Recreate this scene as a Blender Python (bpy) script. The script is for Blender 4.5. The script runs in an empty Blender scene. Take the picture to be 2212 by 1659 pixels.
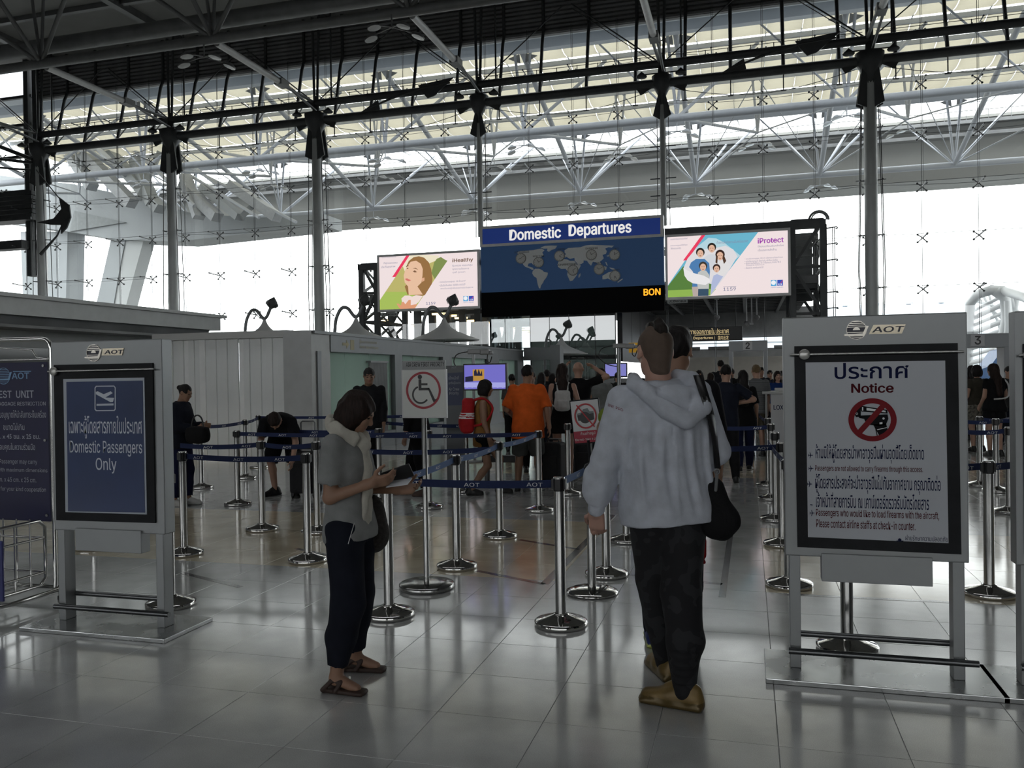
import bpy, bmesh, math, random
import numpy as np
from math import sin, cos, pi, radians, atan2, sqrt
from mathutils import Vector, Matrix, Euler
random.seed(7)
SC = bpy.context.scene
COL = SC.collection

# ------------------------------------------------------------ camera
FPX, CXP, CYP = 1800.0, 1106.0, 829.5
EYE = Vector((0.0, 0.0, 1.605))
YAW, PITCH, ROLL = radians(15.8), radians(0.62), radians(0.86)
fwd = Vector((-sin(YAW)*cos(PITCH), cos(YAW)*cos(PITCH), -sin(PITCH)))
rt0 = Vector((cos(YAW), sin(YAW), 0))
up0 = rt0.cross(fwd)
RT = rt0*cos(ROLL) - up0*sin(ROLL)
UP = RT.cross(fwd)
cam_data = bpy.data.cameras.new('camera')
cam_data.sensor_width = 36.0
cam_data.lens = FPX/2212.0*36.0
cam_data.clip_end = 2000
cam = bpy.data.objects.new('camera', cam_data)
COL.objects.link(cam)
M = Matrix((RT, UP, -fwd)).transposed().to_4x4()
M.translation = EYE
cam.matrix_world = M
SC.camera = cam

# ------------------------------------------------------------ world and exposure
w = bpy.data.worlds.new('overcast_sky'); SC.world = w; w.use_nodes = True
nt = w.node_tree; bg = nt.nodes['Background']
tc = nt.nodes.new('ShaderNodeTexCoord'); nz = nt.nodes.new('ShaderNodeTexNoise')
nz.inputs['Scale'].default_value = 1.6; nz.inputs['Detail'].default_value = 3
rp = nt.nodes.new('ShaderNodeValToRGB')
rp.color_ramp.elements[0].color = (0.90, 0.95, 1.0, 1); rp.color_ramp.elements[1].color = (1.0, 0.99, 0.95, 1)
nt.links.new(tc.outputs['Generated'], nz.inputs['Vector']); nt.links.new(nz.outputs['Fac'], rp.inputs['Fac'])
nt.links.new(rp.outputs['Color'], bg.inputs['Color'])
bg.inputs['Strength'].default_value = 4.8
SC.view_settings.view_transform = 'Standard'
SC.view_settings.look = 'None'
SC.view_settings.exposure = 0.0
SC.view_settings.gamma = 1.0
SC.view_settings.use_curve_mapping = False
SC.cycles.max_bounces = 9
SC.cycles.diffuse_bounces = 3
SC.cycles.glossy_bounces = 4
SC.cycles.transparent_max_bounces = 24
SC.cycles.transmission_bounces = 4
SC.cycles.use_denoising = True
SC.cycles.caustics_reflective = False
SC.cycles.caustics_refractive = False

# ------------------------------------------------------------ picking real positions
def ray(u, v):
    return (fwd + RT*((u-CXP)/FPX) - UP*((v-CYP)/FPX))
def atz(u, v, Z):            # point at camera depth Z
    return EYE + ray(u, v)*Z
def onY(u, v, Y):
    d = ray(u, v); return EYE + d*(Y/d.y)
def onX(u, v, X):
    d = ray(u, v); return EYE + d*(X/d.x)
def gnd(u, v, z=0.0):
    d = ray(u, v); return EYE + d*((z-EYE.z)/d.z)
def proj(p):
    d = Vector(p)-EYE; Z = d.dot(fwd)
    return (CXP+FPX*d.dot(RT)/Z, CYP-FPX*d.dot(UP)/Z, Z)

# ------------------------------------------------------------ materials
MATS = {}
def mat(name, col, rough=0.6, metal=0.0, var=0.0, vs=4.0, bump=0.0, bs=40.0, emit=None, es=0.0, spec=0.5, rvar=0.0, stretch=None, coat=0.0):
    if name in MATS: return MATS[name]
    m = bpy.data.materials.new(name); m.use_nodes = True
    t = m.node_tree; b = t.nodes['Principled BSDF']
    c = (col[0], col[1], col[2], 1)
    b.inputs['Base Color'].default_value = c
    b.inputs['Roughness'].default_value = rough
    b.inputs['Metallic'].default_value = metal
    b.inputs['Specular IOR Level'].default_value = spec
    if coat: b.inputs['Coat Weight'].default_value = coat
    if emit:
        b.inputs['Emission Color'].default_value = (*emit, 1); b.inputs['Emission Strength'].default_value = es
    if var or rvar or bump:
        co = t.nodes.new('ShaderNodeTexCoord'); vec = co.outputs['Object']
        if stretch:
            mp = t.nodes.new('ShaderNodeMapping'); mp.inputs['Scale'].default_value = stretch
            t.links.new(vec, mp.inputs['Vector']); vec = mp.outputs['Vector']
        n = t.nodes.new('ShaderNodeTexNoise'); n.inputs['Scale'].default_value = vs; n.inputs['Detail'].default_value = 5
        t.links.new(vec, n.inputs['Vector'])
        if var:
            r = t.nodes.new('ShaderNodeMapRange'); r.inputs['From Min'].default_value = .3; r.inputs['From Max'].default_value = .7
            r.inputs['To Min'].default_value = 1-var; r.inputs['To Max'].default_value = 1+var
            t.links.new(n.outputs['Fac'], r.inputs['Value'])
            mx = t.nodes.new('ShaderNodeVectorMath'); mx.operation = 'SCALE'
            mx.inputs[0].default_value = col[:3]
            t.links.new(r.outputs['Result'], mx.inputs['Scale']); t.links.new(mx.outputs['Vector'], b.inputs['Base Color'])
        if rvar:
            r = t.nodes.new('ShaderNodeMapRange'); r.inputs['From Min'].default_value = .3; r.inputs['From Max'].default_value = .7
            r.inputs['To Min'].default_value = max(0.02, rough-rvar); r.inputs['To Max'].default_value = rough+rvar
            t.links.new(n.outputs['Fac'], r.inputs['Value']); t.links.new(r.outputs['Result'], b.inputs['Roughness'])
        if bump:
            n2 = t.nodes.new('ShaderNodeTexNoise'); n2.inputs['Scale'].default_value = bs; n2.inputs['Detail'].default_value = 3
            t.links.new(vec, n2.inputs['Vector'])
            bm_ = t.nodes.new('ShaderNodeBump'); bm_.inputs['Strength'].default_value = bump; bm_.inputs['Distance'].default_value = 0.01
            t.links.new(n2.outputs['Fac'], bm_.inputs['Height']); t.links.new(bm_.outputs['Normal'], b.inputs['Normal'])
    MATS[name] = m
    return m
def glass_mat(name, tint=(1, 1, 1), refl=0.08, rough=0.0, dirt_haze=0.0, dirt_haze_col=(.8, .85, .85)):
    if name in MATS: return MATS[name]
    m = bpy.data.materials.new(name); m.use_nodes = True; t = m.node_tree
    for n in list(t.nodes): t.nodes.remove(n)
    out = t.nodes.new('ShaderNodeOutputMaterial'); tr = t.nodes.new('ShaderNodeBsdfTransparent'); tr.inputs['Color'].default_value = (*tint, 1)
    gl = t.nodes.new('ShaderNodeBsdfGlossy'); gl.inputs['Roughness'].default_value = rough
    fr = t.nodes.new('ShaderNodeLayerWeight'); pw_ = t.nodes.new('ShaderNodeMath'); pw_.operation = 'POWER'; pw_.inputs[1].default_value = 4.0
    ml = t.nodes.new('ShaderNodeMath'); ml.operation = 'MULTIPLY_ADD'; ml.inputs[1].default_value = .9-refl; ml.inputs[2].default_value = refl
    mx = t.nodes.new('ShaderNodeMixShader')
    t.links.new(fr.outputs['Facing'], pw_.inputs[0]); t.links.new(pw_.outputs[0], ml.inputs[0]); t.links.new(ml.outputs[0], mx.inputs[0]); ml.use_clamp = True
    t.links.new(tr.outputs[0], mx.inputs[1]); t.links.new(gl.outputs[0], mx.inputs[2])
    last = mx
    if dirt_haze:
        df = t.nodes.new('ShaderNodeBsdfDiffuse'); df.inputs['Color'].default_value = (*dirt_haze_col, 1)
        tl = t.nodes.new('ShaderNodeBsdfTranslucent'); tl.inputs['Color'].default_value = (*dirt_haze_col, 1)
        ad = t.nodes.new('ShaderNodeMixShader'); ad.inputs[0].default_value = .5
        t.links.new(df.outputs[0], ad.inputs[1]); t.links.new(tl.outputs[0], ad.inputs[2])
        m2 = t.nodes.new('ShaderNodeMixShader'); m2.inputs[0].default_value = dirt_haze
        t.links.new(mx.outputs[0], m2.inputs[1]); t.links.new(ad.outputs[0], m2.inputs[2]); last = m2
    t.links.new(last.outputs[0], out.inputs[0])
    MATS[name] = m; return m
def trans_mat(name, col, f=0.6):
    if name in MATS: return MATS[name]
    m = bpy.data.materials.new(name); m.use_nodes = True; t = m.node_tree
    for n in list(t.nodes): t.nodes.remove(n)
    out = t.nodes.new('ShaderNodeOutputMaterial'); df = t.nodes.new('ShaderNodeBsdfDiffuse'); tl = t.nodes.new('ShaderNodeBsdfTranslucent')
    co = t.nodes.new('ShaderNodeTexCoord'); n = t.nodes.new('ShaderNodeTexNoise'); n.inputs['Scale'].default_value = .4
    r = t.nodes.new('ShaderNodeMapRange'); r.inputs['To Min'].default_value = .8; r.inputs['To Max'].default_value = 1.15
    sc = t.nodes.new('ShaderNodeVectorMath'); sc.operation = 'SCALE'; sc.inputs[0].default_value = col
    t.links.new(co.outputs['Object'], n.inputs['Vector']); t.links.new(n.outputs['Fac'], r.inputs['Value']); t.links.new(r.outputs['Result'], sc.inputs['Scale'])
    for s in (df, tl): t.links.new(sc.outputs['Vector'], s.inputs['Color'])
    mx = t.nodes.new('ShaderNodeMixShader'); mx.inputs[0].default_value = f
    t.links.new(df.outputs[0], mx.inputs[1]); t.links.new(tl.outputs[0], mx.inputs[2]); t.links.new(mx.outputs[0], out.inputs[0])
    MATS[name] = m; return m
def emat(name, col, s=1.0):
    if name in MATS: return MATS[name]
    m = bpy.data.materials.new(name); m.use_nodes = True; t = m.node_tree
    b = t.nodes['Principled BSDF']; b.inputs['Base Color'].default_value = (0, 0, 0, 1); b.inputs['Specular IOR Level'].default_value = .2
    b.inputs['Emission Color'].default_value = (*col, 1); b.inputs['Emission Strength'].default_value = s
    MATS[name] = m; return m

# ------------------------------------------------------------ mesh building
class MB:
    def __init__(s): s.v = []; s.f = []; s.sm = []; s.mi = []; s.marks = []
    def mark(s):
        if s.f: s.marks.append((len(s.v), len(s.f)))
    def add(s, vs, fs, smooth=False, mi=0):
        o = len(s.v); s.v += [tuple(p) for p in vs]
        for f in fs: s.f.append(tuple(i+o for i in f)); s.sm.append(smooth); s.mi.append(mi)
        return s
    def box(s, x0, y0, z0, x1, y1, z1, mi=0, mtx=None):
        x0, x1 = min(x0, x1), max(x0, x1); y0, y1 = min(y0, y1), max(y0, y1); z0, z1 = min(z0, z1), max(z0, z1)
        vs = [Vector(p) for p in ((x0,y0,z0),(x1,y0,z0),(x1,y1,z0),(x0,y1,z0),(x0,y0,z1),(x1,y0,z1),(x1,y1,z1),(x0,y1,z1))]
        if mtx: vs = [mtx @ p for p in vs]
        return s.add(vs, [(3,2,1,0),(4,5,6,7),(0,1,5,4),(1,2,6,5),(2,3,7,6),(3,0,4,7)], False, mi)
    def bbox(s, x0, y0, z0, x1, y1, z1, b=0.01, mi=0, mtx=None):      # box with chamfered vertical and horizontal edges
        bm = bmesh.new(); bmesh.ops.create_cube(bm, size=1)
        for p in bm.verts: p.co = Vector(((x0+x1)/2+p.co.x*(x1-x0), (y0+y1)/2+p.co.y*(y1-y0), (z0+z1)/2+p.co.z*(z1-z0)))
        bmesh.ops.bevel(bm, geom=bm.edges[:], offset=b, segments=2, profile=.6, affect='EDGES')
        bm.verts.ensure_lookup_table(); vs = [p.co.copy() for p in bm.verts]
        if mtx: vs = [mtx @ p for p in vs]
        s.add(vs, [[q.index for q in f.verts] for f in bm.faces], False, mi); bm.free(); return s
    def tube(s, a, b, r, r2=None, n=10, cap=True, mi=0):
        a = Vector(a); b = Vector(b); r2 = r if r2 is None else r2
        d = (b-a).normalized(); t = Vector((0,0,1)) if abs(d.z) < .9 else Vector((1,0,0))
        x = d.cross(t).normalized(); y = d.cross(x)
        vs = []; fs = []
        for c, q in ((a, r), (b, r2)):
            for i in range(n):
                g = 2*pi*i/n; vs.append(c+(x*cos(g)+y*sin(g))*q)
        for i in range(n): fs.append((i, i+n, (i+1) % n+n, (i+1) % n))
        s.add(vs, fs, True, mi)
        if cap: s.add(vs, [tuple(range(n)), tuple(reversed(range(n, 2*n)))], False, mi)
        return s
    def path(s, pts, r, n=8, closed=False, mi=0):
        P = [Vector(p) for p in pts]; R = r if isinstance(r, (list, tuple)) else [r]*len(P)
        vs = []; N = len(P); prevx = None
        for k in range(N):
            if closed: d = (P[(k+1) % N]-P[k-1]).normalized()
            else: d = (P[min(k+1, N-1)]-P[max(k-1, 0)]).normalized()
            if prevx is None:
                t = Vector((0,0,1)) if abs(d.z) < .9 else Vector((1,0,0)); x = d.cross(t).normalized()
            else: x = (prevx-d*prevx.dot(d)).normalized()
            prevx = x; y = d.cross(x)
            for i in range(n):
                g = 2*pi*i/n; vs.append(P[k]+(x*cos(g)+y*sin(g))*R[k])
        fs = []
        for k in range(N if closed else N-1):
            k2 = (k+1) % N
            for i in range(n): fs.append((k*n+i, k2*n+i, k2*n+(i+1) % n, k*n+(i+1) % n))
        s.add(vs, fs, True, mi)
        if not closed: s.add(vs, [tuple(range(n)), tuple(reversed(range((N-1)*n, N*n)))], False, mi)
        return s
    def lathe(s, prof, c=(0,0,0), n=24, mi=0, sharp=()):
        c = Vector(c); vs = []; 
        for (r, z) in prof:
            for i in range(n):
                g = 2*pi*i/n; vs.append(c+Vector((r*cos(g), r*sin(g), z)))
        for k in range(len(prof)-1):
            fs = [(k*n+i, k*n+(i+1) % n, (k+1)*n+(i+1) % n, (k+1)*n+i) for i in range(n)]
            o = len(s.v) if k == 0 else o
            if k == 0: s.v += [tuple(p) for p in vs]
            for f in fs: s.f.append(tuple(i+o for i in f)); s.sm.append(k not in sharp); s.mi.append(mi)
        return s
    def sphere(s, c, r, n=12, m=8, mi=0, mtx=None):
        c = Vector(c); rr = Vector(r) if isinstance(r, (tuple, list, Vector)) else Vector((r, r, r))
        vs = [Vector((0,0,-1))]
        for j in range(1, m):
            for i in range(n):
                a = -pi/2+pi*j/m; g = 2*pi*i/n; vs.append(Vector((cos(a)*cos(g), cos(a)*sin(g), sin(a))))
        vs.append(Vector((0,0,1)))
        fs = [(0, 1+(i+1) % n, 1+i) for i in range(n)]
        for j in range(m-2):
            for i in range(n):
                a = 1+j*n; fs.append((a+i, a+(i+1) % n, a+n+(i+1) % n, a+n+i))
        e = 1+(m-2)*n; fs += [(e+i, e+(i+1) % n, len(vs)-1) for i in range(n)]
        vs = [Vector((p.x*rr.x, p.y*rr.y, p.z*rr.z)) for p in vs]
        if mtx: vs = [mtx @ p for p in vs]
        return s.add([c+p for p in vs], fs, True, mi)
    def prism(s, pts, dvec, mi=0):      # polygon (3-d points) swept by dvec
        P = [Vector(p) for p in pts]; d = Vector(dvec); n = len(P)
        nn = Vector((0,0,0))
        for i in range(n): nn += P[i].cross(P[(i+1) % n])
        if nn.dot(d) > 0: P = P[::-1]
        vs = P+[p+d for p in P]
        fs = [tuple(range(n)), tuple(reversed(range(n, 2*n)))]+[((i+1) % n, i, i+n, (i+1) % n+n) for i in range(n)]
        return s.add(vs, fs, False, mi)
    def beam(s, a, b, w, h, mi=0, up=(0,0,1)):   # rectangular bar a->b, w across, h along up
        a = Vector(a); b = Vector(b); d = (b-a).normalized(); u = Vector(up)
        if abs(d.dot(u)) > .98: u = Vector((0,1,0))
        x = d.cross(u).normalized(); y = x.cross(d)
        vs = []
        for c in (a, b):
            for sx, sy in ((-1,-1),(1,-1),(1,1),(-1,1)): vs.append(c+x*w/2*sx+y*h/2*sy)
        return s.add(vs, [(0,1,2,3),(7,6,5,4),(0,4,5,1),(1,5,6,2),(2,6,7,3),(3,7,4,0)], False, mi)
    def merge(s, o, mtx=None):
        vs = [mtx @ Vector(p) for p in o.v] if mtx else o.v
        k = len(s.v); s.v += [tuple(p) for p in vs]
        for f, a, b in zip(o.f, o.sm, o.mi): s.f.append(tuple(i+k for i in f)); s.sm.append(a); s.mi.append(b)
        return s
    def build(s, name, m=None, parent=None, **kw):
        if s.marks and parent is not None:                  # one object per line of lettering
            mk = [(0, 0)]+s.marks+[(len(s.v), len(s.f))]; o = None; s.marks = []
            for (v0, f0), (v1, f1) in zip(mk[:-1], mk[1:]):
                if f1 == f0: continue
                t = MB(); t.v = s.v[v0:v1]; t.f = [tuple(i-v0 for i in f) for f in s.f[f0:f1]]; t.sm = s.sm[f0:f1]; t.mi = s.mi[f0:f1]; o = t.build(name, m, parent)
            return o
        me = bpy.data.meshes.new(name)
        org = ORG.get(parent.name, Vector((0,0,0))) if parent else Vector((0,0,0))
        if parent is None:
            lo = Vector([min(p[i] for p in s.v) for i in range(3)]); hi = Vector([max(p[i] for p in s.v) for i in range(3)])
            org = Vector(((lo.x+hi.x)/2, (lo.y+hi.y)/2, lo.z))
        me.from_pydata([(p[0]-org.x, p[1]-org.y, p[2]-org.z) for p in s.v], [], s.f)
        me.polygons.foreach_set('use_smooth', s.sm); me.polygons.foreach_set('material_index', s.mi)
        for q in (m if isinstance(m, (list, tuple)) else [m]):
            if q: me.materials.append(q)
        me.update()
        o = bpy.data.objects.new(name, me); COL.objects.link(o)
        if parent: o.parent = parent; ORG[o.name] = org
        else: o.location = org
        if kw: tag(o, **kw)
        return o
ORG = {}
def tag(o, label=None, cat=None, group=None, kind=None):
    if label: o['label'] = label
    if cat: o['category'] = cat
    if group: o['group'] = group
    if kind: o['kind'] = kind
    return o
def thing(name, loc, label=None, cat=None, group=None, kind=None, local=False):
    o = bpy.data.objects.new(name, None); o.empty_display_size = .2; COL.objects.link(o)
    o.location = Vector(loc)
    ORG[o.name] = Vector((0,0,0)) if local else Vector(loc)
    return tag(o, label, cat, group, kind)
def raw(mb, name, m):
    me = bpy.data.meshes.new(name); me.from_pydata(mb.v, [], mb.f)
    me.polygons.foreach_set('use_smooth', mb.sm); me.polygons.foreach_set('material_index', mb.mi)
    for q in (m if isinstance(m, (list, tuple)) else [m]): me.materials.append(q)
    me.update(); return me
def kids(o): return [c for c in bpy.data.objects if c.parent == o]
KIDS = {}
def copy_tree(o, loc=None, rz=None, parent=None, **kw):
    c = o.copy(); COL.objects.link(c)
    if parent is not None: c.parent = parent
    if loc is not None: c.location = Vector(loc)
    if rz is not None: c.rotation_euler = (0,0,rz)
    if kw: tag(c, **kw)
    if o.name not in KIDS: KIDS[o.name] = kids(o)
    for ch in KIDS[o.name]: copy_tree(ch, parent=c)
    return c
def share(name, me, parent, loc=(0,0,0), rot=None, sc=None):   # another object on shared mesh data (parent's frame)
    o = bpy.data.objects.new(name, me); COL.objects.link(o)
    if parent:
        o.parent = parent; o.location = Vector(loc)-ORG.get(parent.name, Vector((0,0,0)))
    else: o.location = loc
    if rot: o.rotation_euler = rot
    if sc: o.scale = sc
    return o
_tc = {}
FONT = None
try:
    import os
    FONT = bpy.data.fonts.load(os.path.join(bpy.utils.resource_path('LOCAL'), 'datafiles', 'fonts', 'Inter.woff2'))
except Exception: FONT = None
def text_polys(s, bold=0.0):
    k = (s, bold)
    if k in _tc: return _tc[k]
    c = bpy.data.curves.new('t', 'FONT'); c.body = s; c.size = 1; c.offset = bold*.6; c.resolution_u = 3
    if FONT and all(ord(q) < 256 for q in s): c.font = FONT; c.offset = 0
    o = bpy.data.objects.new('t', c); COL.objects.link(o)
    me = bpy.data.meshes.new_from_object(o.evaluated_get(bpy.context.evaluated_depsgraph_get()))
    vs = [p.co.copy() for p in me.vertices]; fs = [tuple(p.vertices) for p in me.polygons]
    bpy.data.objects.remove(o); bpy.data.curves.remove(c); bpy.data.meshes.remove(me)
    _tc[k] = (vs, fs); return _tc[k]
def text_mb(mb, s, x0, x1, z0, z1, y, bold=0.0, mi=0, mtx=None, keep=False, shear=0.0):
    """flat lettering in the plane y, facing -Y, fitted to the rectangle."""
    vs, fs = text_polys(s, bold)
    if not vs: return mb
    mb.mark()
    if bold and FONT and all(ord(q) < 256 for q in s):
        b0 = bold*.55; vs0, fs0 = vs, fs; vs = []; fs = []
        for dx, dz in ((-b0, 0), (b0, 0), (0, b0*.7), (0, -b0*.7)):
            o_ = len(vs); vs = vs+[Vector((p.x+dx, p.y+dz, len(vs)/len(vs0)*.0002)) for p in vs0]; fs = fs+[tuple(i+o_ for i in f) for f in fs0]
    ax = min(p.x for p in vs); bx = max(p.x for p in vs); az = min(p.y for p in vs); bz = max(p.y for p in vs)
    sx = (x1-x0)/(bx-ax); sz = (z1-z0)/(bz-az)
    out = [Vector((x0+(p.x-ax)*sx+shear*(p.y-az)*sz, y-p.z, z0+(p.y-az)*sz)) for p in vs]
    if mtx: out = [mtx @ p for p in out]
    return mb.add(out, fs, False, mi)
# ------------------------------------------------------------ shared materials
steel_gray = mat('grey_painted_steel', (.30,.31,.32), .45, .1, var=.12, vs=1.5)
steel_dark = mat('dark_painted_steel', (.075,.079,.083), .5, .2, var=.15, vs=2)
steel_mid = mat('mid_grey_steel', (.22,.225,.23), .45, .3, var=.12, vs=2)
steel_white = mat('white_painted_steel', (.62,.64,.66), .5, 0, var=.06, vs=.6)
steel_pale = mat('pale_blue_grey_steel', (.46,.49,.55), .5, 0, var=.08, vs=.5)
louvre_dark = mat('dark_louvre_metal', (.24,.243,.25), .6, .1, var=.2, vs=1)
ceil_m = mat('hall_ceiling_grey', (.27,.27,.265), .8, 0, var=.1, vs=.5)
brushed = mat('brushed_stainless_steel', (.42,.42,.41), .2, 1.0, var=.12, vs=60, stretch=(1,1,.03), bump=.02, bs=90)
chrome = mat('polished_stainless_steel', (.66,.65,.63), .10, 1.0, rvar=.04, vs=30)
panel_steel = mat('satin_steel_panel', (.30,.31,.32), .38, .55, var=.1, vs=2.5, rvar=.06)
black_m = mat('black_plastic', (.012,.012,.013), .4)
black_frame = mat('dark_graphite_frame', (.012,.013,.015), .6, var=.3, vs=8, spec=.25)
belt_m = mat('navy_webbing', (.009,.021,.085), .75, var=.15, vs=200, bump=.1, bs=400)
belt_letter = mat('white_belt_lettering', (.80,.82,.86), .8)
white_p = mat('white_print', (.78,.79,.80), .5)
glass_face = glass_mat('facade_glass', (.97,.985,.98), .05, dirt_haze=.03, dirt_haze_col=(.85,.87,.87))  # thin dust layer also puts the milky outdoor haze into the panes

# ------------------------------------------------------------ floor of tiles
floor = thing('floor', (0,0,0), kind='structure')
def tile_mat(name, base, spec=1.0):
    m = bpy.data.materials.new(name); m.use_nodes = True; t = m.node_tree; b = t.nodes['Principled BSDF']
    co = t.nodes.new('ShaderNodeTexCoord'); geo = t.nodes.new('ShaderNodeNewGeometry')
    n = t.nodes.new('ShaderNodeTexNoise'); n.inputs['Scale'].default_value = 260; n.inputs['Detail'].default_value = 2
    n2 = t.nodes.new('ShaderNodeTexNoise'); n2.inputs['Scale'].default_value = 2.2; n2.inputs['Detail'].default_value = 6
    n3 = t.nodes.new('ShaderNodeTexNoise'); n3.inputs['Scale'].default_value = 9; n3.inputs['Detail'].default_value = 8; n3.inputs['Roughness'].default_value = .75
    for q in (n, n2, n3): t.links.new(geo.outputs['Position'], q.inputs['Vector'])
    a = t.nodes.new('ShaderNodeMath'); a.operation = 'MULTIPLY_ADD'; a.inputs[1].default_value = .5; a.inputs[2].default_value = .5
    t.links.new(n.outputs['Fac'], a.inputs[0])
    r = t.nodes.new('ShaderNodeMapRange'); r.inputs['From Min'].default_value = .35; r.inputs['From Max'].default_value = .65; r.inputs['To Min'].default_value = .86; r.inputs['To Max'].default_value = 1.12
    t.links.new(n2.outputs['Fac'], r.inputs['Value'])
    ml = t.nodes.new('ShaderNodeMath'); ml.operation = 'MULTIPLY'; t.links.new(a.outputs[0], ml.inputs[0]); t.links.new(r.outputs[0], ml.inputs[1])
    sc = t.nodes.new('ShaderNodeVectorMath'); sc.operation = 'SCALE'; sc.inputs[0].default_value = base
    t.links.new(ml.outputs[0], sc.inputs['Scale']); t.links.new(sc.outputs['Vector'], b.inputs['Base Color'])
    rr = t.nodes.new('ShaderNodeMapRange'); rr.inputs['From Min'].default_value = .3; rr.inputs['From Max'].default_value = .75; rr.inputs['To Min'].default_value = .13; rr.inputs['To Max'].default_value = .22
    t.links.new(n3.outputs['Fac'], rr.inputs['Value']); t.links.new(rr.outputs[0], b.inputs['Roughness'])
    b.inputs['Specular IOR Level'].default_value = spec
    b.inputs['Coat Weight'].default_value = .6; b.inputs['Coat Roughness'].default_value = .10
    return m
T_GREY = tile_mat('polished_grey_granite', (.66,.67,.66))
T_BEIGE = tile_mat('polished_beige_granite', (.90,.79,.58))
T_DARK = tile_mat('polished_dark_granite', (.14,.14,.145))
T_GROUT = mat('floor_grout', (.45,.46,.46), .6)
TS = .518; TX0 = .109; TY0 = 3.2
def zone(x, y):
    if 6.35 < y < 8.95 and (x < -1.45 or x > -.15): return 1
    if 13.0 < y < 15.6 or 22 < y < 24.6: return 1
    return 0
def tile_mesh(m):
    mb = MB(); g = .0009; c = .0016; h = TS/2-g
    mb.add([(-h,-h,-.004),(h,-h,-.004),(h,h,-.004),(-h,h,-.004),(-h+c,-h+c,0),(h-c,-h+c,0),(h-c,h-c,0),(-h+c,h-c,0)],
           [(4,5,6,7),(0,1,5,4),(1,2,6,5),(2,3,7,6),(3,0,4,7)])
    return raw(mb, 'floor_tile', m)
tm = [tile_mesh(T_GREY), tile_mesh(T_BEIGE)]
cells = []
for j in range(-4, 90):
    y = TY0+TS*(j+.5)
    for i in range(-70, 50):
        x = TX0+TS*(i+.5)
        u, v, Z = proj((x, y, 0)) if (Vector((x,y,0))-EYE).dot(fwd) > .5 else (0, 9999, 1)
        vis = -60 < u < 2270 and v < 1720
        cells.append((0 if vis else 1, Z if vis else 99, x, y))
cells.sort()
near = cells[:298]; rest = cells[298:]
for k, (a, Z, x, y) in enumerate(near): share('floor_tile', tm[zone(x, y)], floor, (x, y, 0))
for zi, mm in ((0, T_GREY), (1, T_BEIGE)):
    mb = MB(); g = .0009; c = .0016; h = TS/2-g
    for (a, Z, x, y) in rest:
        if zone(x, y) != zi: continue
        mb.add([(x-h,y-h,-.004),(x+h,y-h,-.004),(x+h,y+h,-.004),(x-h,y+h,-.004),(x-h+c,y-h+c,0),(x+h-c,y-h+c,0),(x+h-c,y+h-c,0),(x-h+c,y+h-c,0)],
               [(4,5,6,7),(0,1,5,4),(1,2,6,5),(2,3,7,6),(3,0,4,7)])
    tag(mb.build('floor_tiles', mm, floor), kind='stuff')
MB().box(-50, -30, -.3, 27, 41, -.0035).build('floor_bed', T_GROUT, floor)
MB().box(-50, -30, -.2, -36.2, 41, -.0005).box(26, -30, -.2, 40, 41, -.0005).box(-37, -30, -.2, 27, 1.1, -.0005).build('floor_slab', T_GREY, floor)
# dark inlay strips in the stone
mb = MB()
def strip(a, b, w_):
    a = gnd(*a); b = gnd(*b); d = (b-a).normalized(); n = Vector((-d.y, d.x, 0))*w_/2
    mb.prism([a-n, b-n, b+n, a+n], (0, 0, .0012))
strip((1030, 1233), (1176, 1262), .05); strip((1122, 1166), (1252, 1187), .05); strip((1176, 1262), (1325, 1112), .07)
strip((395, 1238), (520, 1268), .05); strip((640, 1185), (760, 1210), .05); strip((1560, 1290), (1580, 1140), .05); strip((1350, 1240), (1560, 1262), .05)
strip((1700, 1284), (2080, 1302), .05)
mb.build('inlay_strip', T_DARK, floor)

# ------------------------------------------------------------ hall envelope
YF, YG = 39.6, 40.8
XC = [-39.7+9*k for k in range(-1, 8)]       # column lines  (-48.7 ... 23.3)
ceiling = thing('ceiling', (0, 5, 21), kind='structure')
mb = MB(); mb.box(-52, -30, 21.0, 28, 6, 21.4); mb.box(-52, 7.3, 21.0, 28, 41.2, 21.4); mb.box(-52, 6, 21.0, -30, 7.3, 21.4); mb.box(8, 6, 21.0, 28, 7.3, 21.4); mb.build('ceiling_slab', ceil_m, ceiling)  # open roof slot is added out of view to light the mid hall
mb = MB()
for k in range(12): mb.box(-52, 38.6-k*3.0, 20.75, 28, 38.85-k*3.0, 21.0)
for X in XC: mb.box(X-.2, -28, 20.6, X+.2, 41, 21.0)
tag(mb.build('ceiling_rib', steel_mid, ceiling), kind='stuff')
wl = MB(); wl.box(-52.3, -30, 0, -52, 41.2, 21.4); wl.build('wall_left', mat('hall_side_wall', (.22,.225,.23), .7, var=.05), kind='structure')
wl = MB(); wl.box(28, -30, 0, 28.3, 41.2, 21.4); wl.build('wall_right', MATS['hall_side_wall'], kind='structure')
wl = MB(); wl.box(-52, -30.3, 0, 28, -30, 6.0).box(-52, -30.3, 9.2, 28, -30, 21.4); wl.build('wall_back', MATS['hall_side_wall'], kind='structure')  # open slot in this unseen wall is shaped to set the fill light

# dark louvred band above the glass
ZB = 18.6
band = thing('trim_1', (-14, YG-.1, ZB), kind='structure')
mb = MB(); mb.box(-41.0, YG, ZB, 28, YG+.25, 21.0)
mb.build('louvre_backing', louvre_dark, band)
lm = MB(); lm.prism([(-34, 0, 0), (-34, -.10, .02), (-34, -.13, .12), (-34, 0, .19)], (68, 0, 0))
lme = raw(lm, 'louvre_slat', louvre_dark)
for k in range(11): share('louvre_slat', lme, band, (-6.8, YG, ZB+.02+k*.215))
ORD = ['first','second','third','fourth','fifth','sixth','seventh','eighth','ninth','tenth','eleventh','twelfth']
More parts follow.
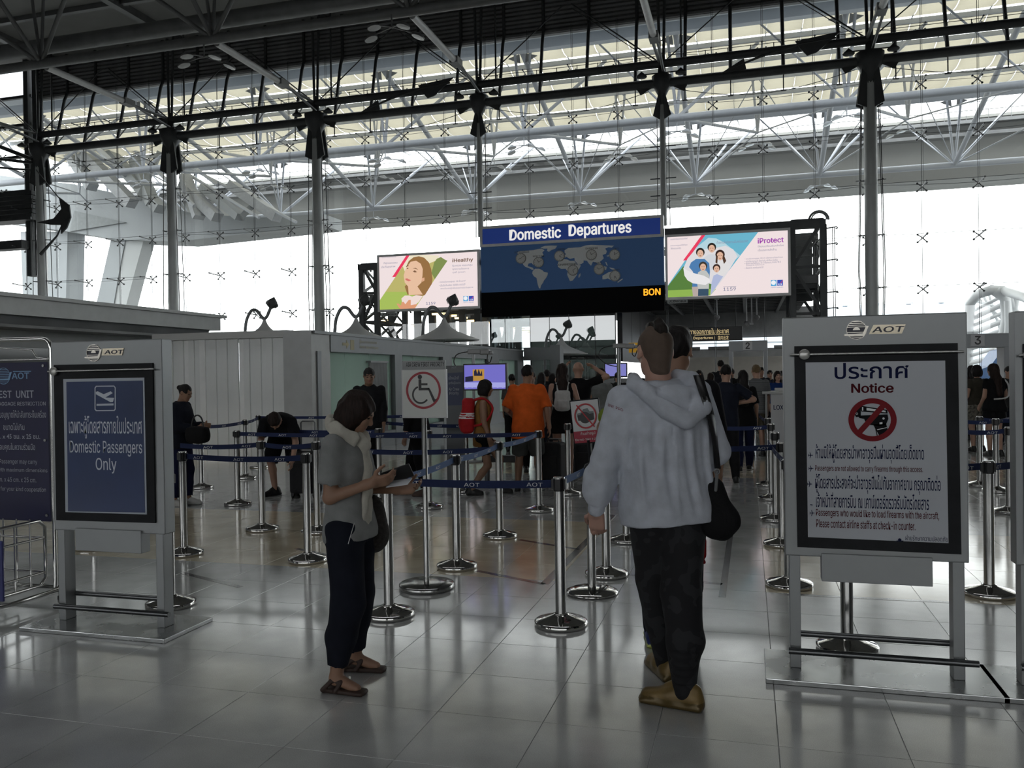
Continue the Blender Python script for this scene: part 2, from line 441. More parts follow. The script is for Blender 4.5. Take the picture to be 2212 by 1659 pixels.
# ------------------------------------------------------------ glass front: panes, fittings, cables
win = thing('window_1', (-14, YG, 0), kind='structure')
ZR = [16.5-2.27*k for k in range(-1, 8)]
ZR[0] = ZB
GX = [XC[0]+2.25*k+.0 for k in range(0, 33)]
gm = MB(); gm.box(-1.117, -.006, -1.127, 1.117, .006, 1.127); gme = raw(gm, 'glass_pane', glass_face)
gate_x = (-13.0, 3.9)
for i in range(len(GX)-1):
    xc = (GX[i]+GX[i+1])/2
    if xc < -41: continue
    for k in range(len(ZR)-1):
        zc = (ZR[k]+ZR[k+1])/2
        if gate_x[0] < xc < gate_x[1] and zc < 5.0: continue
        share('glass_pane', gme, win, (xc, YG, zc), sc=(1, 1, (ZR[k]-ZR[k+1]-.012)/2.254))
# one X-shaped fitting with its inward strut
sp = MB()
for sx in (-1, 1):
    for sz in (-1, 1):
        sp.tube((0, -.10, 0), (sx*.20, -.045, sz*.18), .026, .020, n=6)
        sp.tube((sx*.19, -.06, sz*.17), (sx*.19, -.008, sz*.17), .048, n=8)
sp.tube((0, -.15, 0), (0, -.05, 0), .03, n=8)
sp.tube((0, -.13, 0), (0, -1.12, .05), .028, n=8)
sp.sphere((0, -1.13, .05), .045, 8, 6)
spm = raw(sp, 'spider_fitting', mat('cast_steel_fitting', (.18,.185,.19), .35, .8))
for i, x in enumerate(GX[3:-2]):
    for k, z in enumerate(ZR[1:-1]):
        u, v, Z = proj((x, YG, z))
        if gate_x[0] < x < gate_x[1] and z < 5.5: continue
        share('spider_fitting', spm, win, (x, YG, z))
cb = mat('steel_cable', (.10,.105,.11), .4, .7)
for i, x in enumerate(GX[3:-2]):
    m_ = MB(); m_.tube((x-.02, YG-.12, 0.1), (x-.02, YG-.12, ZB+.3), .013, n=5); m_.tube((x+.05, YG-.12, 0.1), (x+.05, YG-.12, ZB+.3), .009, n=5)
    m_.build('hanger_cable', cb, win)
for k, z in enumerate(ZR[1:-1]):
    for b in range(len(XC)-2):
        xa, xb = XC[b+1]+.3, XC[b+2]-.3
        m_ = MB(); pts = []
        for q in range(9):
            t = q/8; pts.append((xa+(xb-xa)*t, YG-1.13 - .0, z+.05))
        m_.tube(pts[0], pts[-1], .011, n=5)
        pts = [(xa+(xb-xa)*q/8, YF+.35+.75*sin(pi*q/8), z+.05) for q in range(9)]
        m_.path(pts, .010, n=5)
        m_.build('wind_cable', cb, win)
m_ = MB(); m_.box(-41, YG-.03, 0, 28, YG+.08, .12).build('sill', steel_mid, win)
# leaning mullion arms from the band down to the lower tube
fin = MB()
prof = [(.75, 3.4), (.75, 2.95), (.70, 2.75), (.52, 2.45), (.0, -.05)]
def ribbon(pts, wd, th):
    mb = MB()
    for a, b in zip(pts[:-1], pts[1:]): mb.beam((0, a[0], a[1]), (0, b[0], b[1]), th, wd, up=(0, 1, 0))
    return mb
fin = MB(); pts = [(0, 1.05, 5.8), (0, 1.05, 3.62), (0, .98, 3.35), (0, .82, 3.05), (0, .02, -.02)]
fin.path(pts, .085, n=8); fin.tube((0, .02, -.02), (0, 0, -.95), .028, n=6); fin.box(-.12, -.05, -.99, .12, .05, -.95)
fin.tube((0, .05, .15), (.0, 1.1, 1.35), .035, n=6)
fme = raw(fin, 'mullion_arm', steel_dark)
for b in range(1, 7):
    for off in (1.05, 3.1, 5.4, 7.75):
        share('mullion_arm', fme, win, (XC[b]+off, YF, 15.2))

# ------------------------------------------------------------ horizontal facade tubes and columns
fg = thing('trim_2', (-12, YF, 15.1), kind='structure')
for z, r_, nm in ((16.05, .19, 'upper_tube'), (15.15, .21, 'lower_tube')):
    for b in range(1, 7):
        m_ = MB(); m_.tube((XC[b]+.02, YF, z), (XC[b+1]-.02, YF, z), r_, n=16)
        if z > 16:
            m_.tube((XC[b]+.3, YF-.1, z+.33), (XC[b+1]-.3, YF-.1, z+.33), .015, n=5)
            for q in range(1, 9): m_.tube((XC[b]+q, YF-.1, z+.1), (XC[b]+q, YF-.1, z+.35), .02, n=5)
        else:
            pts = [(XC[b]+.6+7.8*q/12, YF-.02, z-.35-.62*sin(pi*q/12)) for q in range(13)]
            m_.path(pts, .016, n=5)
            m_.prism([(XC[b]+.3, YF-.03, z-.1), (XC[b]+1.2, YF-.03, z-.15), (XC[b]+1.0, YF-.03, z-.48)], (0, .06, 0))
            m_.prism([(XC[b+1]-.3, YF-.03, z-.1), (XC[b+1]-1.2, YF-.03, z-.15), (XC[b+1]-1.0, YF-.03, z-.48)], (0, .06, 0))
        m_.build(nm, steel_dark, fg)
def column(X, r, z0, full=True, wide=True):
    c = thing('pillar', (X, YF, 0), kind='structure')
    m_ = MB(); m_.tube((X, YF, z0), (X, YF, 15.0), r, n=24)
    for z in (5.2, 9.7): m_.tube((X, YF, z), (X, YF, z+.08), r+.02, n=24)
    m_.build('column_shaft', mat('column_grey_paint', (.60,.62,.62), .42, .1, var=.06, vs=1.5), c)
    m_ = MB(); m_.lathe([(r+.0, 14.1), (r+.02, 14.5), (r+.28, 15.0), (r+.34, 15.45), (.2, 15.6), (.1, 16.4), (0.0, 16.45)], (X, YF, 0), 16)
    m_.build('column_head', steel_dark, c)
    if wide:
        for s in (-1, 1):
            m_ = MB()
            m_.prism([(X+s*.12, YF-.25, 15.1), (X+s*.30, YF-.25, 15.1), (X+s*.56, YF-.25, 13.25), (X+s*.16, YF-.25, 13.05)], (0, .10, 0))
            m_.prism([(X+s*.12, YF+.18, 15.1), (X+s*.30, YF+.18, 15.1), (X+s*.56, YF+.18, 13.25), (X+s*.16, YF+.18, 13.05)], (0, .10, 0))
            m_.build('tapered_plate', steel_dark, c)
            m_ = MB()
            for dy in (-.2, .2):
                m_.tube((X+s*.36, YF+dy, 13.3), (X+s*.52, YF+dy, 6.0), .022, n=6)
                m_.tube((X+s*.52, YF+dy, 6.0), (X+s*.36, YF+dy, 0.3), .022, n=6)
            for z in (12.2, 9.9, 7.5, 5.2): m_.tube((X+s*r, YF, z), (X+s*.62, YF, z+.02), .035, .015, n=6); m_.beam((X+s*.46, YF-.22, z), (X+s*.46, YF+.22, z), .05, .05)
            m_.build('tension_rod', cb, c)
    else:
        m_ = MB()
        for s in (-1, 1): m_.tube((X+s*.26, YF+.1, 14.2), (X+s*.28, YF+.1, z0), .02, n=6); m_.prism([(X+s*.06, YF-.2, 14.6), (X+s*.16, YF-.2, 14.6), (X+s*.42, YF-.2, 13.6), (X+s*.1, YF-.2, 13.4)], (0, .08, 0))
        for z in (12.2, 10.7, 9.9): m_.tube((X-.6, YF, z), (X+.6, YF, z), .03, n=6)
        m_.build('tension_rod', cb, c)
    m_ = MB()                                       # four small floodlights on the head
    for s in (-1, 1): m_.tube((X, YF-.2, 15.55), (X+s*.8, YF-.35, 15.5), .03, n=6); m_.lathe([(.02, .22), (.09, .15), (.26, 0), (.24, -.05), (0, -.05)], (X+s*.9, YF-.38, 15.42), 12)
    m_.build('head_floodlight', steel_dark, c)
    return c
for X in XC[1:]:
    thin = abs(X+12.7) < .2 or abs(X+3.7) < .2
    column(X, .14 if thin else .275, 8.5 if thin else 0, wide=not thin)

# horizontal roof struts running from the hall truss to the column heads, and other roof steel
YT = 30.8
truss = thing('roof_truss', (-12, YT, 16), 'dark triangular roof truss of round tubes spanning the hall overhead', 'roof truss')
xs = [XC[0]-4.5]+XC+[27.5]
for z, y, r_, nm in ((16.05, YT, .21, 'bottom_chord'), (17.25, YT+.9, .36, 'upper_chord'), (19.6, YT-2.2, .2, 'upper_chord')):
    m_ = MB(); m_.tube((-51, y, z), (27.5, y, z), r_, n=14); m_.build(nm, steel_mid, truss)
for X in XC:
    for s in (-1, 1):
        m_ = MB(); m_.tube((X, YT, 16.05), (X+s*.55, YT-.2, 21.0), .07, n=8); m_.build('vertical_post', steel_mid, truss)
    m_ = MB(); m_.tube((X, YT, 16.05), (X, YT-5.5, 21), .1, n=8); m_.tube((X, YT, 16.05), (X-4.5, YT-2.2, 19.6), .1, n=8); m_.tube((X, YT, 16.05), (X+4.5, YT-2.2, 19.6), .1, n=8)
    m_.build('diagonal_brace', steel_mid, truss)
for ki, X in enumerate(XC[1:]):
    t_ = thing('roof_strut', (X, YT, 16), 'tapered steel strut from the hall truss to the '+ORD[ki]+' facade column counted from the left', 'strut', 'roof struts above the glass front')
    m_ = MB(); L = YF-YT
    m_.tube((X, YT+.3, 16.0), (X, YT+L*.62, 16.0), .15, n=12); m_.build('strut_tube', mat('strut_grey_paint', (.66,.665,.67), .4, .1, var=.08), t_)
    m_ = MB(); m_.tube((X-.12, YT+L*.6, 16.0), (X-.1, YF-.2, 16.1), .075, n=8); m_.tube((X+.12, YT+L*.6, 15.98), (X+.1, YF-.2, 15.6), .065, n=8)
    m_.box(X-.2, YT+L*.58, 15.85, X+.2, YT+L*.66, 16.15)
    m_.build('strut_fork', steel_mid, t_)
# slanting facade posts above the tubes
for X in XC[1:]:
    m_ = MB()
    for s in (-.2, .2): m_.tube((X+s*.4, YF, 16.0), (X+s, YF+.1, 21), .07, n=8)
    m_.tube((X+.9, YF, 16.1), (X+.9, YF+.05, 21), .045, n=6)
    m_.build('roof_post', steel_dark, fg)
    m_ = MB(); m_.tube((X-.2, YF, 16.2), (X-4.3, YF+.2, 19.5), .035, n=6); m_.tube((X-.2, YF, 16.05), (X-4.3, YF+.2, 19.3), .02, n=6)
    m_.tube((X+.2, YF, 16.2), (X+4.3, YF+.2, 19.5), .03, n=6)
    m_.build('roof_brace', steel_dark, fg)
# slanting damper with blade ends near two columns
for X in (XC[4], XC[6]):
    m_ = MB()
    m_.path([(X-5.9, YF-.3, 15.35), (X-4.6, YF-.3, 15.75), (X-2.9, YF-.3, 16.1), (X-1.4, YF-.3, 16.2)], [.04, .06, .05, .05], n=8)
    m_.prism([(X-6.3, YF-.33, 15.2), (X-5.2, YF-.33, 15.25), (X-5.3, YF-.33, 15.75)], (0, .06, 0))
    m_.prism([(X-3.1, YF-.33, 16.25), (X-1.2, YF-.33, 16.45), (X-2.2, YF-.33, 15.65), (X-2.6, YF-.33, 15.55), (X-2.9, YF-.33, 15.9)], (0, .06, 0))
    m_.build('blade_damper', steel_dark, fg)

# far-left dark framed bay and louvre box
lb = thing('window_2', (-44, YG, 0), kind='structure')
for x in (-41.6, -40.95): MB().box(x-.16, YG-.3, 8.0, x+.16, YG+.2, 21).build('window_post', steel_dark, lb)
for z in (18.9, 17.2, 15.3, 13.2): MB().box(-52, YG-.1, z-.08, -41.4, YG+.1, z+.08).build('window_rail', steel_dark, lb)
m_ = MB(); m_.box(-52, YG-.9, 9.6, -41.5, YG-.2, 10.1); m_.box(-52, YG-.8, 11.3, -40.9, YG+.3, 11.45)
for k in range(6): m_.box(-52, YG-.7+.02*(k % 2), 11.45+k*.27, -40.9, YG-.2, 11.68+k*.27)
m_.build('louvre_box', steel_dark, lb)
for x in (-50.4, -48.15, -45.9, -43.65):
    for z in (17.2, 15.3, 13.2): share('spider_fitting', spm, lb, (x, YG, z))
for (xa, xb) in ((-52, -46.8), (-46.8, -41.6)):
    for (za, zb) in ((0, 4.8), (4.8, 9.6), (13.28, 15.22), (15.38, 17.12), (17.28, 18.82)):
        MB().box(xa+.02, YG-.006, za+.02, xb-.02, YG+.006, zb-.02).build('glass_pane', glass_face, lb)
m_ = MB(); m_.tube((-47.5, YF, 17.6), (-40, YF-.2, 14.6), .12, n=8); m_.tube((-47.5, YF, 15.8), (-40, YF-.2, 14.4), .09, n=8); m_.tube((-52, YF, 15.7), (-40, YF-.1, 14.0), .06, n=8)
m_.build('brace_tube', steel_dark, lb)
# blade shaped bracket on the left column
m_ = MB(); X = XC[1]
ys = YF-.5
m_.path([(X+.2, ys, 13.9), (X+1.0, ys, 13.0), (X+2.3, ys, 11.6)], .03, n=6); m_.path([(X+2.2, ys, 11.0), (X+1.6, ys, 10.0), (X+.4, ys, 9.0)], [.03, .05, .1], n=8)
m_.prism([(X+.2, ys-.04, 10.85), (X+1.4, ys-.04, 11.0), (X+1.95, ys-.04, 11.5), (X+1.8, ys-.04, 12.2), (X+2.5, ys-.04, 11.7), (X+2.6, ys-.04, 11.0), (X+2.3, ys-.04, 10.4), (X+1.9, ys-.04, 10.1), (X+1.9, ys-.04, 10.6), (X+1.2, ys-.04, 10.65)], (0, .08, 0))
m_.build('blade_bracket', steel_dark, fg)

# ------------------------------------------------------------ floodlight clusters hung from the trusses
fl_lens = mat('floodlight_lens', (.35,.36,.36), .2)
def flood_cluster(loc, label, group, m_):
    c = thing('floodlight_cluster', loc, label, 'floodlights', group, local=True)
    a = MB(); a.tube((0,0,0), (0,0,-.55), .035, n=6)
    for dx, dy in ((1,.5), (-1,.5), (.6,-.6), (-.6,-.6)): a.tube((0,0,-.5), (dx*.85, dy*.85, -.62), .03, n=6)
    a.build('cross_arm', m_, c)
    for dx, dy in ((1,.5), (-1,.5), (.6,-.6), (-.6,-.6)):
        a = MB(); R_ = Matrix.Translation((dx*.95, dy*.95, -.72)) @ Matrix.Rotation(.35*dx, 4, 'Y')
        t2 = MB(); t2.lathe([(.0, .16), (.08, .14), (.27, .02), (.27, -.04)], (0,0,0), 10); t2.lathe([(.27, -.04), (0, -.05)], (0,0,0), 10, mi=1)
        a.merge(t2, R_); a.build('floodlight', [m_, fl_lens], c)
    return c
f0 = flood_cluster((XC[1], YT-.2, 15.8), 'four dark floodlights on a cross arm under the hall truss, left end', None, steel_mid)
f0['label'] = 'four floodlights on a cross arm under the hall truss above the far left column'
copy_tree(f0, (XC[2]+8.6, YT-.05, 15.86), .4, label='four floodlights on a cross arm under the hall truss, second from left')
copy_tree(f0, (XC[4]-.5, YT-.6, 15.75), .2, label='four floodlights on a cross arm at the start of the third roof strut')
f1 = flood_cluster((0, 48.3, 15.8), 'x', 'floodlight clusters outside on the first canopy truss', steel_pale)
first = True
for ki, X in enumerate(XC[1:7]):
    for (yy, gname, lab) in ((48.3, 'floodlight clusters outside on the first canopy truss', 'cluster from the left of four pale floodlights under the nearer outdoor truss'),
                             (65.7, 'floodlight clusters outside on the far canopy truss', 'cluster from the left of four pale floodlights under the farther outdoor truss')):
        if first: f1.location = (X, yy, 15.8); tag(f1, ORD[ki]+' '+lab, group=gname); first = False
        else: copy_tree(f1, (X, yy, 15.8), random.uniform(-.2, .2), label=ORD[ki]+' '+lab, group=gname)
    copy_tree(f1, (X+4.5, 57.0, 17.0), .1, label=ORD[ki]+' cluster from the left of four pale floodlights midway between the outdoor trusses', group='floodlight clusters outside between the trusses')

# ------------------------------------------------------------ outdoor canopy roof
can = thing('canopy_roof', (-12, 58, 0), 'huge white steel and louvre canopy roof beyond the glass front', 'roof')
m_ = MB(); m_.box(-60, 44.6, 20.6, 40, 46.0, 22.2); m_.box(-60, 46.0, 21.3, 40, 47.4, 21.6); m_.box(-60, 47.4, 20.6, 40, 47.9, 21.4); m_.build('roof_girder', mat('bright_blue_grey_girder', (.74,.79,.86), .6, var=.05, vs=.3), can)
m_ = MB(); m_.box(-60, 63.0, 20.2, 40, 64.2, 21.2); m_.box(-60, 64.2, 20.9, 40, 65.4, 21.1); m_.build('roof_girder', steel_pale, can)
cream = trans_mat('translucent_cream_membrane', (.36, .332, .256), .5)
seam = mat('membrane_seam', (.35,.34,.30), .6)
pm = MB(); pw, pd = 1.9, 2.96
n = 8
for i in range(n):
    a0, a1 = i/n, (i+1)/n
    f = lambda a: -.30*sin(pi*a)
    pm.add([(-pw/2, -pd/2+pd*a0, f(a0)), (pw/2, -pd/2+pd*a0, f(a0)), (pw/2, -pd/2+pd*a1, f(a1)), (-pw/2, -pd/2+pd*a1, f(a1))], [(0,3,2,1)], True)
pme = raw(pm, 'roof_panel', cream)
cnt = 0
for j in range(5):
    for i in range(50):
        x = -56+i*1.94
        share('roof_panel', pme, can, (x, 49.4+j*3.0, 21.2-.12*j))
m_ = MB()
for j in range(6): m_.box(-57, 47.85+j*3.0, 20.95-.12*j, 41, 47.98+j*3.0, 21.2-.12*j)
for i in range(51): m_.beam((-56.97+i*1.94, 47.9, 21.18), (-56.97+i*1.94, 62.9, 20.62), .05, .06)
tag(m_.build('roof_purlin', steel_pale, can), kind='stuff')
# fascia with walkway rail and curved soffit
m_ = MB()
prof = [(70.2, 20.5), (70.6, 20.0), (70.9, 19.4), (71.2, 18.6), (71.8, 17.4), (73.0, 16.55), (76.0, 16.35), (80.0, 17.2), (84, 20.5)]
xa, xb = -62, 42
for k in range(len(prof)-1):
    (y0, z0), (y1, z1) = prof[k], prof[k+1]
    m_.add([(xa, y0, z0), (xb, y0, z0), (xb, y1, z1), (xa, y1, z1)], [(0,1,2,3)], k > 1)
m_.box(xa, 70.0, 20.4, xb, 84, 20.6)
m_.build('soffit', mat('canopy_soffit', (.40,.40,.38), .7, var=.12, vs=.08), can)
m_ = MB(); m_.box(xa, 69.6, 19.95, xb, 70.3, 20.2); m_.box(xa, 69.9, 19.1, xb, 70.7, 19.35)
m_.build('walkway_beam', steel_mid, can)
m_ = MB()
m_.tube((xa, 69.7, 20.9), (xb, 69.7, 20.9), .03, n=5)
for i in range(70): m_.tube((xa+i*1.5, 69.7, 20.1), (xa+i*1.5, 69.7, 20.9), .025, n=5)
tag(m_.build('walkway_rail', steel_mid, can), kind='stuff')
m_ = MB()
for X in XC:                                    # ladders hanging over the sky gap
    for dx in (-.7, .7): m_.tube((X+2.6+dx*.6, 65.4, 21.0), (X+2.6+dx, 69.7, 21.4), .05, n=6)
    for q in range(4): m_.tube((X+2.0, 66+q*1.0, 21.08+q*.08), (X+3.2, 66+q*1.0, 21.08+q*.08), .035, n=6)
tag(m_.build('roof_ladder', steel_white, can), kind='stuff')
for yy, nm in ((48.3, 'first'), (65.7, 'far')):
    tr = can
    m_ = MB(); m_.tube((-60, yy, 16.05), (42, yy, 16.05), .22, n=14); m_.build('bottom_chord', steel_pale, tr)
    for X in [XC[0]-9]+XC+[XC[-1]+9]:
        m_ = MB()
        m_.tube((X, yy, 16.05), (X-.5, yy, 21), .09, n=8); m_.tube((X, yy, 16.05), (X+.5, yy, 21), .09, n=8)
        m_.tube((X, yy, 16.05), (X-4.5, yy, 20.9), .06, n=8); m_.tube((X, yy, 16.05), (X+4.5, yy+3.0, 20.9), .10, n=8)
        m_.build('web_tube', steel_pale, tr)
        m_ = MB()
        if yy > 60:
            m_.tube((X, yy, 16.05), (X, 47.5, 21), .17, n=10); m_.tube((X+.1, yy, 16.1), (X+2.4, 70, 20.2), .1, n=8); m_.tube((X, yy, 16.05), (X-2.4, 70, 20.2), .05, n=8)
            m_.tube((X, yy, 16.1), (X-4.5, 57, 20.9), .035, n=6); m_.tube((X, yy, 16.1), (X+4.5, 57, 20.9), .035, n=6)
        else:
            m_.tube((X, yy, 16.05), (X+4.5, 57.0, 17.2), .10, n=8); m_.tube((X, yy, 16.05), (X-4.5, 57.0, 17.2), .05, n=8)
            m_.tube((X+4.5, 57, 17.2), (X+4.2, 57, 21), .08, n=8); m_.tube((X+4.5, 57, 17.2), (X+4.9, 57, 21), .08, n=8)
            m_.tube((X, yy, 16.1), (X, 63, 20.6), .04, n=6); m_.tube((X+4.5, 57, 17.2), (X, 65.7, 16.1), .05, n=6)
        m_.build('rafter_tube', steel_pale, tr)
        for s in (-1, 1):
            m_ = MB(); m_.prism([(X+s*.15, yy-.04, 20.2), (X+s*.9, yy-.04, 20.55), (X+s*.2, yy-.04, 20.75)], (0, .08, 0)); m_.build('gusset_plate', steel_mid, tr)

# ------------------------------------------------------------ great plate pylon on the left
py = thing('canopy_pylon', (-44, 62, 0), 'broad pale grey pylon with leaning leg and fanned plate arms beyond the left glass', 'pylon')
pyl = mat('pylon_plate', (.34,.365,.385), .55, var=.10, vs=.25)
def plate(name, pix, Y, th, m=pyl):
    P = [onY(u, v, Y) for u, v in pix]; mm = MB(); mm.prism(P, (0, th, 0)); return mm.build(name, m, py)
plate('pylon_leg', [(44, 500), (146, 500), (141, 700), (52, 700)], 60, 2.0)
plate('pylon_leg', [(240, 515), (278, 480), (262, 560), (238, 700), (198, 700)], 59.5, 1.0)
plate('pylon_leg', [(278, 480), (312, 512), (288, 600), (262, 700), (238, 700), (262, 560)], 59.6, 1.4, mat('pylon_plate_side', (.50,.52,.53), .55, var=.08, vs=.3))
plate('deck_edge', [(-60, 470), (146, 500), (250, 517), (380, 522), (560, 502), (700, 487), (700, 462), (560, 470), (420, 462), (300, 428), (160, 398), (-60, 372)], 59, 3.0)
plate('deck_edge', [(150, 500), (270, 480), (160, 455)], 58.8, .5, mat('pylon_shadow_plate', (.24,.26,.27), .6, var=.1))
for k, (a, b, w_) in enumerate((((168, 318), (286, 440), 15), ((232, 325), (346, 452), 14), ((150, 330), (200, 405), 12), ((292, 345), (330, 440), 13), ((395, 400), (470, 470), 14), ((440, 405), (520, 470), 10), ((500, 400), (600, 470), 13), ((345, 330), (300, 430), 7), ((400, 380), (430, 470), 9), ((560, 430), (520, 470), 8))):
    A = onY(a[0], a[1], 58); B = onY(b[0], b[1], 57)
    m_ = MB(); m_.beam(A, B, .9, w_*.055, up=(0, 0, 1)); m_.build('fan_arm', pyl if k % 2 else mat('pylon_arm', (.40,.42,.45), .5, var=.08), py)
for k, (a, b, w_) in enumerate((((150, 255), (240, 350), .25), ((190, 230), (420, 445), .16), ((260, 240), (470, 400), .14), ((330, 330), (560, 470), .13), ((395, 355), (640, 480), .12), ((480, 330), (560, 345), .12), ((165, 330), (290, 290), .09), ((150, 420), (300, 330), .09))):
    A = onY(a[0], a[1], 60); B = onY(b[0], b[1], 56)
    m_ = MB(); m_.tube(A, B, w_, n=8); m_.build('stay_tube', steel_pale, py)

# ------------------------------------------------------------ outside ground and distant buildings
gr = MB(); gr.box(-400, 41.3, -.5, 400, 600, -.25); gr.box(-400, -300, -.6, 400, 600, -.55)
gr.build('ground', mat('apron_concrete', (.14,.14,.135), .9, var=.08, vs=.05), kind='structure')
A = onY(1700, 668, 110); B = onY(2120, 654, 110); zt = A.z
rf = thing('concourse_roof', (25, 115, 0), 'low pale blue curved roof of a distant concourse right of the thick column', 'building')
m_ = MB(); R1 = []
for k in range(9):
    g = pi*k/8; R1.append((115-7*cos(g)*1.6, 1+(B.z+.6-1)*sin(g)**.6))
for k in range(8):
    (y0, z0), (y1, z1) = R1[k], R1[k+1]
    m_.add([(-8, y0, z0), (70, y0, z0), (70, y1, z1), (-8, y1, z1)], [(0,1,2,3)], True)
m_.build('roof_skin', mat('pale_blue_roof', (.62,.70,.76), .4, var=.05, vs=.3), rf)
m_ = MB()
for i in range(24):
    x = -7+i*3.3; pts = [(x+.8*k, y-.05, z+.05) for k, (y, z) in enumerate(R1[1:7])]; m_.path(pts, .07, n=5)
m_.build('roof_rib', mat('roof_rib_grey', (.45,.5,.55), .5), rf)
m_ = MB()
for i in range(20):
    for k in (3, 4): y, z = R1[k]; m_.box(-6+i*3.6+k, y-.3, z+.0, -5.4+i*3.6+k, y+.1, z+.18)
m_.build('roof_vent', steel_pale, rf)
tb = thing('tube_vault', (22, 70, 0), 'white tubular steel vault of an arched passage outside at the right', 'building')
def arch(pix, Y, r_, nm='vault_tube', mt=steel_white):
    P = [onY(u, v, Y+dy) for u, v, dy in pix]; mm = MB(); mm.path(P, r_, n=10); mm.build(nm, mt, tb)
arch([(2092, 790, 6), (2093, 700, 5), (2096, 655, 4), (2112, 636, 2), (2140, 627, 0), (2170, 628, 0)], 66, .35)
arch([(2150, 628, 0), (2172, 645, 0), (2176, 690, 0), (2166, 740, 0), (2150, 800, 0)], 66, .38)
arch([(2168, 628, 0), (2212, 642, -4), (2260, 668, -8)], 66, .3)
arch([(2176, 650, 0), (2178, 700, 0), (2172, 760, 0), (2168, 820, 0)], 65.5, .22)
arch([(2178, 632, 0), (2192, 668, 0), (2215, 700, 0)], 66, .2)
arch([(2196, 640, 0), (2188, 700, 0), (2184, 740, 0)], 66, .2)
for k in range(11):
    v0 = 650+k*14
    arch([(2093, v0+26+k*1.6, 5), (2165, v0-10+k*4, 0)], 67, .13+.05*(k % 2))
for k in range(4):
    arch([(2100+k*12, 648-k*4, 5), (2172, 668+k*26, 0)], 67.5, .1)
jb = MB(); P = [onY(2080, 812, 60), onY(2140, 790, 60), onY(2165, 756, 60), onY(2230, 740, 60), onY(2230, 840, 60), onY(2080, 860, 60)]
jb.prism(P, (0, 3, 0)); jb.build('blue_awning', mat('blue_canvas_roof', (.02,.09,.25), .5, var=.15), label='blue sloping roof outside behind gate number three', cat='awning')
# ------------------------------------------------------------ helpers for flat graphics measured on a vertical plane
def PX(Y):
    return lambda u, v: onY(u, v, Y)
def ptext(mb, s, box, Y, bold=0.0, mi=0, shear=0.0):
    """box = (u_left, v_top, u_right, v_bottom) of the lettering at its middle line."""
    u0, v0, u1, v1 = box; um, vm = (u0+u1)/2, (v0+v1)/2
    x0 = onY(u0, vm, Y).x; x1 = onY(u1, vm, Y).x; z1 = onY(um, v0, Y).z; z0 = onY(um, v1, Y).z
    return text_mb(mb, s, x0, x1, z0, z1, Y, bold, mi, shear=shear)
def ppoly(mb, pts, Y, th=.002, mi=0):
    P = [onY(u, v, Y) for u, v in pts]; return mb.prism(P, (0, -th, 0), mi)
def disc(mb, c, r, th=.002, n=32, mi=0, ry=None):
    ry = ry or r
    return mb.prism([(c[0]+r*cos(2*pi*i/n), c[1], c[2]+ry*sin(2*pi*i/n)) for i in range(n)], (0, -th, 0), mi)
def ring(mb, c, r0, r1, th=.002, n=48, mi=0, k=1.0):
    vs = []; fs = []
    for i in range(n):
        g = 2*pi*i/n
        for r in (r0, r1):
            for y in (c[1], c[1]-th): vs.append((c[0]+r*cos(g), y, c[2]+r*sin(g)*k))
    for i in range(n):
        a = i*4; b = ((i+1) % n)*4
        fs += [(a+1, a+3, b+3, b+1), (a, b, b+2, a+2), (a+2, b+2, b+3, a+3), (a, a+1, b+1, b)]
    return mb.add(vs, fs, False, mi)
def barpoly(mb, x0, x1, z0, z1, Y, th=.002, mi=0): return mb.box(x0, Y-th, z0, x1, Y, z1, mi)

# ------------------------------------------------------------ big overhead signs at the glass front
YS = 38.7
def frame_box(root, x0, x1, z0, z1, Y, d, fw, mframe, nm='sign_frame'):
    m_ = MB(); m_.box(x0, Y, z0, x1, Y+d, z1)
    m_.build('sign_box', steel_mid, root)
    m_ = MB()
    m_.box(x0, Y-.06, z1-fw, x1, Y, z1); m_.box(x0, Y-.06, z0, x1, Y, z0+fw); m_.box(x0, Y-.06, z0+fw, x0+fw, Y, z1-fw); m_.box(x1-fw, Y-.06, z0+fw, x1, Y, z1-fw)
    m_.build(nm, mframe, root)
alu = mat('aluminium_frame', (.55,.55,.55), .4, .35, var=.05)
A = onY(1037, 494, YS); B = onY(1431, 528, YS)
bx0, bx1 = A.x, onY(1433, 500, YS).x
z_top = onY(1235, 477, YS).z; z_m1 = onY(1235, 523, YS).z; z_m2 = onY(1235, 624, YS).z; z_bot = onY(1235, 655, YS).z
dd = thing('departures_sign', (.5*(bx0+bx1), YS, z_bot), 'wide blue illuminated Domestic Departures sign with world map and clocks', 'sign')
frame_box(dd, bx0, bx1, z_m1, z_top, YS, .5, .13, alu, 'header_frame')
m_ = MB(); m_.box(bx0+.13, YS-.03, z_m1+.13, bx1-.13, YS, z_top-.13); m_.build('header_panel', mat('royal_blue_panel', (.012,.045,.26), .45, emit=(.010,.04,.25), es=.35), dd)
m_ = MB(); ptext(m_, 'Domestic', (1100, 492, 1212, 517), YS-.045, .045); ptext(m_, 'Departures', (1228, 481, 1364, 513), YS-.045, .045)
m_.build('sign_lettering', emat('lit_white_letter', (.93,.91,.88), .86), dd)
map_blue = mat('map_blue_panel', (.018,.060,.155), .5, emit=(.018,.060,.155), es=.25)
m_ = MB(); m_.box(bx0+.02, YS, z_m2, bx1, YS+.4, z_m1); m_.build('map_panel', map_blue, dd)
m_ = MB(); m_.box(bx0+.02, YS, z_bot-.5, bx1, YS+.4, z_m2); m_.build('message_panel', mat('black_display', (.004,.004,.005), .7, spec=.1), dd)
m_ = MB(); ptext(m_, 'BON', (1390, 623, 1427, 638), YS-.01, .045); m_.build('message_lettering', emat('amber_led', (1.0, .36, .02), 1.6), dd)
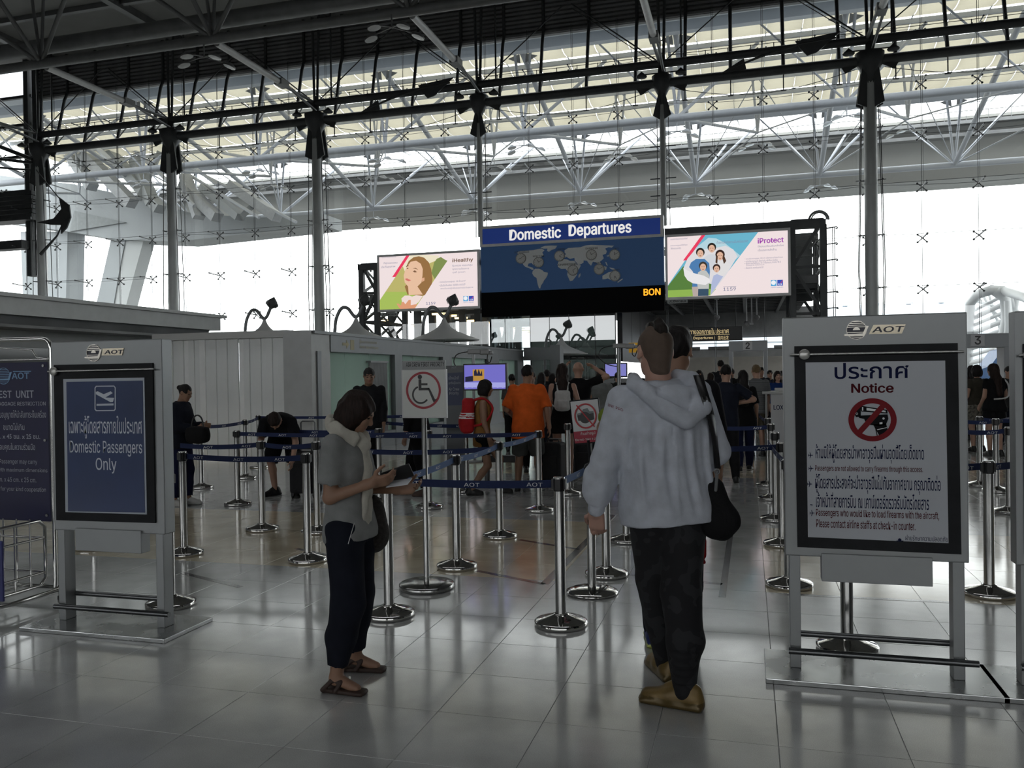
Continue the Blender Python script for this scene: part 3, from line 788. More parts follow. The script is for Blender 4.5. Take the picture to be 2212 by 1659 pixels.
# continents, traced as flat metal cut-outs (zoomed map pixel -> photo pixel)
def Z2(x, y): return (1030+x*420/2212, 480+y*420/2212)
LAND = {
 'north_america': [(455,350),(490,330),(560,325),(650,318),(700,305),(740,300),(770,320),(745,345),(760,375),(735,395),(700,420),(680,450),(650,462),(645,490),(625,465),(590,470),(580,500),(610,510),(640,520),(650,545),(625,540),(590,520),(555,510),(530,485),(515,455),(490,430),(480,385),(470,360)],
 'greenland': [(725,288),(780,270),(850,266),(915,268),(895,300),(850,318),(820,340),(800,325),(805,300),(760,302)],
 'south_america': [(635,560),(665,530),(710,530),(745,545),(765,565),(810,575),(805,605),(785,640),(765,665),(755,690),(735,715),(722,755),(708,750),(695,710),(685,660),(680,635),(650,615),(632,585)],
 'africa': [(920,480),(935,440),(980,420),(1030,425),(1060,440),(1110,440),(1140,480),(1185,492),(1165,530),(1140,560),(1140,600),(1110,640),(1090,665),(1060,670),(1045,635),(1030,600),(1035,560),(1010,530),(960,532),(925,510)],
 'eurasia': [(1000,345),(1000,320),(1040,295),(1100,290),(1180,285),(1240,265),(1300,258),(1400,262),(1500,265),(1560,268),(1535,290),(1500,285),(1460,300),(1480,330),(1470,360),(1430,372),(1445,410),(1420,435),(1400,450),(1415,475),(1385,480),(1350,455),(1320,450),(1300,495),(1275,470),(1255,440),(1215,435),(1215,460),(1160,490),(1115,437),(1112,405),(1060,418),(1020,395),(995,410),(985,385),(1015,365)],
 'australia': [(1430,650),(1430,610),(1465,590),(1500,570),(1540,560),(1575,590),(1600,620),(1590,660),(1560,668),(1520,655),(1490,640),(1460,648)],
 'madagascar': [(1155,630),(1160,600),(1180,580),(1178,610),(1165,632)],
 'islands': [(1510,515),(1560,525),(1590,550),(1555,545),(1520,530)],
 'borneo': [(1450,500),(1480,510),(1470,545),(1450,540)],
 'philippines': [(1460,450),(1475,455),(1490,495),(1475,490)],
 'new_zealand': [(1600,680),(1655,640),(1660,650),(1605,690)],
 'japan': [(1475,385),(1500,375),(1515,350),(1520,375),(1495,392)],
}
map_grey = mat('map_grey_cutout', (.78,.80,.80), .5)
for kname, pts in LAND.items():
    m_ = MB(); ppoly(m_, [Z2(*p) for p in pts], YS, .03); m_.build('map_land', map_grey, dd)
m_ = MB()
def Z2t(s, x0, y0, x1, y1):
    a = Z2(x0, y0); b = Z2(x1, y1); ptext(m_, s, (a[0], a[1], b[0], b[1]), YS-.035, .02)
Z2t('LOS ANGELES', 425, 328, 596, 350); Z2t('NEW YORK', 638, 375, 768, 395); Z2t('LONDON', 905, 297, 1000, 318); Z2t('SHANGHAI', 1235, 285, 1378, 308)
Z2t('JOHANNESBURG', 918, 468, 1140, 492); Z2t('BANGKOK', 1330, 452, 1420, 472); Z2t('TOKYO', 1545, 290, 1615, 308); Z2t('SYDNEY', 1545, 532, 1625, 550)
m_.build('city_lettering', black_m, dd)
for (cx_, cy_, hh, mm_) in ((503,413,8.3,9),(705,457,11.3,10),(942,385,4.3,10),(1305,372,11.4,10),(1568,372,0.2,10),(1095,547,5.3,10),(1393,537,10.3,10),(1573,612,6.1,25)):
    u, v = Z2(cx_, cy_); c = onY(u, v, YS-.03); r = .255
    m_ = MB(); m_.tube((c.x, YS-.03, c.z), (c.x, YS-.09, c.z), r, n=28); face = m_.build('clock', mat('clock_case', (.20,.20,.19), .4, .5), dd)
    ORG[face.name] = ORG[dd.name]
    m_ = MB(); disc(m_, (c.x, YS-.091, c.z), r*.86, .002); m_.build('clock_face', mat('clock_face', (.62,.62,.60), .5), face)
    m_ = MB()
    for q in range(12):
        g = 2*pi*q/12; m_.beam((c.x+r*.68*cos(g), YS-.097, c.z+r*.68*sin(g)), (c.x+r*.78*cos(g), YS-.097, c.z+r*.78*sin(g)), .012, .02, up=(0,1,0))
    for a_, L, w_ in ((hh/12, .5, .022), (mm_/60, .74, .016)):
        g = pi/2-2*pi*a_; m_.beam((c.x, YS-.10, c.z), (c.x+r*L*cos(g), YS-.10, c.z+r*L*sin(g)), w_, .006, up=(0,1,0))
    m_.build('clock_hands', black_m, face)

# ------------------------------------------------------------ advertising light boxes
def advert(u0, u1, vt, vb, label):
    um = (u0+u1)/2; x0 = onY(u0, (vt+vb)/2, YS).x; x1 = onY(u1, (vt+vb)/2, YS).x; z1 = onY(um, vt, YS).z; z0 = onY(um, vb, YS).z
    a = thing('advertising_lightbox', ((x0+x1)/2, YS, z0), label, 'billboard')
    frame_box(a, x0, x1, z0, z1, YS, .35, .11, alu)
    m_ = MB(); m_.box(x0+.11, YS-.02, z0+.11, x1-.11, YS, z1-.11); m_.build('lit_panel', emat('lit_pinkish_white', (.93,.80,.80), .93), a)
    return a, x0+.11, x1-.11, z0+.11, z1-.11
def q(u, v, Y): return onY(u, v, Y)
adv, ax0, ax1, az0, az1 = advert(816, 1037, 545, 670, 'lit billboard of a smiling long-haired woman on green, reading iHealthy')
Y1 = YS-.022
# graphic coordinates: zoomed pixel of crop (760,480) scale 320/2212
def G1(x, y): return (760+x*320/2212, 480+y*320/2212)
def gp(root, nm, polys, col, Y, s=.95, G=G1, th=.003):
    m_ = MB()
    for pts in polys: ppoly(m_, [G(*p) for p in pts], Y, th)
    return m_.build(nm, emat('lit_'+nm+'_%d%d%d' % tuple(int(c*99) for c in col), col, s), root)
gp(adv, 'meadow_picture', [[(415,1170),(650,820),(885,475),(1428,575),(935,1297),(418,1312)]], (.55,.50,.17), Y1, .9)
gp(adv, 'grass_picture', [[(415,1170),(505,1040),(1100,1040),(935,1297),(418,1312)]], (.42,.56,.12), Y1-.004, .9)
gp(adv, 'sky_picture', [[(760,655),(885,475),(1300,500),(1290,560),(800,760)]], (.88,.80,.60), Y1-.004, .95)
gp(adv, 'tree_picture', [[(1230,600),(1270,545),(1330,520),(1390,560),(1428,575),(1240,850),(1190,760)]], (.25,.32,.10), Y1-.006, .85)
gp(adv, 'red_stripe', [[(830,472),(878,470),(655,815),(603,820)]], (.85,.05,.12), Y1-.008, .95)
gp(adv, 'hair_picture', [[(815,660),(850,580),(920,525),(1000,508),(1080,530),(1150,600),(1185,700),(1205,850),(1195,920),(1090,1090),(1030,1100),(830,1080),(790,960),(850,900)]], (.36,.19,.07), Y1-.010, .85)
gp(adv, 'face_picture', [[(830,655),(880,590),(960,575),(1030,620),(1060,700),(1055,800),(1040,900),(980,960),(1060,1080),(850,1090),(840,960),(790,900),(775,800),(795,720)]], (.86,.56,.38), Y1-.014, .93)
gp(adv, 'eye_picture', [[(815,690),(835,680),(848,692),(832,700)],[(912,735),(940,718),(975,745),(940,752)],[(810,655),(840,640),(850,650),(812,668)],[(905,690),(950,680),(995,712),(945,694)]], (.25,.13,.07), Y1-.018, .8)
gp(adv, 'lips_picture', [[(795,845),(825,838),(885,868),(850,882),(810,868)]], (.75,.22,.18), Y1-.018, .85)
gp(adv, 'ear_picture', [[(1045,840),(1085,825),(1085,870),(1050,895)]], (.80,.45,.28), Y1-.018, .9)
gp(adv, 'dress_picture', [[(740,1140),(790,1095),(860,1095),(900,1110),(960,1090),(1060,1100),(1000,1190),(940,1240),(760,1240)]], (.90,.74,.70), Y1-.018, .95)
gp(adv, 'hand_picture', [[(668,1215),(700,1215),(735,1245),(740,1200),(770,1185),(800,1225),(850,1160),(880,1160),(880,1240),(980,1220),(935,1297),(730,1300),(700,1270)]], (.80,.36,.20), Y1-.022, .9)
m_ = MB(); ptext(m_, 'iHealthy', (*G1(1500,535), *G1(1812,605)), Y1-.004, .04); m_.build('brown_lettering', emat('lit_brown_letter', (.22,.13,.08), .8), adv)
m_ = MB()
for s, b in (('คุ้มครอง ครอบคลุม', (1500,625,1800,665)), ('ทุกความต้องการ', (1502,678,1750,715)), ('ทุกที่ ทุกเวลา', (1505,728,1692,765)), ('ที่สุดของแผน', (475,588,680,630)), ('ประกันสุขภาพ', (440,645,648,690)),
             ('• วงเงินคุ้มครองสูงสุด 100 ล้านบาท*', (1300,868,1700,905)), ('• เบี้ยเริ่มต้นเพียง 18,000 บาทต่อปี*', (1300,918,1700,955)), ('ยกระดับมาตรฐานใหม่ของการประกันสุขภาพ', (1325,965,1812,1000))):
    ptext(m_, s, (*G1(b[0], b[1]), *G1(b[2], b[3])), Y1-.004, .0)
ptext(m_, 'แบบประกันสุขภาพโดนใจ', (*G1(447,512), *G1(660,535)), Y1-.004)
ptext(m_, '1159', (*G1(1108,1190), *G1(1248,1232)), Y1-.004, .02)
m_.build('grey_lettering', emat('lit_grey_letter', (.28,.28,.42), .8), adv)
def logos(root, G, x, y):
    gp(root, 'light_blue_square', [[(x,y),(x+72,y-2),(x+72,y+76),(x,y+78)]], (.10,.42,.75), Y1-.004, .9, G)
    gp(root, 'dark_blue_square', [[(x+82,y-2),(x+155,y-5),(x+155,y+72),(x+82,y+75)]], (.04,.09,.50), Y1-.004, .9, G)
    m_ = MB(); c = onY(*G(x+36, y+38), Y1-.007)
    disc(m_, (c.x-.01, Y1-.007, c.z+.02), .10, .003, 12); ppoly(m_, [G(x+20,y+40), G(x+52,y+40), G(x+46,y+66), G(x+38,y+52), G(x+30,y+66)], Y1-.007, .003)
    ptext(m_, 'AXA', (*G(x+92, y+40), *G(x+146, y+68)), Y1-.008, .03)
    m_.build('logo_mark', emat('lit_logo_white', (.9,.93,.97), .93), root)
    m_ = MB(); ppoly(m_, [G(x+122,y+38), G(x+148,y+2), G(x+154,y+2), G(x+130,y+38)], Y1-.008, .003); m_.build('logo_slash', emat('lit_red_slash', (.8,.05,.08), .9), root)
    m_ = MB(); ptext(m_, 'กรุงไทย', (*G(x, y+84), *G(x+72, y+104)), Y1-.004); ptext(m_, 'แอกซ่า', (*G(x+82, y+80), *G(x+155, y+100)), Y1-.004); m_.build('logo_lettering', emat('lit_blue_letter', (.10,.25,.55), .8), root)
logos(adv, G1, 1665, 1103)
adv2, ax0, ax1, az0, az1 = advert(1437, 1708, 500, 643, 'lit billboard of a family hugging under a wing, reading iProtect')
def G2(x, y): return (1430+x*370/2212, 480+y*370/2212)
gp(adv2, 'sky_picture', [[(300,490),(570,152),(1255,110),(740,790),(60,975),(60,840)]], (.16,.50,.66), Y1, .9, G2)
gp(adv2, 'cloud_picture', [[(600,200),(700,210),(800,260),(1010,430),(800,620),(500,500),(400,360)]], (.50,.72,.80), Y1-.004, .9, G2)
gp(adv2, 'trees_picture', [[(65,838),(275,570),(420,640),(640,760),(630,900),(66,910)]], (.12,.26,.06), Y1-.006, .8, G2)
gp(adv2, 'lawn_picture', [[(66,880),(400,868),(700,860),(625,945),(66,975)]], (.32,.52,.10), Y1-.008, .85, G2)
gp(adv2, 'red_stripe', [[(522,155),(572,150),(322,492),(272,495)]], (.85,.05,.12), Y1-.008, .95, G2)
gp(adv2, 'wing_picture', [[(275,600),(330,470),(430,350),(560,350),(700,330),(820,305),(920,350),(975,440),(830,680),(625,945),(640,800),(600,790),(480,790),(380,770),(310,700)]], (.78,.76,.78), Y1-.010, .92, G2)
def ad_person(hx, hy, r, hair, shirt, pts, k):
    gp(adv2, 'shirt_picture', [pts], shirt, Y1-.012-.004*k, .85, G2)
    n_ = 14
    gp(adv2, 'hair_picture', [[(hx+r*1.18*cos(2*pi*i/n_), hy-r*.25+r*1.2*sin(2*pi*i/n_)) for i in range(n_)]], hair, Y1-.014-.004*k, .8, G2)
    gp(adv2, 'face_picture', [[(hx+r*.85*cos(2*pi*i/n_), hy+r*.15+r*1.05*sin(2*pi*i/n_)) for i in range(n_)]], (.80,.50,.36), Y1-.016-.004*k, .9, G2)
    gp(adv2, 'eye_picture', [[(hx-r*.5, hy), (hx-r*.2, hy-4), (hx-r*.2, hy+6)], [(hx+r*.2, hy-4), (hx+r*.5, hy), (hx+r*.2, hy+6)], [(hx-r*.3, hy+r*.65), (hx+r*.3, hy+r*.65), (hx, hy+r*.85)]], (.25,.08,.06), Y1-.019-.004*k, .8, G2)
ad_person(643, 335, 48, (.03,.025,.02), (.74,.76,.80), [(530,470),(600,415),(690,415),(720,470),(740,560),(600,640),(550,560)], 0)
ad_person(750, 430, 52, (.05,.025,.02), (.86,.84,.84), [(690,510),(760,500),(830,500),(890,560),(840,640),(770,700),(690,620)], 1)
gp(adv2, 'long_hair_picture', [[(700,400),(690,520),(715,540),(720,440)],[(790,400),(830,500),(800,540),(780,470)]], (.10,.05,.03), Y1-.022, .8, G2)
ad_person(495, 400, 48, (.03,.025,.02), (.09,.24,.50), [(375,520),(440,475),(550,475),(610,530),(620,640),(600,830),(390,840),(400,640),(350,580)], 1)
gp(adv2, 'trousers_picture', [[(385,835),(470,830),(470,955),(400,955)]], (.55,.46,.42), Y1-.022, .85, G2)
ad_person(530, 575, 46, (.06,.05,.04), (.60,.62,.60), [(465,650),(500,625),(570,625),(610,680),(605,865),(465,865),(450,760)], 3)
gp(adv2, 'jeans_picture', [[(468,862),(602,860),(600,950),(465,952)]], (.05,.10,.16), Y1-.030, .8, G2)
ad_person(705, 600, 42, (.05,.03,.02), (.50,.56,.80), [(665,690),(710,670),(760,690),(790,700),(630,940),(640,780)], 4)
gp(adv2, 'near_wing_picture', [[(275,590),(320,620),(420,660),(540,690),(610,730),(625,770),(560,810),(480,800),(400,790),(330,750),(290,690)]], (.86,.84,.85), Y1-.040, .93, G2)
m_ = MB(); ptext(m_, 'iProtect', (*G2(1235,198), *G2(1572,268)), Y1-.004, .04); m_.build('purple_lettering', emat('lit_purple_letter', (.42,.07,.50), .8), adv2)
m_ = MB()
for s, b in (('ให้คุณเปลี่ยนเงินหลักร้อย', (1238,290,1572,325)), ('เป็นมรดกหลักล้าน', (1240,338,1480,370)), ('แบบประกันมรดกออมทรัพย์', (110,203,328,225)), ('มอบการดูแลที่ดีที่สุด', (110,285,328,312)), ('ให้ครอบครัว', (112,322,245,348)),
             ('ด้วยการส่งต่อความมั่นคงในอนาคต', (705,230,1112,270)), ('• ความคุ้มครองสูงสุด 120 เท่า เบี้ยจ่ายตามที่คุณกำหนด', (1068,450,1560,478)), ('• การันตีสบายกระเป๋า เบี้ยเท่าเดิม หลักร้อย ต่อเดือน', (1068,482,1495,508)),
             ('• เลือกจ่ายเบี้ยได้นาน 10 ปี หรือครบๆ จ่ายถึง 90 ปี', (1068,508,1535,540)), ('ชีวิตสุขภาพ ไม่ต้องตรวจ', (1085,542,1320,565)), ('• เบี้ยประกัน ลดหย่อนภาษี ได้', (1068,572,1310,598))):
    ptext(m_, s, (*G2(b[0], b[1]), *G2(b[2], b[3])), Y1-.008, .0)
ptext(m_, '1159', (*G2(792,842), *G2(955,885)), Y1-.004, .02)
barpoly(m_, onY(*G2(790,832), YS).x, onY(*G2(958,832), YS).x, onY(*G2(874,833), YS).z, onY(*G2(874,829), YS).z, Y1-.003)
m_.build('grey_lettering', MATS['lit_grey_letter'], adv2)
logos(adv2, G2, 1407, 748)
# owner plates under the billboards
for (u0, u1, vt, vb, lab) in ((823, 858, 675, 683, 'small grey nameplate hanging under the left billboard'), (1442, 1485, 646, 655, 'small grey nameplate hanging under the right billboard')):
    um = (u0+u1)/2; x0 = onY(u0, vt, YS).x; x1 = onY(u1, vt, YS).x; z1 = onY(um, vt, YS).z; z0 = onY(um, vb, YS).z
    p_ = thing('name_plate', ((x0+x1)/2, YS, z0), lab, 'sign')
    m_ = MB(); m_.box(x0, YS, z0, x1, YS+.05, z1); m_.build('plate_body', mat('nameplate_grey', (.34,.36,.36), .4), p_)
    m_ = MB(); text_mb(m_, 'JCDecaux', x0+.05, x1-.05, z0+.04, z1-.03, YS-.004, .03); m_.build('plate_lettering', black_m, p_)
    m_ = MB(); m_.tube((x0+.1, YS+.02, z1), (x0+.1, YS+.02, z1+.25), .015, n=6); m_.tube((x1-.1, YS+.02, z1), (x1-.1, YS+.02, z1+.25), .015, n=6); m_.build('hanger', steel_mid, p_)

# ------------------------------------------------------------ dark steel portal carrying the signs, passage behind it
gl, gr_ = onY(781, 640, 39.6).x, onY(1784, 600, 39.6).x
gtl = onY(781, 573, 39.6).z; gtr = 8.3
por = thing('steel_portal', ((gl+gr_)/2, 39.6, 0), 'dark steel lattice portal carrying the signs above the security entrance', 'gantry')
def lattice(x0, x1, z0, z1, y0, y1, n_, nm='lattice_tower', r=.13):
    m_ = MB()
    for x in (x0, x1):
        for y in (y0, y1): m_.beam((x, y, z0), (x, y, z1), r*2, r*2, up=(0,1,0))
    for k in range(n_+1):
        z = z0+(z1-z0)*k/n_
        for y in (y0, y1): m_.beam((x0, y, z), (x1, y, z), .12, .12)
        for x in (x0, x1): m_.beam((x, y0, z), (x, y1, z), .12, .12)
        if k < n_:
            z2 = z0+(z1-z0)*(k+1)/n_
            for y in (y0, y1): m_.beam((x0 if k % 2 else x1, y, z), (x1 if k % 2 else x0, y, z2), .13, .13)
            for x in (x0, x1): m_.beam((x, y0, z), (x, y1, z2), .11, .11); m_.beam((x, y1, z), (x, y0, z2), .08, .08)
    return m_.build(nm, steel_dark, por)
x1_ = onY(818, 640, 39.6).x
lattice(gl+.13, x1_, 0, gtl, 39.4, 43.0, 5)
x2_ = onY(1712, 600, 39.6).x
lattice(x2_, gr_-.13, 0, gtr, 39.4, 43.5, 4)
m_ = MB(); m_.box(gl, 39.2, gtl-.3, bx0, 39.6, gtl); m_.box(bx1, 39.3, gtr-.35, gr_, 39.7, gtr); m_.box(bx0-.1, 39.45, gtl-.35, bx1+.1, 39.6, gtl-.1); m_.box(x2_+.3, 43.2, 5.0, gr_-.3, 43.4, gtr)
for k in range(6): m_.box(x2_+.1, 42.5, 5.6+k*.5, gr_-.1, 42.9, 5.72+k*.5)
m_.build('top_beam', steel_dark, por)
m_ = MB()                                        # pipe ring and small ladder rungs beside the right tower
cc = onY(1769, 508, 40.2); m_.path([(cc.x+.42*cos(g), 40.2, gtr+.1+.42*sin(g)) for g in [pi*k/10 for k in range(11)]], .05, n=8)
m_.path([(cc.x+.33*cos(g), 40.1, gtr+.1+.33*sin(g)) for g in [pi*k/10 for k in range(11)]], .03, n=8)
for k in range(10): z = 1.5+k*.72; m_.path([(gr_+.02, 40, z), (gr_+.5, 39.8, z+.02), (gr_+.55, 40, z), (gr_+.5, 40.2, z)], .03, n=6)
for dx in (.34, .42): m_.tube((gr_+dx, 40, 0), (gr_+dx, 40, gtr-.3), .02, n=6)
m_.build('cable_ladder', steel_mid, por)
m_ = MB()
m_.box(gr_-.1, 39.8, 0, gr_+.08, 41.5, gtr-.15); m_.build('cable_tray', mat('rough_dark_lagging', (.03,.03,.03), .9, var=.3, bump=.6, bs=8), por)
# deck of the passage: dark roof running outwards, lattice sides, lights
pas = thing('passage', (-4, 46, 0), kind='structure')
x3 = onY(1335, 660, 39.6).x
m_ = MB(); m_.box(gl+.3, 39.9, 5.55, gr_-.3, 62, 5.9); m_.build('passage_roof', louvre_dark, pas)
m_ = MB()
for k in range(14): m_.box(x3, 40.2+k*1.1, 5.35, gr_-.3, 40.35+k*1.1, 5.55)
for k in range(5): m_.box(x3+k*1.9, 40, 5.25, x3+k*1.9+.15, 56, 5.5)
m_.build('passage_beam', steel_dark, pas)
m_ = MB()
for x0, x1, y in ((gl+.5, onY(1100, 700, 46).x, 46.0), (gl+.5, onY(1120, 700, 52).x, 52)):
    n_ = 6; L = (x1-x0)/n_
    for k in range(n_+1): m_.beam((x0+k*L, y, 0), (x0+k*L, y, 5.55), .38, .3, up=(0,1,0))
    for z in (5.3, 3.2, 1.4): m_.beam((x0, y, z), (x1, y, z), .2, .22)
    for k in range(n_): m_.beam((x0+k*L, y+.1, 1.4 if k % 2 else 5.3), (x0+(k+1)*L, y+.1, 5.3 if k % 2 else 1.4), .17, .17)
m_.build('passage_lattice', steel_dark, pas)
lamp_m = emat('warm_fluorescent', (1.0, .70, .32), 4.0)
lampc = thing('tube_light', (0,0,0), 'x', 'ceiling light', local=True)
m_ = MB(); m_.box(-.42, -.09, 0, .42, .09, .06); m_.build('lamp_housing', steel_mid, lampc)
m_ = MB(); m_.path([(-.4, 0, -.04), (0, 0, -.05), (.4, 0, -.04)], .075, n=8); m_.build('lamp_tube', lamp_m, lampc)
spots = [(948,676),(972,680),(996,685),(1021,691),(1045,696),(838,691),(900,702),(1080,703),(1107,708),(1122,711),(1138,715),(1152,718)]
for i, (u, v) in enumerate(spots):
    Yl = 39.9+14*max(0.02, (1.0-(5.2-1.605)/(5.2-1.605))) if False else None
    d = ray(u, v); t = (5.2-EYE.z)/d.z; p = EYE+d*t
    if p.y > 58 or p.y < 40.6: p = onY(u, v, min(58, max(40.8, p.y)))
    o = lampc if i == 0 else copy_tree(lampc)
    o.location = p
    tag(o, (ORD[i]+' warm tube light from the left in the receding row beneath the left billboard') if i < 5 else (ORD[i-5]+' warm tube light among those seen left of and through the glazed lobby'), group='tube lights under the passage roof')
    m_ = MB(); m_.tube((p.x, p.y, p.z+.05), (p.x, p.y, 5.56), .012, n=5) if p.z < 5.5 else m_.box(p.x-.02, p.y-.02, p.z, p.x+.02, p.y+.02, p.z+.02)
    m_.build('lamp_rod', steel_dark, pas)
# glazed lobby: green-tinted panes on posts
lob = thing('glass_lobby', (-7.5, 39.2, 0), 'tall glazed lobby with clamped panes hanging below the map sign', 'glass screen')
lg = glass_mat('lobby_glass', (.075,.088,.084), .18, dirt_haze=.05, dirt_haze_col=(.75,.82,.82))
lx = [onY(u, 700, 39.0).x for u in (1061, 1091, 1145, 1187, 1229, 1285, 1329)]
zt_ = onY(1235, 661, 39.0).z
for i in range(len(lx)-1):
    gm_ = lg if i >= 2 else glass_mat('clear_lobby_glass', (.75,.82,.82), .10)
    MB().box(lx[i]+.015, 38.99, .08, lx[i+1]-.015, 39.01, zt_).build('glass_pane', gm_, lob)
    m_ = MB(); x = lx[i+1]; m_.prism([(x-.13, 38.96, zt_+.03), (x+.13, 38.96, zt_+.03), (x, 38.96, zt_-.2)], (0, .08, 0)); m_.box(x-.02, 39.02, .0, x+.02, 39.1, zt_+.1); m_.build('pane_clamp', steel_mid, lob)
m_ = MB()
for x in (lx[0], lx[1]): m_.box(x-.12, 39.1, 0, x+.12, 39.4, zt_+.1)
m_.box(lx[0]-.1, 39.1, zt_-.9, lx[2], 39.4, zt_-.65); m_.box(lx[0]-.1, 39.1, 2.3, lx[-1]+.1, 39.35, 2.5)
m_.build('lobby_frame', mat('green_grey_frame', (.07,.09,.088), .4, .3), lob)
# right side dark wall of the passage, pale back wall, hanging cameras, lintel sign
m_ = MB(); m_.box(x3-.2, 40.6, 2.2, x3+.05, 56, 5.5); m_.build('passage_wall', mat('dark_cladding', (.05,.05,.052), .45, var=.15), pas)
m_ = MB(); m_.box(x3, 55, 0, gr_+4, 55.2, 2.55); m_.build('wall_front', mat('cream_wall', (.42,.40,.36), .7, var=.04), kind='structure')
m_ = MB(); m_.box(x3, 54.8, 3.75, gr_+1, 55.0, 5.6); m_.box(x3, 56, 2.5, gr_+1, 56.2, 3.1)
for k in range(5): m_.tube((x3+1.5+k*2.0, 54.5, 3.1), (x3+3.0+k*2.0, 54.5, 3.1), .12, n=8)
m_.build('service_pipes', steel_mid, pas)
m_ = MB(); m_.box(x3+.2, 54.6, 3.60, gr_, 54.7, 3.70); m_.build('light_strip', emat('cool_light_strip', (.85,.92,1.0), 1.2), pas)
def cam_drop(u, vt, vb, dome, label):
    p = onY(u, vt, 40.1); zb = onY(u, vb, 40.1).z
    c = thing('hanging_camera' if dome else 'hanging_rod', (p.x, 40.1, zb), label, 'camera' if dome else 'bracket')
    zc = 5.24
    m_ = MB(); m_.tube((p.x, 40.1, zb+.12), (p.x, 40.1, zc+.3), .03, n=8); m_.box(p.x-.1, 40.02, p.z-.03, p.x+.1, 40.18, p.z+.03); m_.build('drop_pipe', mat('pale_pipe', (.35,.36,.37), .4, .3), c)
    if dome:
        m_ = MB(); m_.lathe([(0, .16), (.10, .14), (.13, .04), (.12, 0), (.09, -.07), (0, -.11)], (p.x, 40.1, zb+.02), 14); m_.build('camera_dome', mat('grey_dome', (.22,.22,.23), .3), c)
    else:
        m_ = MB(); m_.box(p.x-.08, 40.04, zb+.06, p.x+.08, 40.16, zb+.14); m_.build('rod_plate', MATS['pale_pipe'], c)
cam_drop(1548, 646, 688, True, 'dome camera on a pale drop pipe under the right billboard, left one')
cam_drop(1612, 643, 702, True, 'small dome camera on a thin drop pipe left of the longest hanging rod')
cam_drop(1623, 642, 704, False, 'longest pale pipe hanging under the right billboard, ending in a plate')
cam_drop(1634, 642, 688, True, 'dome camera on a drop pipe right of the longest hanging rod')
Yn = 41.2
a, b = onY(1480, 708, Yn), onY(1604, 735, Yn)
hs = thing('hanging_sign', ((a.x+b.x)/2, Yn, b.z), 'black hanging direction sign with gold Thai, English and Chinese lettering', 'sign')
m_ = MB(); m_.bbox(a.x, Yn, b.z, b.x, Yn+.15, a.z, .02); m_.build('sign_board', black_m, hs)
m_ = MB(); ptext(m_, 'ทางออกภายในประเทศ', (1490, 709, 1574, 721), Yn-.005, .01); ptext(m_, 'Departures', (1498, 727, 1540, 734), Yn-.005, .01); ptext(m_, '|', (1543.5, 726.5, 1544.5, 733.5), Yn-.005); ptext(m_, '国内出发', (1551, 725, 1574, 734), Yn-.005)
p0 = onY(1500, 723.6, Yn); p1 = onY(1576, 722.4, Yn); m_.box(p0.x, Yn-.006, p1.z, p1.x, Yn, p1.z+.02)
m_.build('gold_lettering', emat('gold_lit_letter', (.75,.58,.30), .8), hs)
m_ = MB(); m_.tube((a.x+.4, Yn+.07, a.z), (a.x+.4, Yn+.07, 5.54), .02, n=6); m_.tube((b.x-.3, Yn+.07, a.z), (b.x-.3, Yn+.07, 5.54), .02, n=6)
m_.build('sign_hanger', steel_dark, hs)
# yellow notice board beyond the lobby
a = onY(1374, 747, 40.2); ys_ = thing('hanging_notice', (a.x, 40.2, a.z-.32), 'small yellow hanging sign just left of the shaved head', 'sign')
m_ = MB(); m_.box(a.x-.35, 40.2, a.z-.32, a.x+.35, 40.26, a.z+.15); m_.build('sign_board', mat('yellow_sign_paint', (.55,.30,.02), .5, emit=(.55,.30,.02), es=.3), ys_)
m_ = MB(); m_.tube((a.x-.2, 40.23, a.z+.15), (a.x-.2, 40.23, 5.54), .01, n=6); m_.tube((a.x+.2, 40.23, a.z+.15), (a.x+.2, 40.23, 5.54), .01, n=6); m_.build('hanger_rod', steel_dark, ys_)

# ------------------------------------------------------------ left office block with deep fascia
XO = -14.5
ofc = thing('office_block', (XO, 12, 0), 'low grey office block with deep projecting fascia along the left side', 'building')
m_ = MB()
m_.box(XO-5, 2, 3.0, XO, 20.7, 3.36); m_.box(XO-5, 1.5, 3.36, XO+.08, 20.9, 3.44)
m_.build('fascia', mat('fascia_grey', (.5,.51,.51), .5, .1, var=.06), ofc)
m_ = MB(); m_.prism([(XO-5, 2, 3.0), (XO-.15, 2, 3.0), (XO-.25, 2, 2.78), (XO-5, 2, 2.78)], (0, 18.4, 0)); m_.box(XO-5, 2, 2.72, XO+.25, 21.4, 2.78); m_.build('soffit', louvre_dark, ofc)
m_ = MB(); m_.box(XO-5, 2, 0, XO-.55, 20.5, 2.72); m_.build('office_wall', mat('office_wall_grey', (.42,.43,.44), .6, var=.05), ofc)
m_ = MB(); m_.box(XO-.56, 8.5, 1.55, XO-.53, 16, 2.35); m_.build('window_glazing', mat('dark_window', (.03,.035,.04), .15), ofc)

# ------------------------------------------------------------ folding partition, grey pier and frosted kiosk wall
part_m = mat('ribbed_partition', (.84,.86,.86), .5, .0, var=.06, vs=1.2)
fp = thing('folding_partition', (-10.2, 14.7, 0), 'pale grey folding partition of narrow vertical panels under a top rail', 'partition')
xl, xr = onY(364, 850, 14.7).x, onY(628, 850, 14.7).x
n_ = 22; wv = (xr-xl)/n_
pmb = MB(); pmb.bbox(-wv/2-.006, -.02, .03, wv/2-.004, .02, 2.42, .004); pme2 = raw(pmb, 'partition_panel', part_m)
pmb = MB(); pmb.bbox(-wv/2-.002, -.02, .03, wv/2+.002, .02, 2.42, .004); pme3 = raw(pmb, 'partition_panel', mat('ribbed_partition_light', (.93,.94,.94), .45, .0, var=.05))
for i in range(n_):
    share('partition_panel', pme3 if i in (6, 13, 3) else pme2, fp, (xl+wv*(i+.5), 14.7+(.036 if i % 2 else 0), 0))
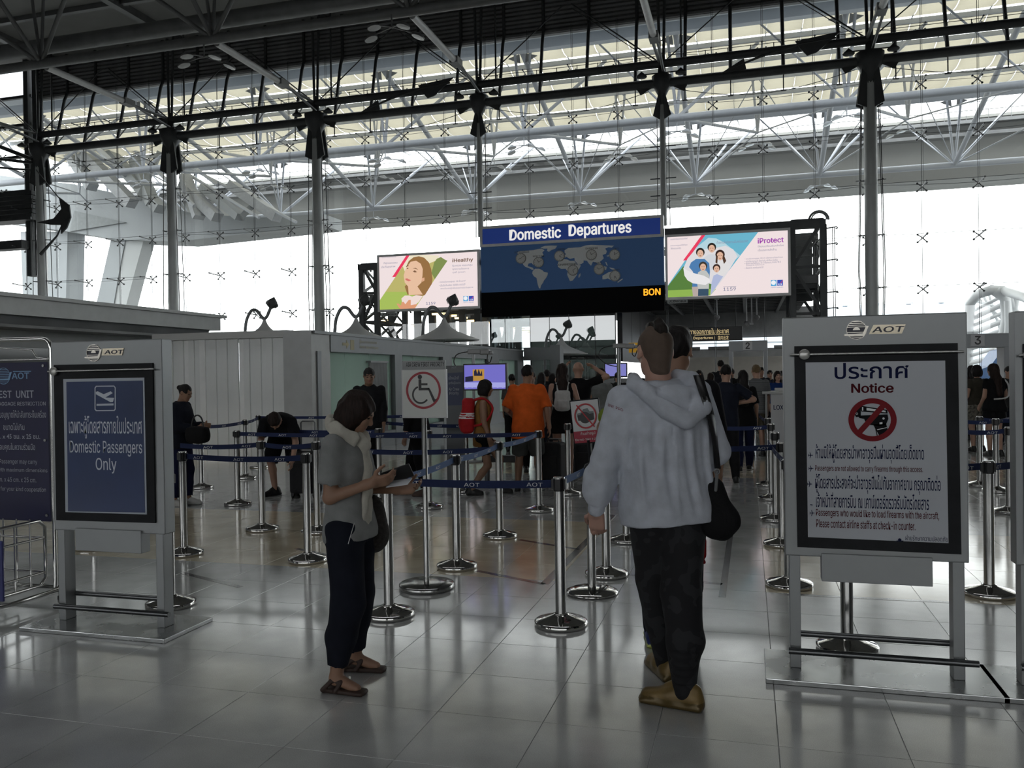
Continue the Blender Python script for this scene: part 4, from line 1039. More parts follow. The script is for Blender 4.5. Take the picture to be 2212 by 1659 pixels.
m_ = MB(); m_.box(xl-.3, 14.6, 2.42, xr, 14.85, 2.56); m_.build('top_rail', mat('pale_rail', (.50,.50,.49), .5), fp)
m_ = MB(); m_.box(xl-.02, 14.5, 0, xl+.02, 14.9, 2.42); m_.tube((xl-.4, 14.9, 1.6), (xl+.2, 14.95, 2.45), .03, n=6); m_.build('end_post', alu, fp)
m_ = MB(); m_.bbox(xl+.05, 15.4, 1.95, xl+.35, 15.5, 2.15, .02); m_.build('green_tag', mat('lime_plastic', (.35,.55,.05), .5), fp)
kw = thing('kiosk_wall', (-8.1, 22, 0), 'grey framed kiosk wall with frosted green glass bays, receding', 'kiosk')
XK = onY(690, 850, 14.7).x
kfr = mat('kiosk_frame_grey', (.19,.20,.21), .45, .3, var=.05)
m_ = MB(); m_.box(xr, 14.45, 0, XK-.02, 15.2, 2.53); m_.build('grey_pier', mat('pier_grey', (.48,.49,.49), .5, .1, var=.06), kw)
# bays found from the photograph on the plane X = XK
def kY(u): return onX(u, 815, XK).y
edges = [690, 700, 853, 869, 957, 976, 1055, 1078, 1130]
m_ = MB(); yend = kY(1131)
m_.box(XK-.35, 15.2, 2.13, XK, yend, 2.47); m_.box(XK-.35, 14.5, 2.47, XK+.03, yend, 2.53)
for u0, u1 in ((686, 694), (853, 869), (957, 976), (1055, 1078), (1118, 1131)):
    a, b = kY(u0), kY(u1); m_.box(XK-.3, min(a, b), 0, XK+.01, max(a, b), 2.13)
m_.box(XK-.3, 15.2, 0, XK, yend, .35)
m_.build('kiosk_frame', kfr, kw)
frost = trans_mat('frosted_green_glass', (.78,.92,.86), .7)
for u0, u1 in ((694, 853), (869, 957), (976, 1055), (1078, 1118)):
    a, b = kY(u0), kY(u1); n2_ = 3
    for i in range(n2_):
        y0 = a+(b-a)*i/n2_; y1 = a+(b-a)*(i+1)/n2_
        MB().box(XK-.12, y0+.012, .35, XK-.10, y1-.012, 2.13).build('glass_panel', frost, kw)
# ribbed roller shutter in first bay
m_ = MB(); a, b = kY(800), kY(838)
for k in range(26): m_.tube((XK-.02, a+(b-a)*k/26, .3), (XK-.02, a+(b-a)*k/26, 1.93), .022, n=6)
m_.box(XK-.1, a, 1.93, XK+.02, b, 1.97); m_.build('ribbed_screen', steel_mid, kw)
ya, yb = kY(745), kY(832)
def side_text(mb, s, y0, y1, z0, z1, X, bold=0):
    R = Matrix.Translation((X, 0, 0)) @ Matrix.Rotation(pi/2, 4, 'Z')
    t2 = MB(); text_mb(t2, s, y0, y1, z0, z1, 0, bold); mb.merge(t2, R); return mb
gold = mat('dull_gold_print', (.42,.36,.18), .5)
m_ = MB(); side_text(m_, 'ผู้โดยสารขาออกภายในประเทศ', kY(778), kY(815), 2.33, 2.42, XK+.004); side_text(m_, 'Domestic Departure Passengers', kY(778), kY(818), 2.22, 2.30, XK+.004)
t2 = MB(); t2.prism([(0,0,.03),(.17,0,.03),(.17,0,.09),(.30,0,0),(.17,0,-.09),(.17,0,-.03),(0,0,-.03)], (0, .004, 0))
ya_ = kY(741); m_.merge(t2, Matrix.Translation((XK+.004, ya_, 2.3)) @ Matrix.Rotation(pi/2, 4, 'Z'))
m_.box(XK, kY(758), 2.19, XK+.004, kY(766), 2.4)
m_.build('gold_print', gold, kw)
# end portal of the wall
pe0, pe1 = onY(1131, 755, yend).x, onY(1209, 755, yend).x
m_ = MB(); m_.box(pe0, yend, 2.15, pe1, yend+.5, 2.62); m_.box(pe1-.35, yend-.03, 0, pe1+.01, yend+.6, 2.7); m_.box(pe0+1.0, yend+.05, 0, pe0+1.2, yend+.4, 2.2)
m_.build('end_portal', kfr, kw)
m_ = MB(); m_.box(pe0+1.3, yend+1.5, 0, pe1-.4, yend+1.55, 2.0); m_.build('glass_panel', frost, kw)

# ------------------------------------------------------------ tent-like kiosk canopies with swan-neck hooks
tent_m = mat('grey_tent_fabric', (.60,.61,.61), .55, var=.06, vs=1.5)
hook_m = mat('grey_hook_tube', (.20,.21,.22), .4, .5)
tent = thing('tent_canopy', (0,0,0), 'x', 'canopy', local=True)
m_ = MB(); prof = []
for k in range(13):
    t = k/12; r = 1.12*(t**1.55)+.035; prof.append((r, .82*(1-t)**1.0*(1-.25*sin(pi*t))))
m_.lathe(prof[::-1], (0,0,0), 40); m_.build('tent_skin', tent_m, tent)
m_ = MB(); m_.path([(1.14*cos(2*pi*k/40), 1.14*sin(2*pi*k/40), 0) for k in range(40)], .025, closed=True, n=8); m_.build('tent_rim', alu, tent)
m_ = MB()
ctl = [(-.72,-.2,-1.9), (-.72,-.2,-.3), (-.72,-.1,.3), (-.68,-.05,.75), (-.5,-.02,1.08), (-.30,0,1.08), (-.13,0,.88), (-.02,0,.78), (.10,0,.86), (.20,0,1.05), (.28,0,1.2)]
def smooth_path(P, n_=5):
    out = []; P = [Vector(p) for p in P]
    for i in range(len(P)-1):
        p0, p1, p2, p3 = P[max(i-1, 0)], P[i], P[i+1], P[min(i+2, len(P)-1)]
        for k in range(n_):
            t = k/n_; out.append(.5*((2*p1)+(p2-p0)*t+(2*p0-5*p1+4*p2-p3)*t*t+(3*p1-p0-3*p2+p3)*t**3))
    out.append(P[-1]); return out
m_.path(smooth_path(ctl), .055, n=10); hk = m_.build('hook', hook_m, tent)
m_ = MB(); m_.path([(0,0,.80), (.03,0,.86), (0,0,.9), (-.03,0,.86)], .012, closed=True, n=6); m_.tube((0,0,.76), (0,0,.85), .012, n=6); m_.build('hanging_ring', steel_mid, tent)
m_ = MB(); m_.lathe([(0,-.02),(.05,0),(.13,.07),(.15,.14),(.12,.22),(.05,.29),(0,.34)], (0,0,0), 12)
R_ = Matrix.Translation((.26,0,1.14)) @ Matrix.Rotation(.35, 4, 'Y') @ Matrix.Scale(1.25, 4)
t2 = MB(); t2.merge(m_, R_)
for k in range(8):
    g = 2*pi*k/8; t3 = MB(); t3.prism([(.10,0,.02), (.165,-.03,.10), (.15,0,.2), (.165,.03,.10)], (.012,0,0)); t2.merge(t3, R_ @ Matrix.Rotation(g, 4, 'Z'))
t2.build('bud_finial', steel_dark, tent)
m_ = MB(); m_.tube((0,0,-1.9), (0,0,.3), .04, n=8); m_.build('tent_post', alu, tent)
tent_spots = [(960, 735, 27.7, 'grey tent canopy with swan-neck hook rising before the left billboard'), (770, 737, 27.0, 'grey tent canopy behind the kiosk wall below the lattice tower'),
              (572, 737, 29.2, 'leftmost grey tent canopy, half hidden behind the folding partition'), (1213, 765, 37.0, 'dark tent canopy with hook seen through the lobby glass')]  # farthest tent is an object added for a mirror image in the glass
for i, (u, v, Z, lab) in enumerate(tent_spots):
    p = atz(u, v, Z); o = tent if i == 0 else copy_tree(tent); o.location = p; tag(o, lab)
    if i == 3: o.scale = (1.0, 1.0, 1.0); o.rotation_euler = (0, 0, -.2)
    else:
        pass
    kr = .9 if i < 3 else .35
    kb = MB(); kb.box(p.x-kr, p.y-kr, 0, p.x+kr, p.y+kr, p.z-1.9); kb.build('kiosk_base', kfr, label='low grey kiosk block under the '+['central','second','leftmost','glass-side'][i]+' tent canopy', cat='kiosk')
# ------------------------------------------------------------ queue barrier posts with retractable belts
HP = .95
proto = None
def post_parts(root):
    m_ = MB(); m_.lathe([(0,0), (.165,0), (.170,.006), (.170,.030), (.160,.037), (.10,.055), (.055,.068), (.048,.072), (0,.072)], (0,0,0), 40, sharp=(0,)); m_.build('base', chrome, root)
    m_ = MB(); m_.lathe([(.052,.066), (.052,.074), (.038,.078)], (0,0,0), 24); m_.build('collar', chrome, root)
    m_ = MB(); m_.tube((0,0,.06), (0,0,.86), .0345, n=24); m_.build('pole', brushed, root)
    m_ = MB(); m_.tube((0,0,.86), (0,0,HP-.012), .0375, n=24)
    for g in (0, pi/2, pi, 3*pi/2): m_.box(.030, -.017, .872, .047, .017, .936, mtx=Matrix.Rotation(g, 4, 'Z'))
    m_.build('belt_cassette', black_m, root)
    m_ = MB(); m_.lathe([(.0375, HP-.012), (.0375, HP-.004), (.034, HP), (0, HP)], (0,0,0), 24); m_.build('cap', chrome, root)
def post(u, v, label, group='queue barrier posts', h=None, base=None):
    global proto
    p = gnd(u, v)
    if proto is None:
        proto = thing('barrier_post', (0,0,0), 'x', 'barrier post', group, local=True); post_parts(proto); o = proto
    else: o = copy_tree(proto)
    o.location = (p.x, p.y, 0); ORG[o.name] = Vector((p.x, p.y, 0))
    tag(o, label, 'barrier post', group)
    return o
def belt(a, b, zt=.93, hgt=.050, sag=.02, letters=None, parent=None, zb=None, mat_=None, phase=.0):
    """webbing from post a to point/post b; belongs to post a."""
    A = Vector(a.location if hasattr(a, 'location') else a); B = Vector(b.location if hasattr(b, 'location') else b)
    d = (B-A); d.z = 0; L = d.length; d.normalize(); s0, s1 = .045, L-.045; n_ = Vector((-d.y, d.x, 0))
    root = parent or a
    m_ = MB(); N = 14; ring_ = []
    for k in range(N+1):
        t = k/N; s = s0+(s1-s0)*t; z = zt-sag*4*t*(1-t) if zb is None else zt+(zb-zt)*t-sag*4*t*(1-t)
        c = A+d*s; ring_ += [(c.x-n_.x*.001, c.y-n_.y*.001, z), (c.x-n_.x*.001, c.y-n_.y*.001, z-hgt), (c.x+n_.x*.001, c.y+n_.y*.001, z-hgt), (c.x+n_.x*.001, c.y+n_.y*.001, z)]
    fs = []
    for k in range(N):
        o_ = k*4
        for i in range(4): fs.append((o_+i, o_+(i+1) % 4, o_+4+(i+1) % 4, o_+4+i))
    m_.add(ring_, fs)
    bo = m_.build('belt', mat_ or belt_m, root); ORG[bo.name] = ORG[root.name]
    # lettering on the side towards the viewer
    mid = A+d*L/2; side = -1 if n_.dot(EYE-mid) < 0 else 1
    m_ = MB(); s = .16+phase
    while s < L-.16:
        t = (s-s0)/(s1-s0); z = (zt if zb is None else zt+(zb-zt)*t)-sag*4*t*(1-t)-hgt*.80
        c = A+d*s+n_*side*.0016
        dirx = d if side*n_.cross(d).z > 0 or True else -d
        vx = d.copy()
        if vx.cross(Vector((0,0,1))).dot(n_*side) < 0: vx = -vx
        vs_, fs_ = text_polys('AOT', .02)
        ax = min(p.x for p in vs_); bx = max(p.x for p in vs_); sx = .105/(bx-ax); sz = hgt*.68/.72
        m_.add([(c.x+vx.x*((p.x-(ax+bx)/2)*sx), c.y+vx.y*((p.x-(ax+bx)/2)*sx), z+p.y*sz) for p in vs_], fs_)
        s += .42
    if m_.v:
        lo = m_.build('belt_lettering', belt_letter, bo)
        lo['kind'] = 'stuff'
    return bo
P = {}
posts = [
 ('a', 1212, 1350, 'nearest barrier post, standing left of the white hoodie man'),
 ('b', 841, 1330, 'barrier post just in front of the phone-reading woman'),
 ('c', 665, 1212, 'barrier post touching the left side of the phone-reading woman'),
 ('d', 398, 1198, 'barrier post left of the phone-reading woman, beside the Domestic Passengers stand'),
 ('e', 567, 1145, 'barrier post in the second row left of the woman, belt to the right'),
 ('f', 514, 1090, 'barrier post behind and left of the second row, before the folding partition'),
 ('g', 987, 1226, 'barrier post right of the wheelchair sign pole'),
 ('h', 1080, 1160, 'barrier post between the wheelchair sign and the orange shirt man'),
 ('i', 1165, 1104, 'barrier post in front of the orange shirt, end of the light belt row'),
 ('j', 1310, 1243, 'barrier post behind the sleeve hand of the white hoodie man'),
 ('k', 1353, 1170, 'barrier post half hidden behind the white hoodie hem'),
 ('l', 436, 1054, 'small barrier post beside the woman with the bun'),
 ('m', 532, 1033, 'far small barrier post before the folding partition'),
 ('n', 928, 1097, 'barrier post right behind the wheelchair sign pole'),
 ('o', 820, 1085, 'barrier post behind the hands of the phone-reading woman'),
 ('p', 1009, 1062, 'barrier post at the feet of the woman with the red backpack'),
 ('q', 1228, 1068, 'barrier post at the heels of the woman with the white backpack'),
 ('r', 1705, 1266, 'nearest barrier post left of the firearms notice stand'),
 ('s', 1690, 1178, 'second barrier post in the row left of the firearms notice stand'),
 ('t', 1676, 1124, 'third barrier post in the row left of the firearms notice stand'),
 ('u', 1667, 1079, 'fourth barrier post in the row left of the firearms notice stand'),
 ('v', 1660, 1049, 'fifth barrier post in the row left of the firearms notice stand'),
 ('w', 1830, 1403, 'barrier post whose base shows under the firearms notice panel'),
 ('x', 2137, 1285, 'barrier post in the gap right of the firearms notice stand'),
 ('y', 2152, 1062, 'far barrier post in the gap right of the firearms notice stand, right one'),
 ('z', 2117, 1050, 'far barrier post in the gap right of the firearms notice stand, left one'),
 ('aa', 369, 1308, 'barrier post hidden behind the right leg of the Domestic Passengers stand'),
 ('ab', 205, 1184, 'barrier post whose base shows under the Domestic Passengers panel'),
 ('ac', 686, 1150, 'barrier post behind the hips of the phone-reading woman'),
 ('ad', 560, 1010, 'farthest barrier post near the folding partition, behind the bending man'),
 ('ae', 2180, 1108, 'barrier post with base half behind the rightmost stand'),
 ('af', 1300, 1055, 'far barrier post behind the no-photo sign'),
]
for k, u, v, lab in posts: P[k] = post(u, v, lab)
backlit_belt = mat('backlit_navy_webbing', (.09,.17,.38), .7, var=.12, vs=200)  # backlight is put into the colour; same navy webbing as the other belts
belt(P['a'], P['b'], sag=.012)
belt(P['a'], P['k'], zt=.935, mat_=backlit_belt)
belt(P['b'], P['g'], mat_=backlit_belt); belt(P['g'], P['h'], mat_=backlit_belt); belt(P['h'], P['i'], mat_=backlit_belt)
belt(P['c'], P['d'], phase=.1); belt(P['e'], gnd(384, 1145)); belt(P['e'], P['ac'], phase=.15)
belt(P['f'], P['n'], phase=.05); belt(P['l'], P['m']); belt(P['m'], P['ad'], phase=.1)
belt(P['i'], gnd(700, 1098), phase=.1)
belt(P['ac'], P['h'], zt=.90, sag=.04)
belt(P['o'], gnd(560, 1070)); belt(P['ad'], gnd(900, 1010), sag=.01)
belt(P['u'], gnd(1500, 1075)); belt(P['s'], gnd(1400, 1172)); belt(P['v'], gnd(1640, 1018)); belt(P['r'], gnd(1660, 1150))
belt(P['x'], gnd(2260, 1235), zt=.93); belt(P['y'], gnd(2060, 1052)); belt(P['z'], gnd(2230, 1052)); belt(P['ae'], gnd(2060, 1105)); belt(P['y'], gnd(2225, 1010))
belt(P['x'], gnd(1990, 1250)); belt(P['p'], gnd(780, 1030))

# wheelchair sign post
b0 = gnd(922, 1270); dZ = (b0-EYE).dot(fwd)
ws = thing('priority_sign_post', (b0.x, b0.y, 0), 'wheelchair sign on a pole with round base, reading AIR CREW FIRST PRIORITY', 'sign')
m_ = MB(); m_.lathe([(0,0), (.205,0), (.21,.006), (.21,.034), (.20,.042), (.08,.052), (0,.054)], (b0.x, b0.y, 0), 44, sharp=(0,)); m_.build('base', brushed, ws)
Yw = b0.y-.03
zb = onY(918, 903, Yw).z; zt = onY(918, 798, Yw).z; xl_, xr_ = onY(869, 850, Yw).x, onY(966, 850, Yw).x; ztt = onY(918, 779, Yw).z
m_ = MB(); m_.tube((b0.x, b0.y, .05), (b0.x, b0.y, zb+.25), .021, n=20); m_.build('pole', brushed, ws)
m_ = MB(); m_.bbox(xl_, Yw-.012, zb, xr_, Yw+.012, zt, .004); m_.build('sign_frame', alu, ws)
m_ = MB(); m_.box(xl_+.012, Yw-.015, zb+.012, xr_-.012, Yw-.011, zt-.006); m_.build('sign_face', mat('ivory_sign_face', (.62,.63,.60), .4), ws)
m_ = MB(); m_.box(xl_+.01, Yw-.012, zt, xr_-.01, Yw+.01, ztt); m_.build('header_plate', mat('header_grey', (.30,.31,.31), .5), ws)
m_ = MB(); ptext(m_, 'AIR CREW FIRST PRIORITY', (877, 782, 960, 792), Yw-.013, .02)
cx_, cz_ = (xl_+xr_)/2-.003, (onY(917, 843, Yw)).z
k_ = (xr_-xl_)/97.0
def wp(x, z): return (cx_+x*k_, Yw-.0155, cz_+z*k_)
disc(m_, wp(-7, 27), 4.6*k_, .002, 20)
for pts in ([(-10,22),(-4,22),(-4,4),(-10,4)], [(-4,14),(9,14),(9,10),(-4,10)], [(-10,5),(13,5),(13,0),(-10,0)], [(9,5),(14,3),(25,-19),(20,-21)], [(20,-21),(30,-16),(32,-19),(22,-25)]):
    m_.prism([wp(*p) for p in pts], (0,-.002,0))
n_ = 30
for i in range(n_):
    g0 = radians(110+ (215)*i/n_); g1 = radians(110+215*(i+1)/n_); c = (-6, -9)
    m_.prism([wp(c[0]+r*cos(g), c[1]+r*sin(g)) for r, g in ((15,g0),(18.5,g0),(18.5,g1),(15,g1))], (0,-.002,0))
m_.build('black_pictogram', black_m, ws)
m_ = MB(); ring(m_, wp(0,0), 33*k_, 37.5*k_); m_.build('red_ring', mat('dull_red_print', (.36,.03,.045), .5), ws)

# no-photo sign on its stand
b1 = gnd(1279, 1281)
ps = thing('no_photo_sign_post', (b1.x, b1.y, 0), 'tilted Do not take a photo sign with crossed-out camera on a post', 'sign')
m_ = MB(); m_.lathe([(0,0), (.185,0), (.192,.008), (.188,.02), (.15,.035), (.09,.045), (.04,.05), (0,.05)], (b1.x, b1.y, 0), 44); m_.build('base', chrome, ps)
m_ = MB(); m_.tube((b1.x, b1.y, .045), (b1.x, b1.y, .86), .032, n=20); m_.build('pole', brushed, ps)
m_ = MB(); m_.path([(b1.x-.045, b1.y, .80), (b1.x-.045, b1.y, .90), (b1.x-.03, b1.y, .935), (b1.x, b1.y, .95), (b1.x+.03, b1.y, .935), (b1.x+.045, b1.y, .90), (b1.x+.045, b1.y, .80)], .012, n=8)
m_.tube((b1.x, b1.y, .76), (b1.x, b1.y, .90), .036, n=16); m_.build('black_holder', black_m, ps)
Yp = b1.y+.02
TL, TR, BR, BL = onY(1232, 868, Yp), onY(1291, 862, Yp), onY(1303, 950, Yp), onY(1242, 958, Yp)
uu = (TR-TL); vv = (BL-TL)
def sp_(a, b): return TL+uu*a+vv*b
m_ = MB(); m_.prism([sp_(-.03,-.03), sp_(1.03,-.03), sp_(1.03,1.03), sp_(-.03,1.03)], (0,.02,0)); m_.tube((b1.x, b1.y+.03, .9), sp_(.5,.95), .012, n=8); m_.build('sign_frame', black_frame, ps)
m_ = MB(); m_.prism([sp_(0,0), sp_(1,0), sp_(1,.78), sp_(0,.78)], (0,-.002,0)); m_.build('white_face', mat('sign_white', (.68,.69,.70), .4), ps)
m_ = MB(); m_.prism([sp_(0,.72), sp_(1,.72), sp_(1,1), sp_(0,1)], (0,-.003,0)); m_.build('red_band', mat('crimson_print', (.42,.02,.05), .45), ps)
ang = atan2(uu.z, uu.x)
def sp_text(mb, s, a0, a1, b0_, b1_, bold=0):
    vs_, fs_ = text_polys(s, bold); ax = min(p.x for p in vs_); bx = max(p.x for p in vs_); ay = min(p.y for p in vs_); by = max(p.y for p in vs_)
    return mb.add([sp_(a0+(a1-a0)*(p.x-ax)/(bx-ax), b1_+(b0_-b1_)*(p.y-ay)/(by-ay))+Vector((0,-.0045,0)) for p in vs_], fs_)
m_ = MB(); sp_text(m_, 'ห้ามถ่ายรูป', .25, .78, .74, .84, .01); sp_text(m_, 'Do not-take a photo', .04, .98, .89, .96, .01); m_.build('white_lettering', white_p, ps)
m_ = MB()
def spd(a, b): return sp_(.5+a, .37+b)
m_.prism([spd(-.30,-.07), spd(-.12,-.10), spd(-.06,-.17), spd(.10,-.18), spd(.16,-.10), spd(.30,-.10), spd(.30,.10), spd(.10,.13), spd(-.28,.10)], (0,-.004,0)); m_.build('camera_picture', mat('camera_silver', (.20,.22,.23), .4), ps)
m_ = MB()
c_ = spd(-.02,.04); disc(m_, (c_.x, c_.y-.0045, c_.z), .042, .003, 24); m_.prism([spd(-.30,-.03), spd(-.14,-.04), spd(-.14,.10), spd(-.28,.10)], (0,-.0055,0)); m_.prism([spd(.14,-.04), spd(.30,-.05), spd(.30,.10), spd(.16,.11)], (0,-.0055,0)); m_.build('camera_lens', black_m, ps)
m_ = MB(); c_ = spd(0,0); ring(m_, (c_.x, c_.y-.009, c_.z), .073, .083, .002, 44, k=1.12)
d1 = Vector((.052, 0, -.062)); n1 = Vector((.062, 0, .052)).normalized()*.0045; c2 = Vector((c_.x, c_.y-.009, c_.z)); k2 = 1.28
m_.prism([c2-d1*k2-n1, c2+d1*k2-n1, c2+d1*k2+n1, c2-d1*k2+n1], (0,-.002,0)); m_.build('red_prohibition', mat('bright_red_print', (.50,.02,.03), .45), ps)

# ------------------------------------------------------------ floor-standing poster stands
stand_m = mat('stand_steel', (.27,.28,.285), .38, .45, var=.10, vs=3, rvar=.06)
def stand(x0, Y, label, w_=.886, zt=1.875, kind=0, fr=None):
    s = thing('poster_stand', (x0+w_/2, Y, 0), label, 'sign stand')
    x1 = x0+w_; Yf = Y-.05
    m_ = MB(); m_.bbox(x0-.11, Y-.24, 0, x1+.13, Y+.24, .028, .004); m_.build('base_plate', mat('worn_steel_plate', (.33,.34,.34), .25, .9, var=.12, vs=5, rvar=.1), s)
    for x in (x0+.02, x1-.075):
        m_ = MB(); m_.bbox(x, Y-.045, .028, x+.055, Y+.045, .66, .004); m_.build('post', stand_m, s)
    m_ = MB(); m_.bbox(x0, Yf, .625, x1, Y+.05, zt, .006); m_.build('panel_box', stand_m, s)
    m_ = MB(); m_.tube((x0+.01, Y-.07, .125), (x1+.035, Y-.07, .125), .017, n=12); m_.build('foot_rail', mat('dark_rail', (.14,.145,.15), .3, .8), s)
    m_ = MB(); m_.tube((x0+.05, Y+.05, .185), (x1-.04, Y+.05, .185), .017, n=12); m_.build('foot_rail', MATS['dark_rail'], s)
    m_ = MB(); m_.bbox(x0+.18, Yf-.015, .50, x1-.17, Y+.02, .645, .003); m_.build('ballast_box', stand_m, s)
    return s
def stand_face(s, Y, fr, post_, rod, knob, logo, post_mat):
    """fr, post_: pixel quads of black frame and poster on the face plane."""
    Yf = Y-.05
    m_ = MB(); ppoly(m_, fr, Yf, .012); m_.build('poster_frame', black_frame, s)
    m_ = MB(); ppoly(m_, post_, Yf-.012, .003); m_.build('poster', post_mat, s)
    m_ = MB(); a = onY(*rod[0], Yf); b = onY(*rod[1], Yf); m_.tube((a.x, Yf-.03, a.z), (b.x, Yf-.03, b.z), .006, n=10)
    for t in (.02, .98): p = a.lerp(b, t); m_.tube((p.x, Yf-.03, p.z), (p.x, Yf, p.z), .005, n=8)
    m_.build('clamp_rod', brushed, s)
    m_ = MB(); k_ = onY(*knob, Yf); m_.lathe([(0,0),(.026,0),(.028,.004),(.028,.014),(.022,.02),(0,.022)], (0,0,0), 24)
    t2 = MB(); t2.merge(m_, Matrix.Translation((k_.x, Yf-.02, k_.z)) @ Matrix.Rotation(pi/2, 4, 'X')); t2.build('clamp_knob', mat('satin_knob', (.60,.59,.56), .35, .7), s)
    # emblem: striped disc with swoosh and slanted letter plate
    (cu, cv, r), (q0, q1, q2, q3) = logo
    c = onY(cu, cv, Yf); R = (onY(cu+r, cv, Yf)-c).length
    em = mat('polished_emblem', (.80,.76,.68), .25, .6)
    m_ = MB(); disc(m_, (c.x, Yf, c.z), R*.96, .001, 36); m_.build('emblem_disc', mat('dark_letter', (.03,.03,.04), .3, .5), s)
    m_ = MB(); ring(m_, (c.x, Yf-.0, c.z), R*.95, R, .006, 36)
    for i in range(10):
        z = -R*.85+i*R*.19; hw = sqrt(max(0, R*R-z*z))*.97
        if abs(i-4.5) < 1: continue
        m_.box(c.x-hw, Yf-.005, c.z+z, c.x+hw, Yf, c.z+z+R*.075)
    m_.prism([(c.x+R*.35*cos(g), Yf, c.z-.0+R*.30*sin(g)) for g in [pi*k/10 for k in range(11)]], (0,-.005,0))
    m_.prism([(c.x-R*1.25, Yf, c.z-R*.42), (c.x+R*.62, Yf, c.z-R*.36), (c.x+R*.95, Yf, c.z+R*.42), (c.x+R*1.2, Yf, c.z+R*.42), (c.x+R*.8, Yf, c.z-R*.60), (c.x-R*1.2, Yf, c.z-R*.60)], (0,-.007,0))
    m_.build('emblem', em, s)
    m_ = MB(); ppoly(m_, (q0, q1, q2, q3), Yf, .005); m_.build('letter_plate', mat('pale_gold_plate', (.78,.70,.55), .18, .9), s)
    m_ = MB(); w0 = q3[0]+(q2[0]-q3[0])*.10; w1 = q1[0]-(q1[0]-q0[0])*.08
    ptext(m_, 'AOT', (w0, q0[1]+3, w1, q2[1]-3), Yf-.006, .03, shear=.25); m_.build('emblem_lettering', mat('dark_letter', (.03,.03,.04), .3, .5), s)
# firearms notice
YR = 4.69
x0r = onY(1693, 900, YR-.05).x; x1r = onY(2091, 900, YR-.05).x
st1 = stand(x0r, YR, 'steel floor stand with the white Notice poster banning firearms', w_=x1r-x0r, zt=onY(1890, 680, YR-.05).z)
def R5(x, y): return (1690+x*420/1201, 660+y*580/1659)
white_poster = mat('white_poster', (.47,.49,.53), .35, coat=.25)
stand_face(st1, YR, [R5(73,252), R5(1080,232), R5(1103,1535), R5(93,1490)], [R5(143,352), R5(1005,340), R5(1026,1468), R5(158,1430)], (R5(48,305), R5(1112,284)), R5(134,303),
           ((*R5(457,152), 22), (R5(562,120), R5(762,115), R5(738,173), R5(533,177))), white_poster)
Yf = YR-.066
navy = mat('navy_print', (.008,.012,.050), .7, spec=.1); maroon = mat('maroon_print', (.075,.008,.012), .7, spec=.1); redp = mat('dark_red_print', (.20,.010,.016), .6, spec=.2)
m_ = MB()
def rt(mb, s, x0, y0, x1, y1, bold=0.0, Yq=None): a = R5(x0, y0); b = R5(x1, y1); return ptext(mb, s, (a[0], a[1], b[0], b[1]), Yq or Yf, bold)
rt(m_, 'ประกาศ', 322, 352, 780, 452, .02)
rt(m_, 'ห้ามมิให้ผู้โดยสารนำพาอาวุธปืนผ่านจุดนี้โดยเด็ดขาด', 205, 858, 875, 975, .012)
rt(m_, 'ผู้โดยสารประสงค์จะนำอาวุธปืนไปกับอากาศยาน กรุณาติดต่อ', 203, 1045, 978, 1165, .012)
rt(m_, 'เจ้าหน้าที่สายการบิน ณ เคาน์เตอร์ตรวจรับบัตรโดยสาร', 208, 1160, 905, 1255, .012)
rt(m_, 'ฝ่ายรักษาความปลอดภัย', 760, 1420, 1022, 1455, .0)
def plane_icon(x, y, s=15):
    m_.mark()
    for pts in ([(-1,-.10),(.8,-.10),(1,0),(.8,.10),(-1,.10)], [(.25,0),(-.25,-.9),(-.45,-.9),(-.15,0),(-.45,.9),(-.25,.9)], [(-.75,0),(-.95,-.4),(-1.1,-.4),(-1.0,0),(-1.1,.4),(-.95,.4)]):
        ppoly(m_, [R5(x+p[0]*s, y+p[1]*s*1.4) for p in pts], Yf, .001)
for x, y in ((175, 925), (178, 1007), (170, 1103), (185, 1282)): plane_icon(x, y)
ppoly(m_, [R5(172,1228), R5(187,1230), R5(187,1235), R5(172,1233)], Yf, .001)
c = onY(*R5(725, 1448), Yf); disc(m_, (c.x, Yf, c.z), .008, .001, 16); ppoly(m_, [R5(705,1452), R5(748,1452), R5(748,1457), R5(705,1457)], Yf, .001)
m_.build('navy_lettering', navy, st1)
m_ = MB(); rt(m_, 'Notice', 425, 480, 688, 540, .04)
rt(m_, 'Passengers are not allowed to carry firearms through this access.', 203, 990, 868, 1035, .015)
rt(m_, 'Passengers who would like to load firearms with the aircraft,', 208, 1265, 968, 1322, .015)
rt(m_, 'Please contact airline staffs at check-in counter.', 210, 1328, 822, 1380, .015)
m_.build('maroon_lettering', maroon, st1)
m_ = MB()                                    # pistol pictogram
K = lambda pts, th=.0012: ppoly(m_, [R5(*p) for p in pts], Yf, th)
K([(440,620),(470,612),(485,625),(485,685),(455,690),(440,660)]); K([(480,618),(648,645),(650,668),(488,655)], .001)
K([(470,680),(650,672),(655,700),(640,735),(610,745),(520,735),(505,700),(475,695)]); K([(560,735),(640,728),(660,800),(600,806)])
K([(572,750),(577,750),(588,805),(583,805)])
m_.build('black_pictogram', mat('black_print', (.010,.010,.012), .7, spec=.1), st1)
m_ = MB(); Kw = lambda pts: ppoly(m_, [R5(*p) for p in pts], Yf-.0013, .0006)
for x, y in ((458, 634), (460, 668)):
    c = onY(*R5(x, y), Yf-.0013); ring(m_, (c.x, Yf-.0013, c.z), .0035, .0055, .0006, 18)
Kw([(492,627),(500,628),(500,650),(492,649)]); Kw([(520,632),(638,650),(638,660),(520,648)]); Kw([(600,722),(618,720),(618,732),(600,734)]); Kw([(585,765),(645,752),(645,756),(585,770)])
c = onY(*R5(625, 698), Yf-.0013); disc(m_, (c.x, Yf-.0013, c.z), .0055, .0006, 18)
m_.build('white_detail', white_p, st1)
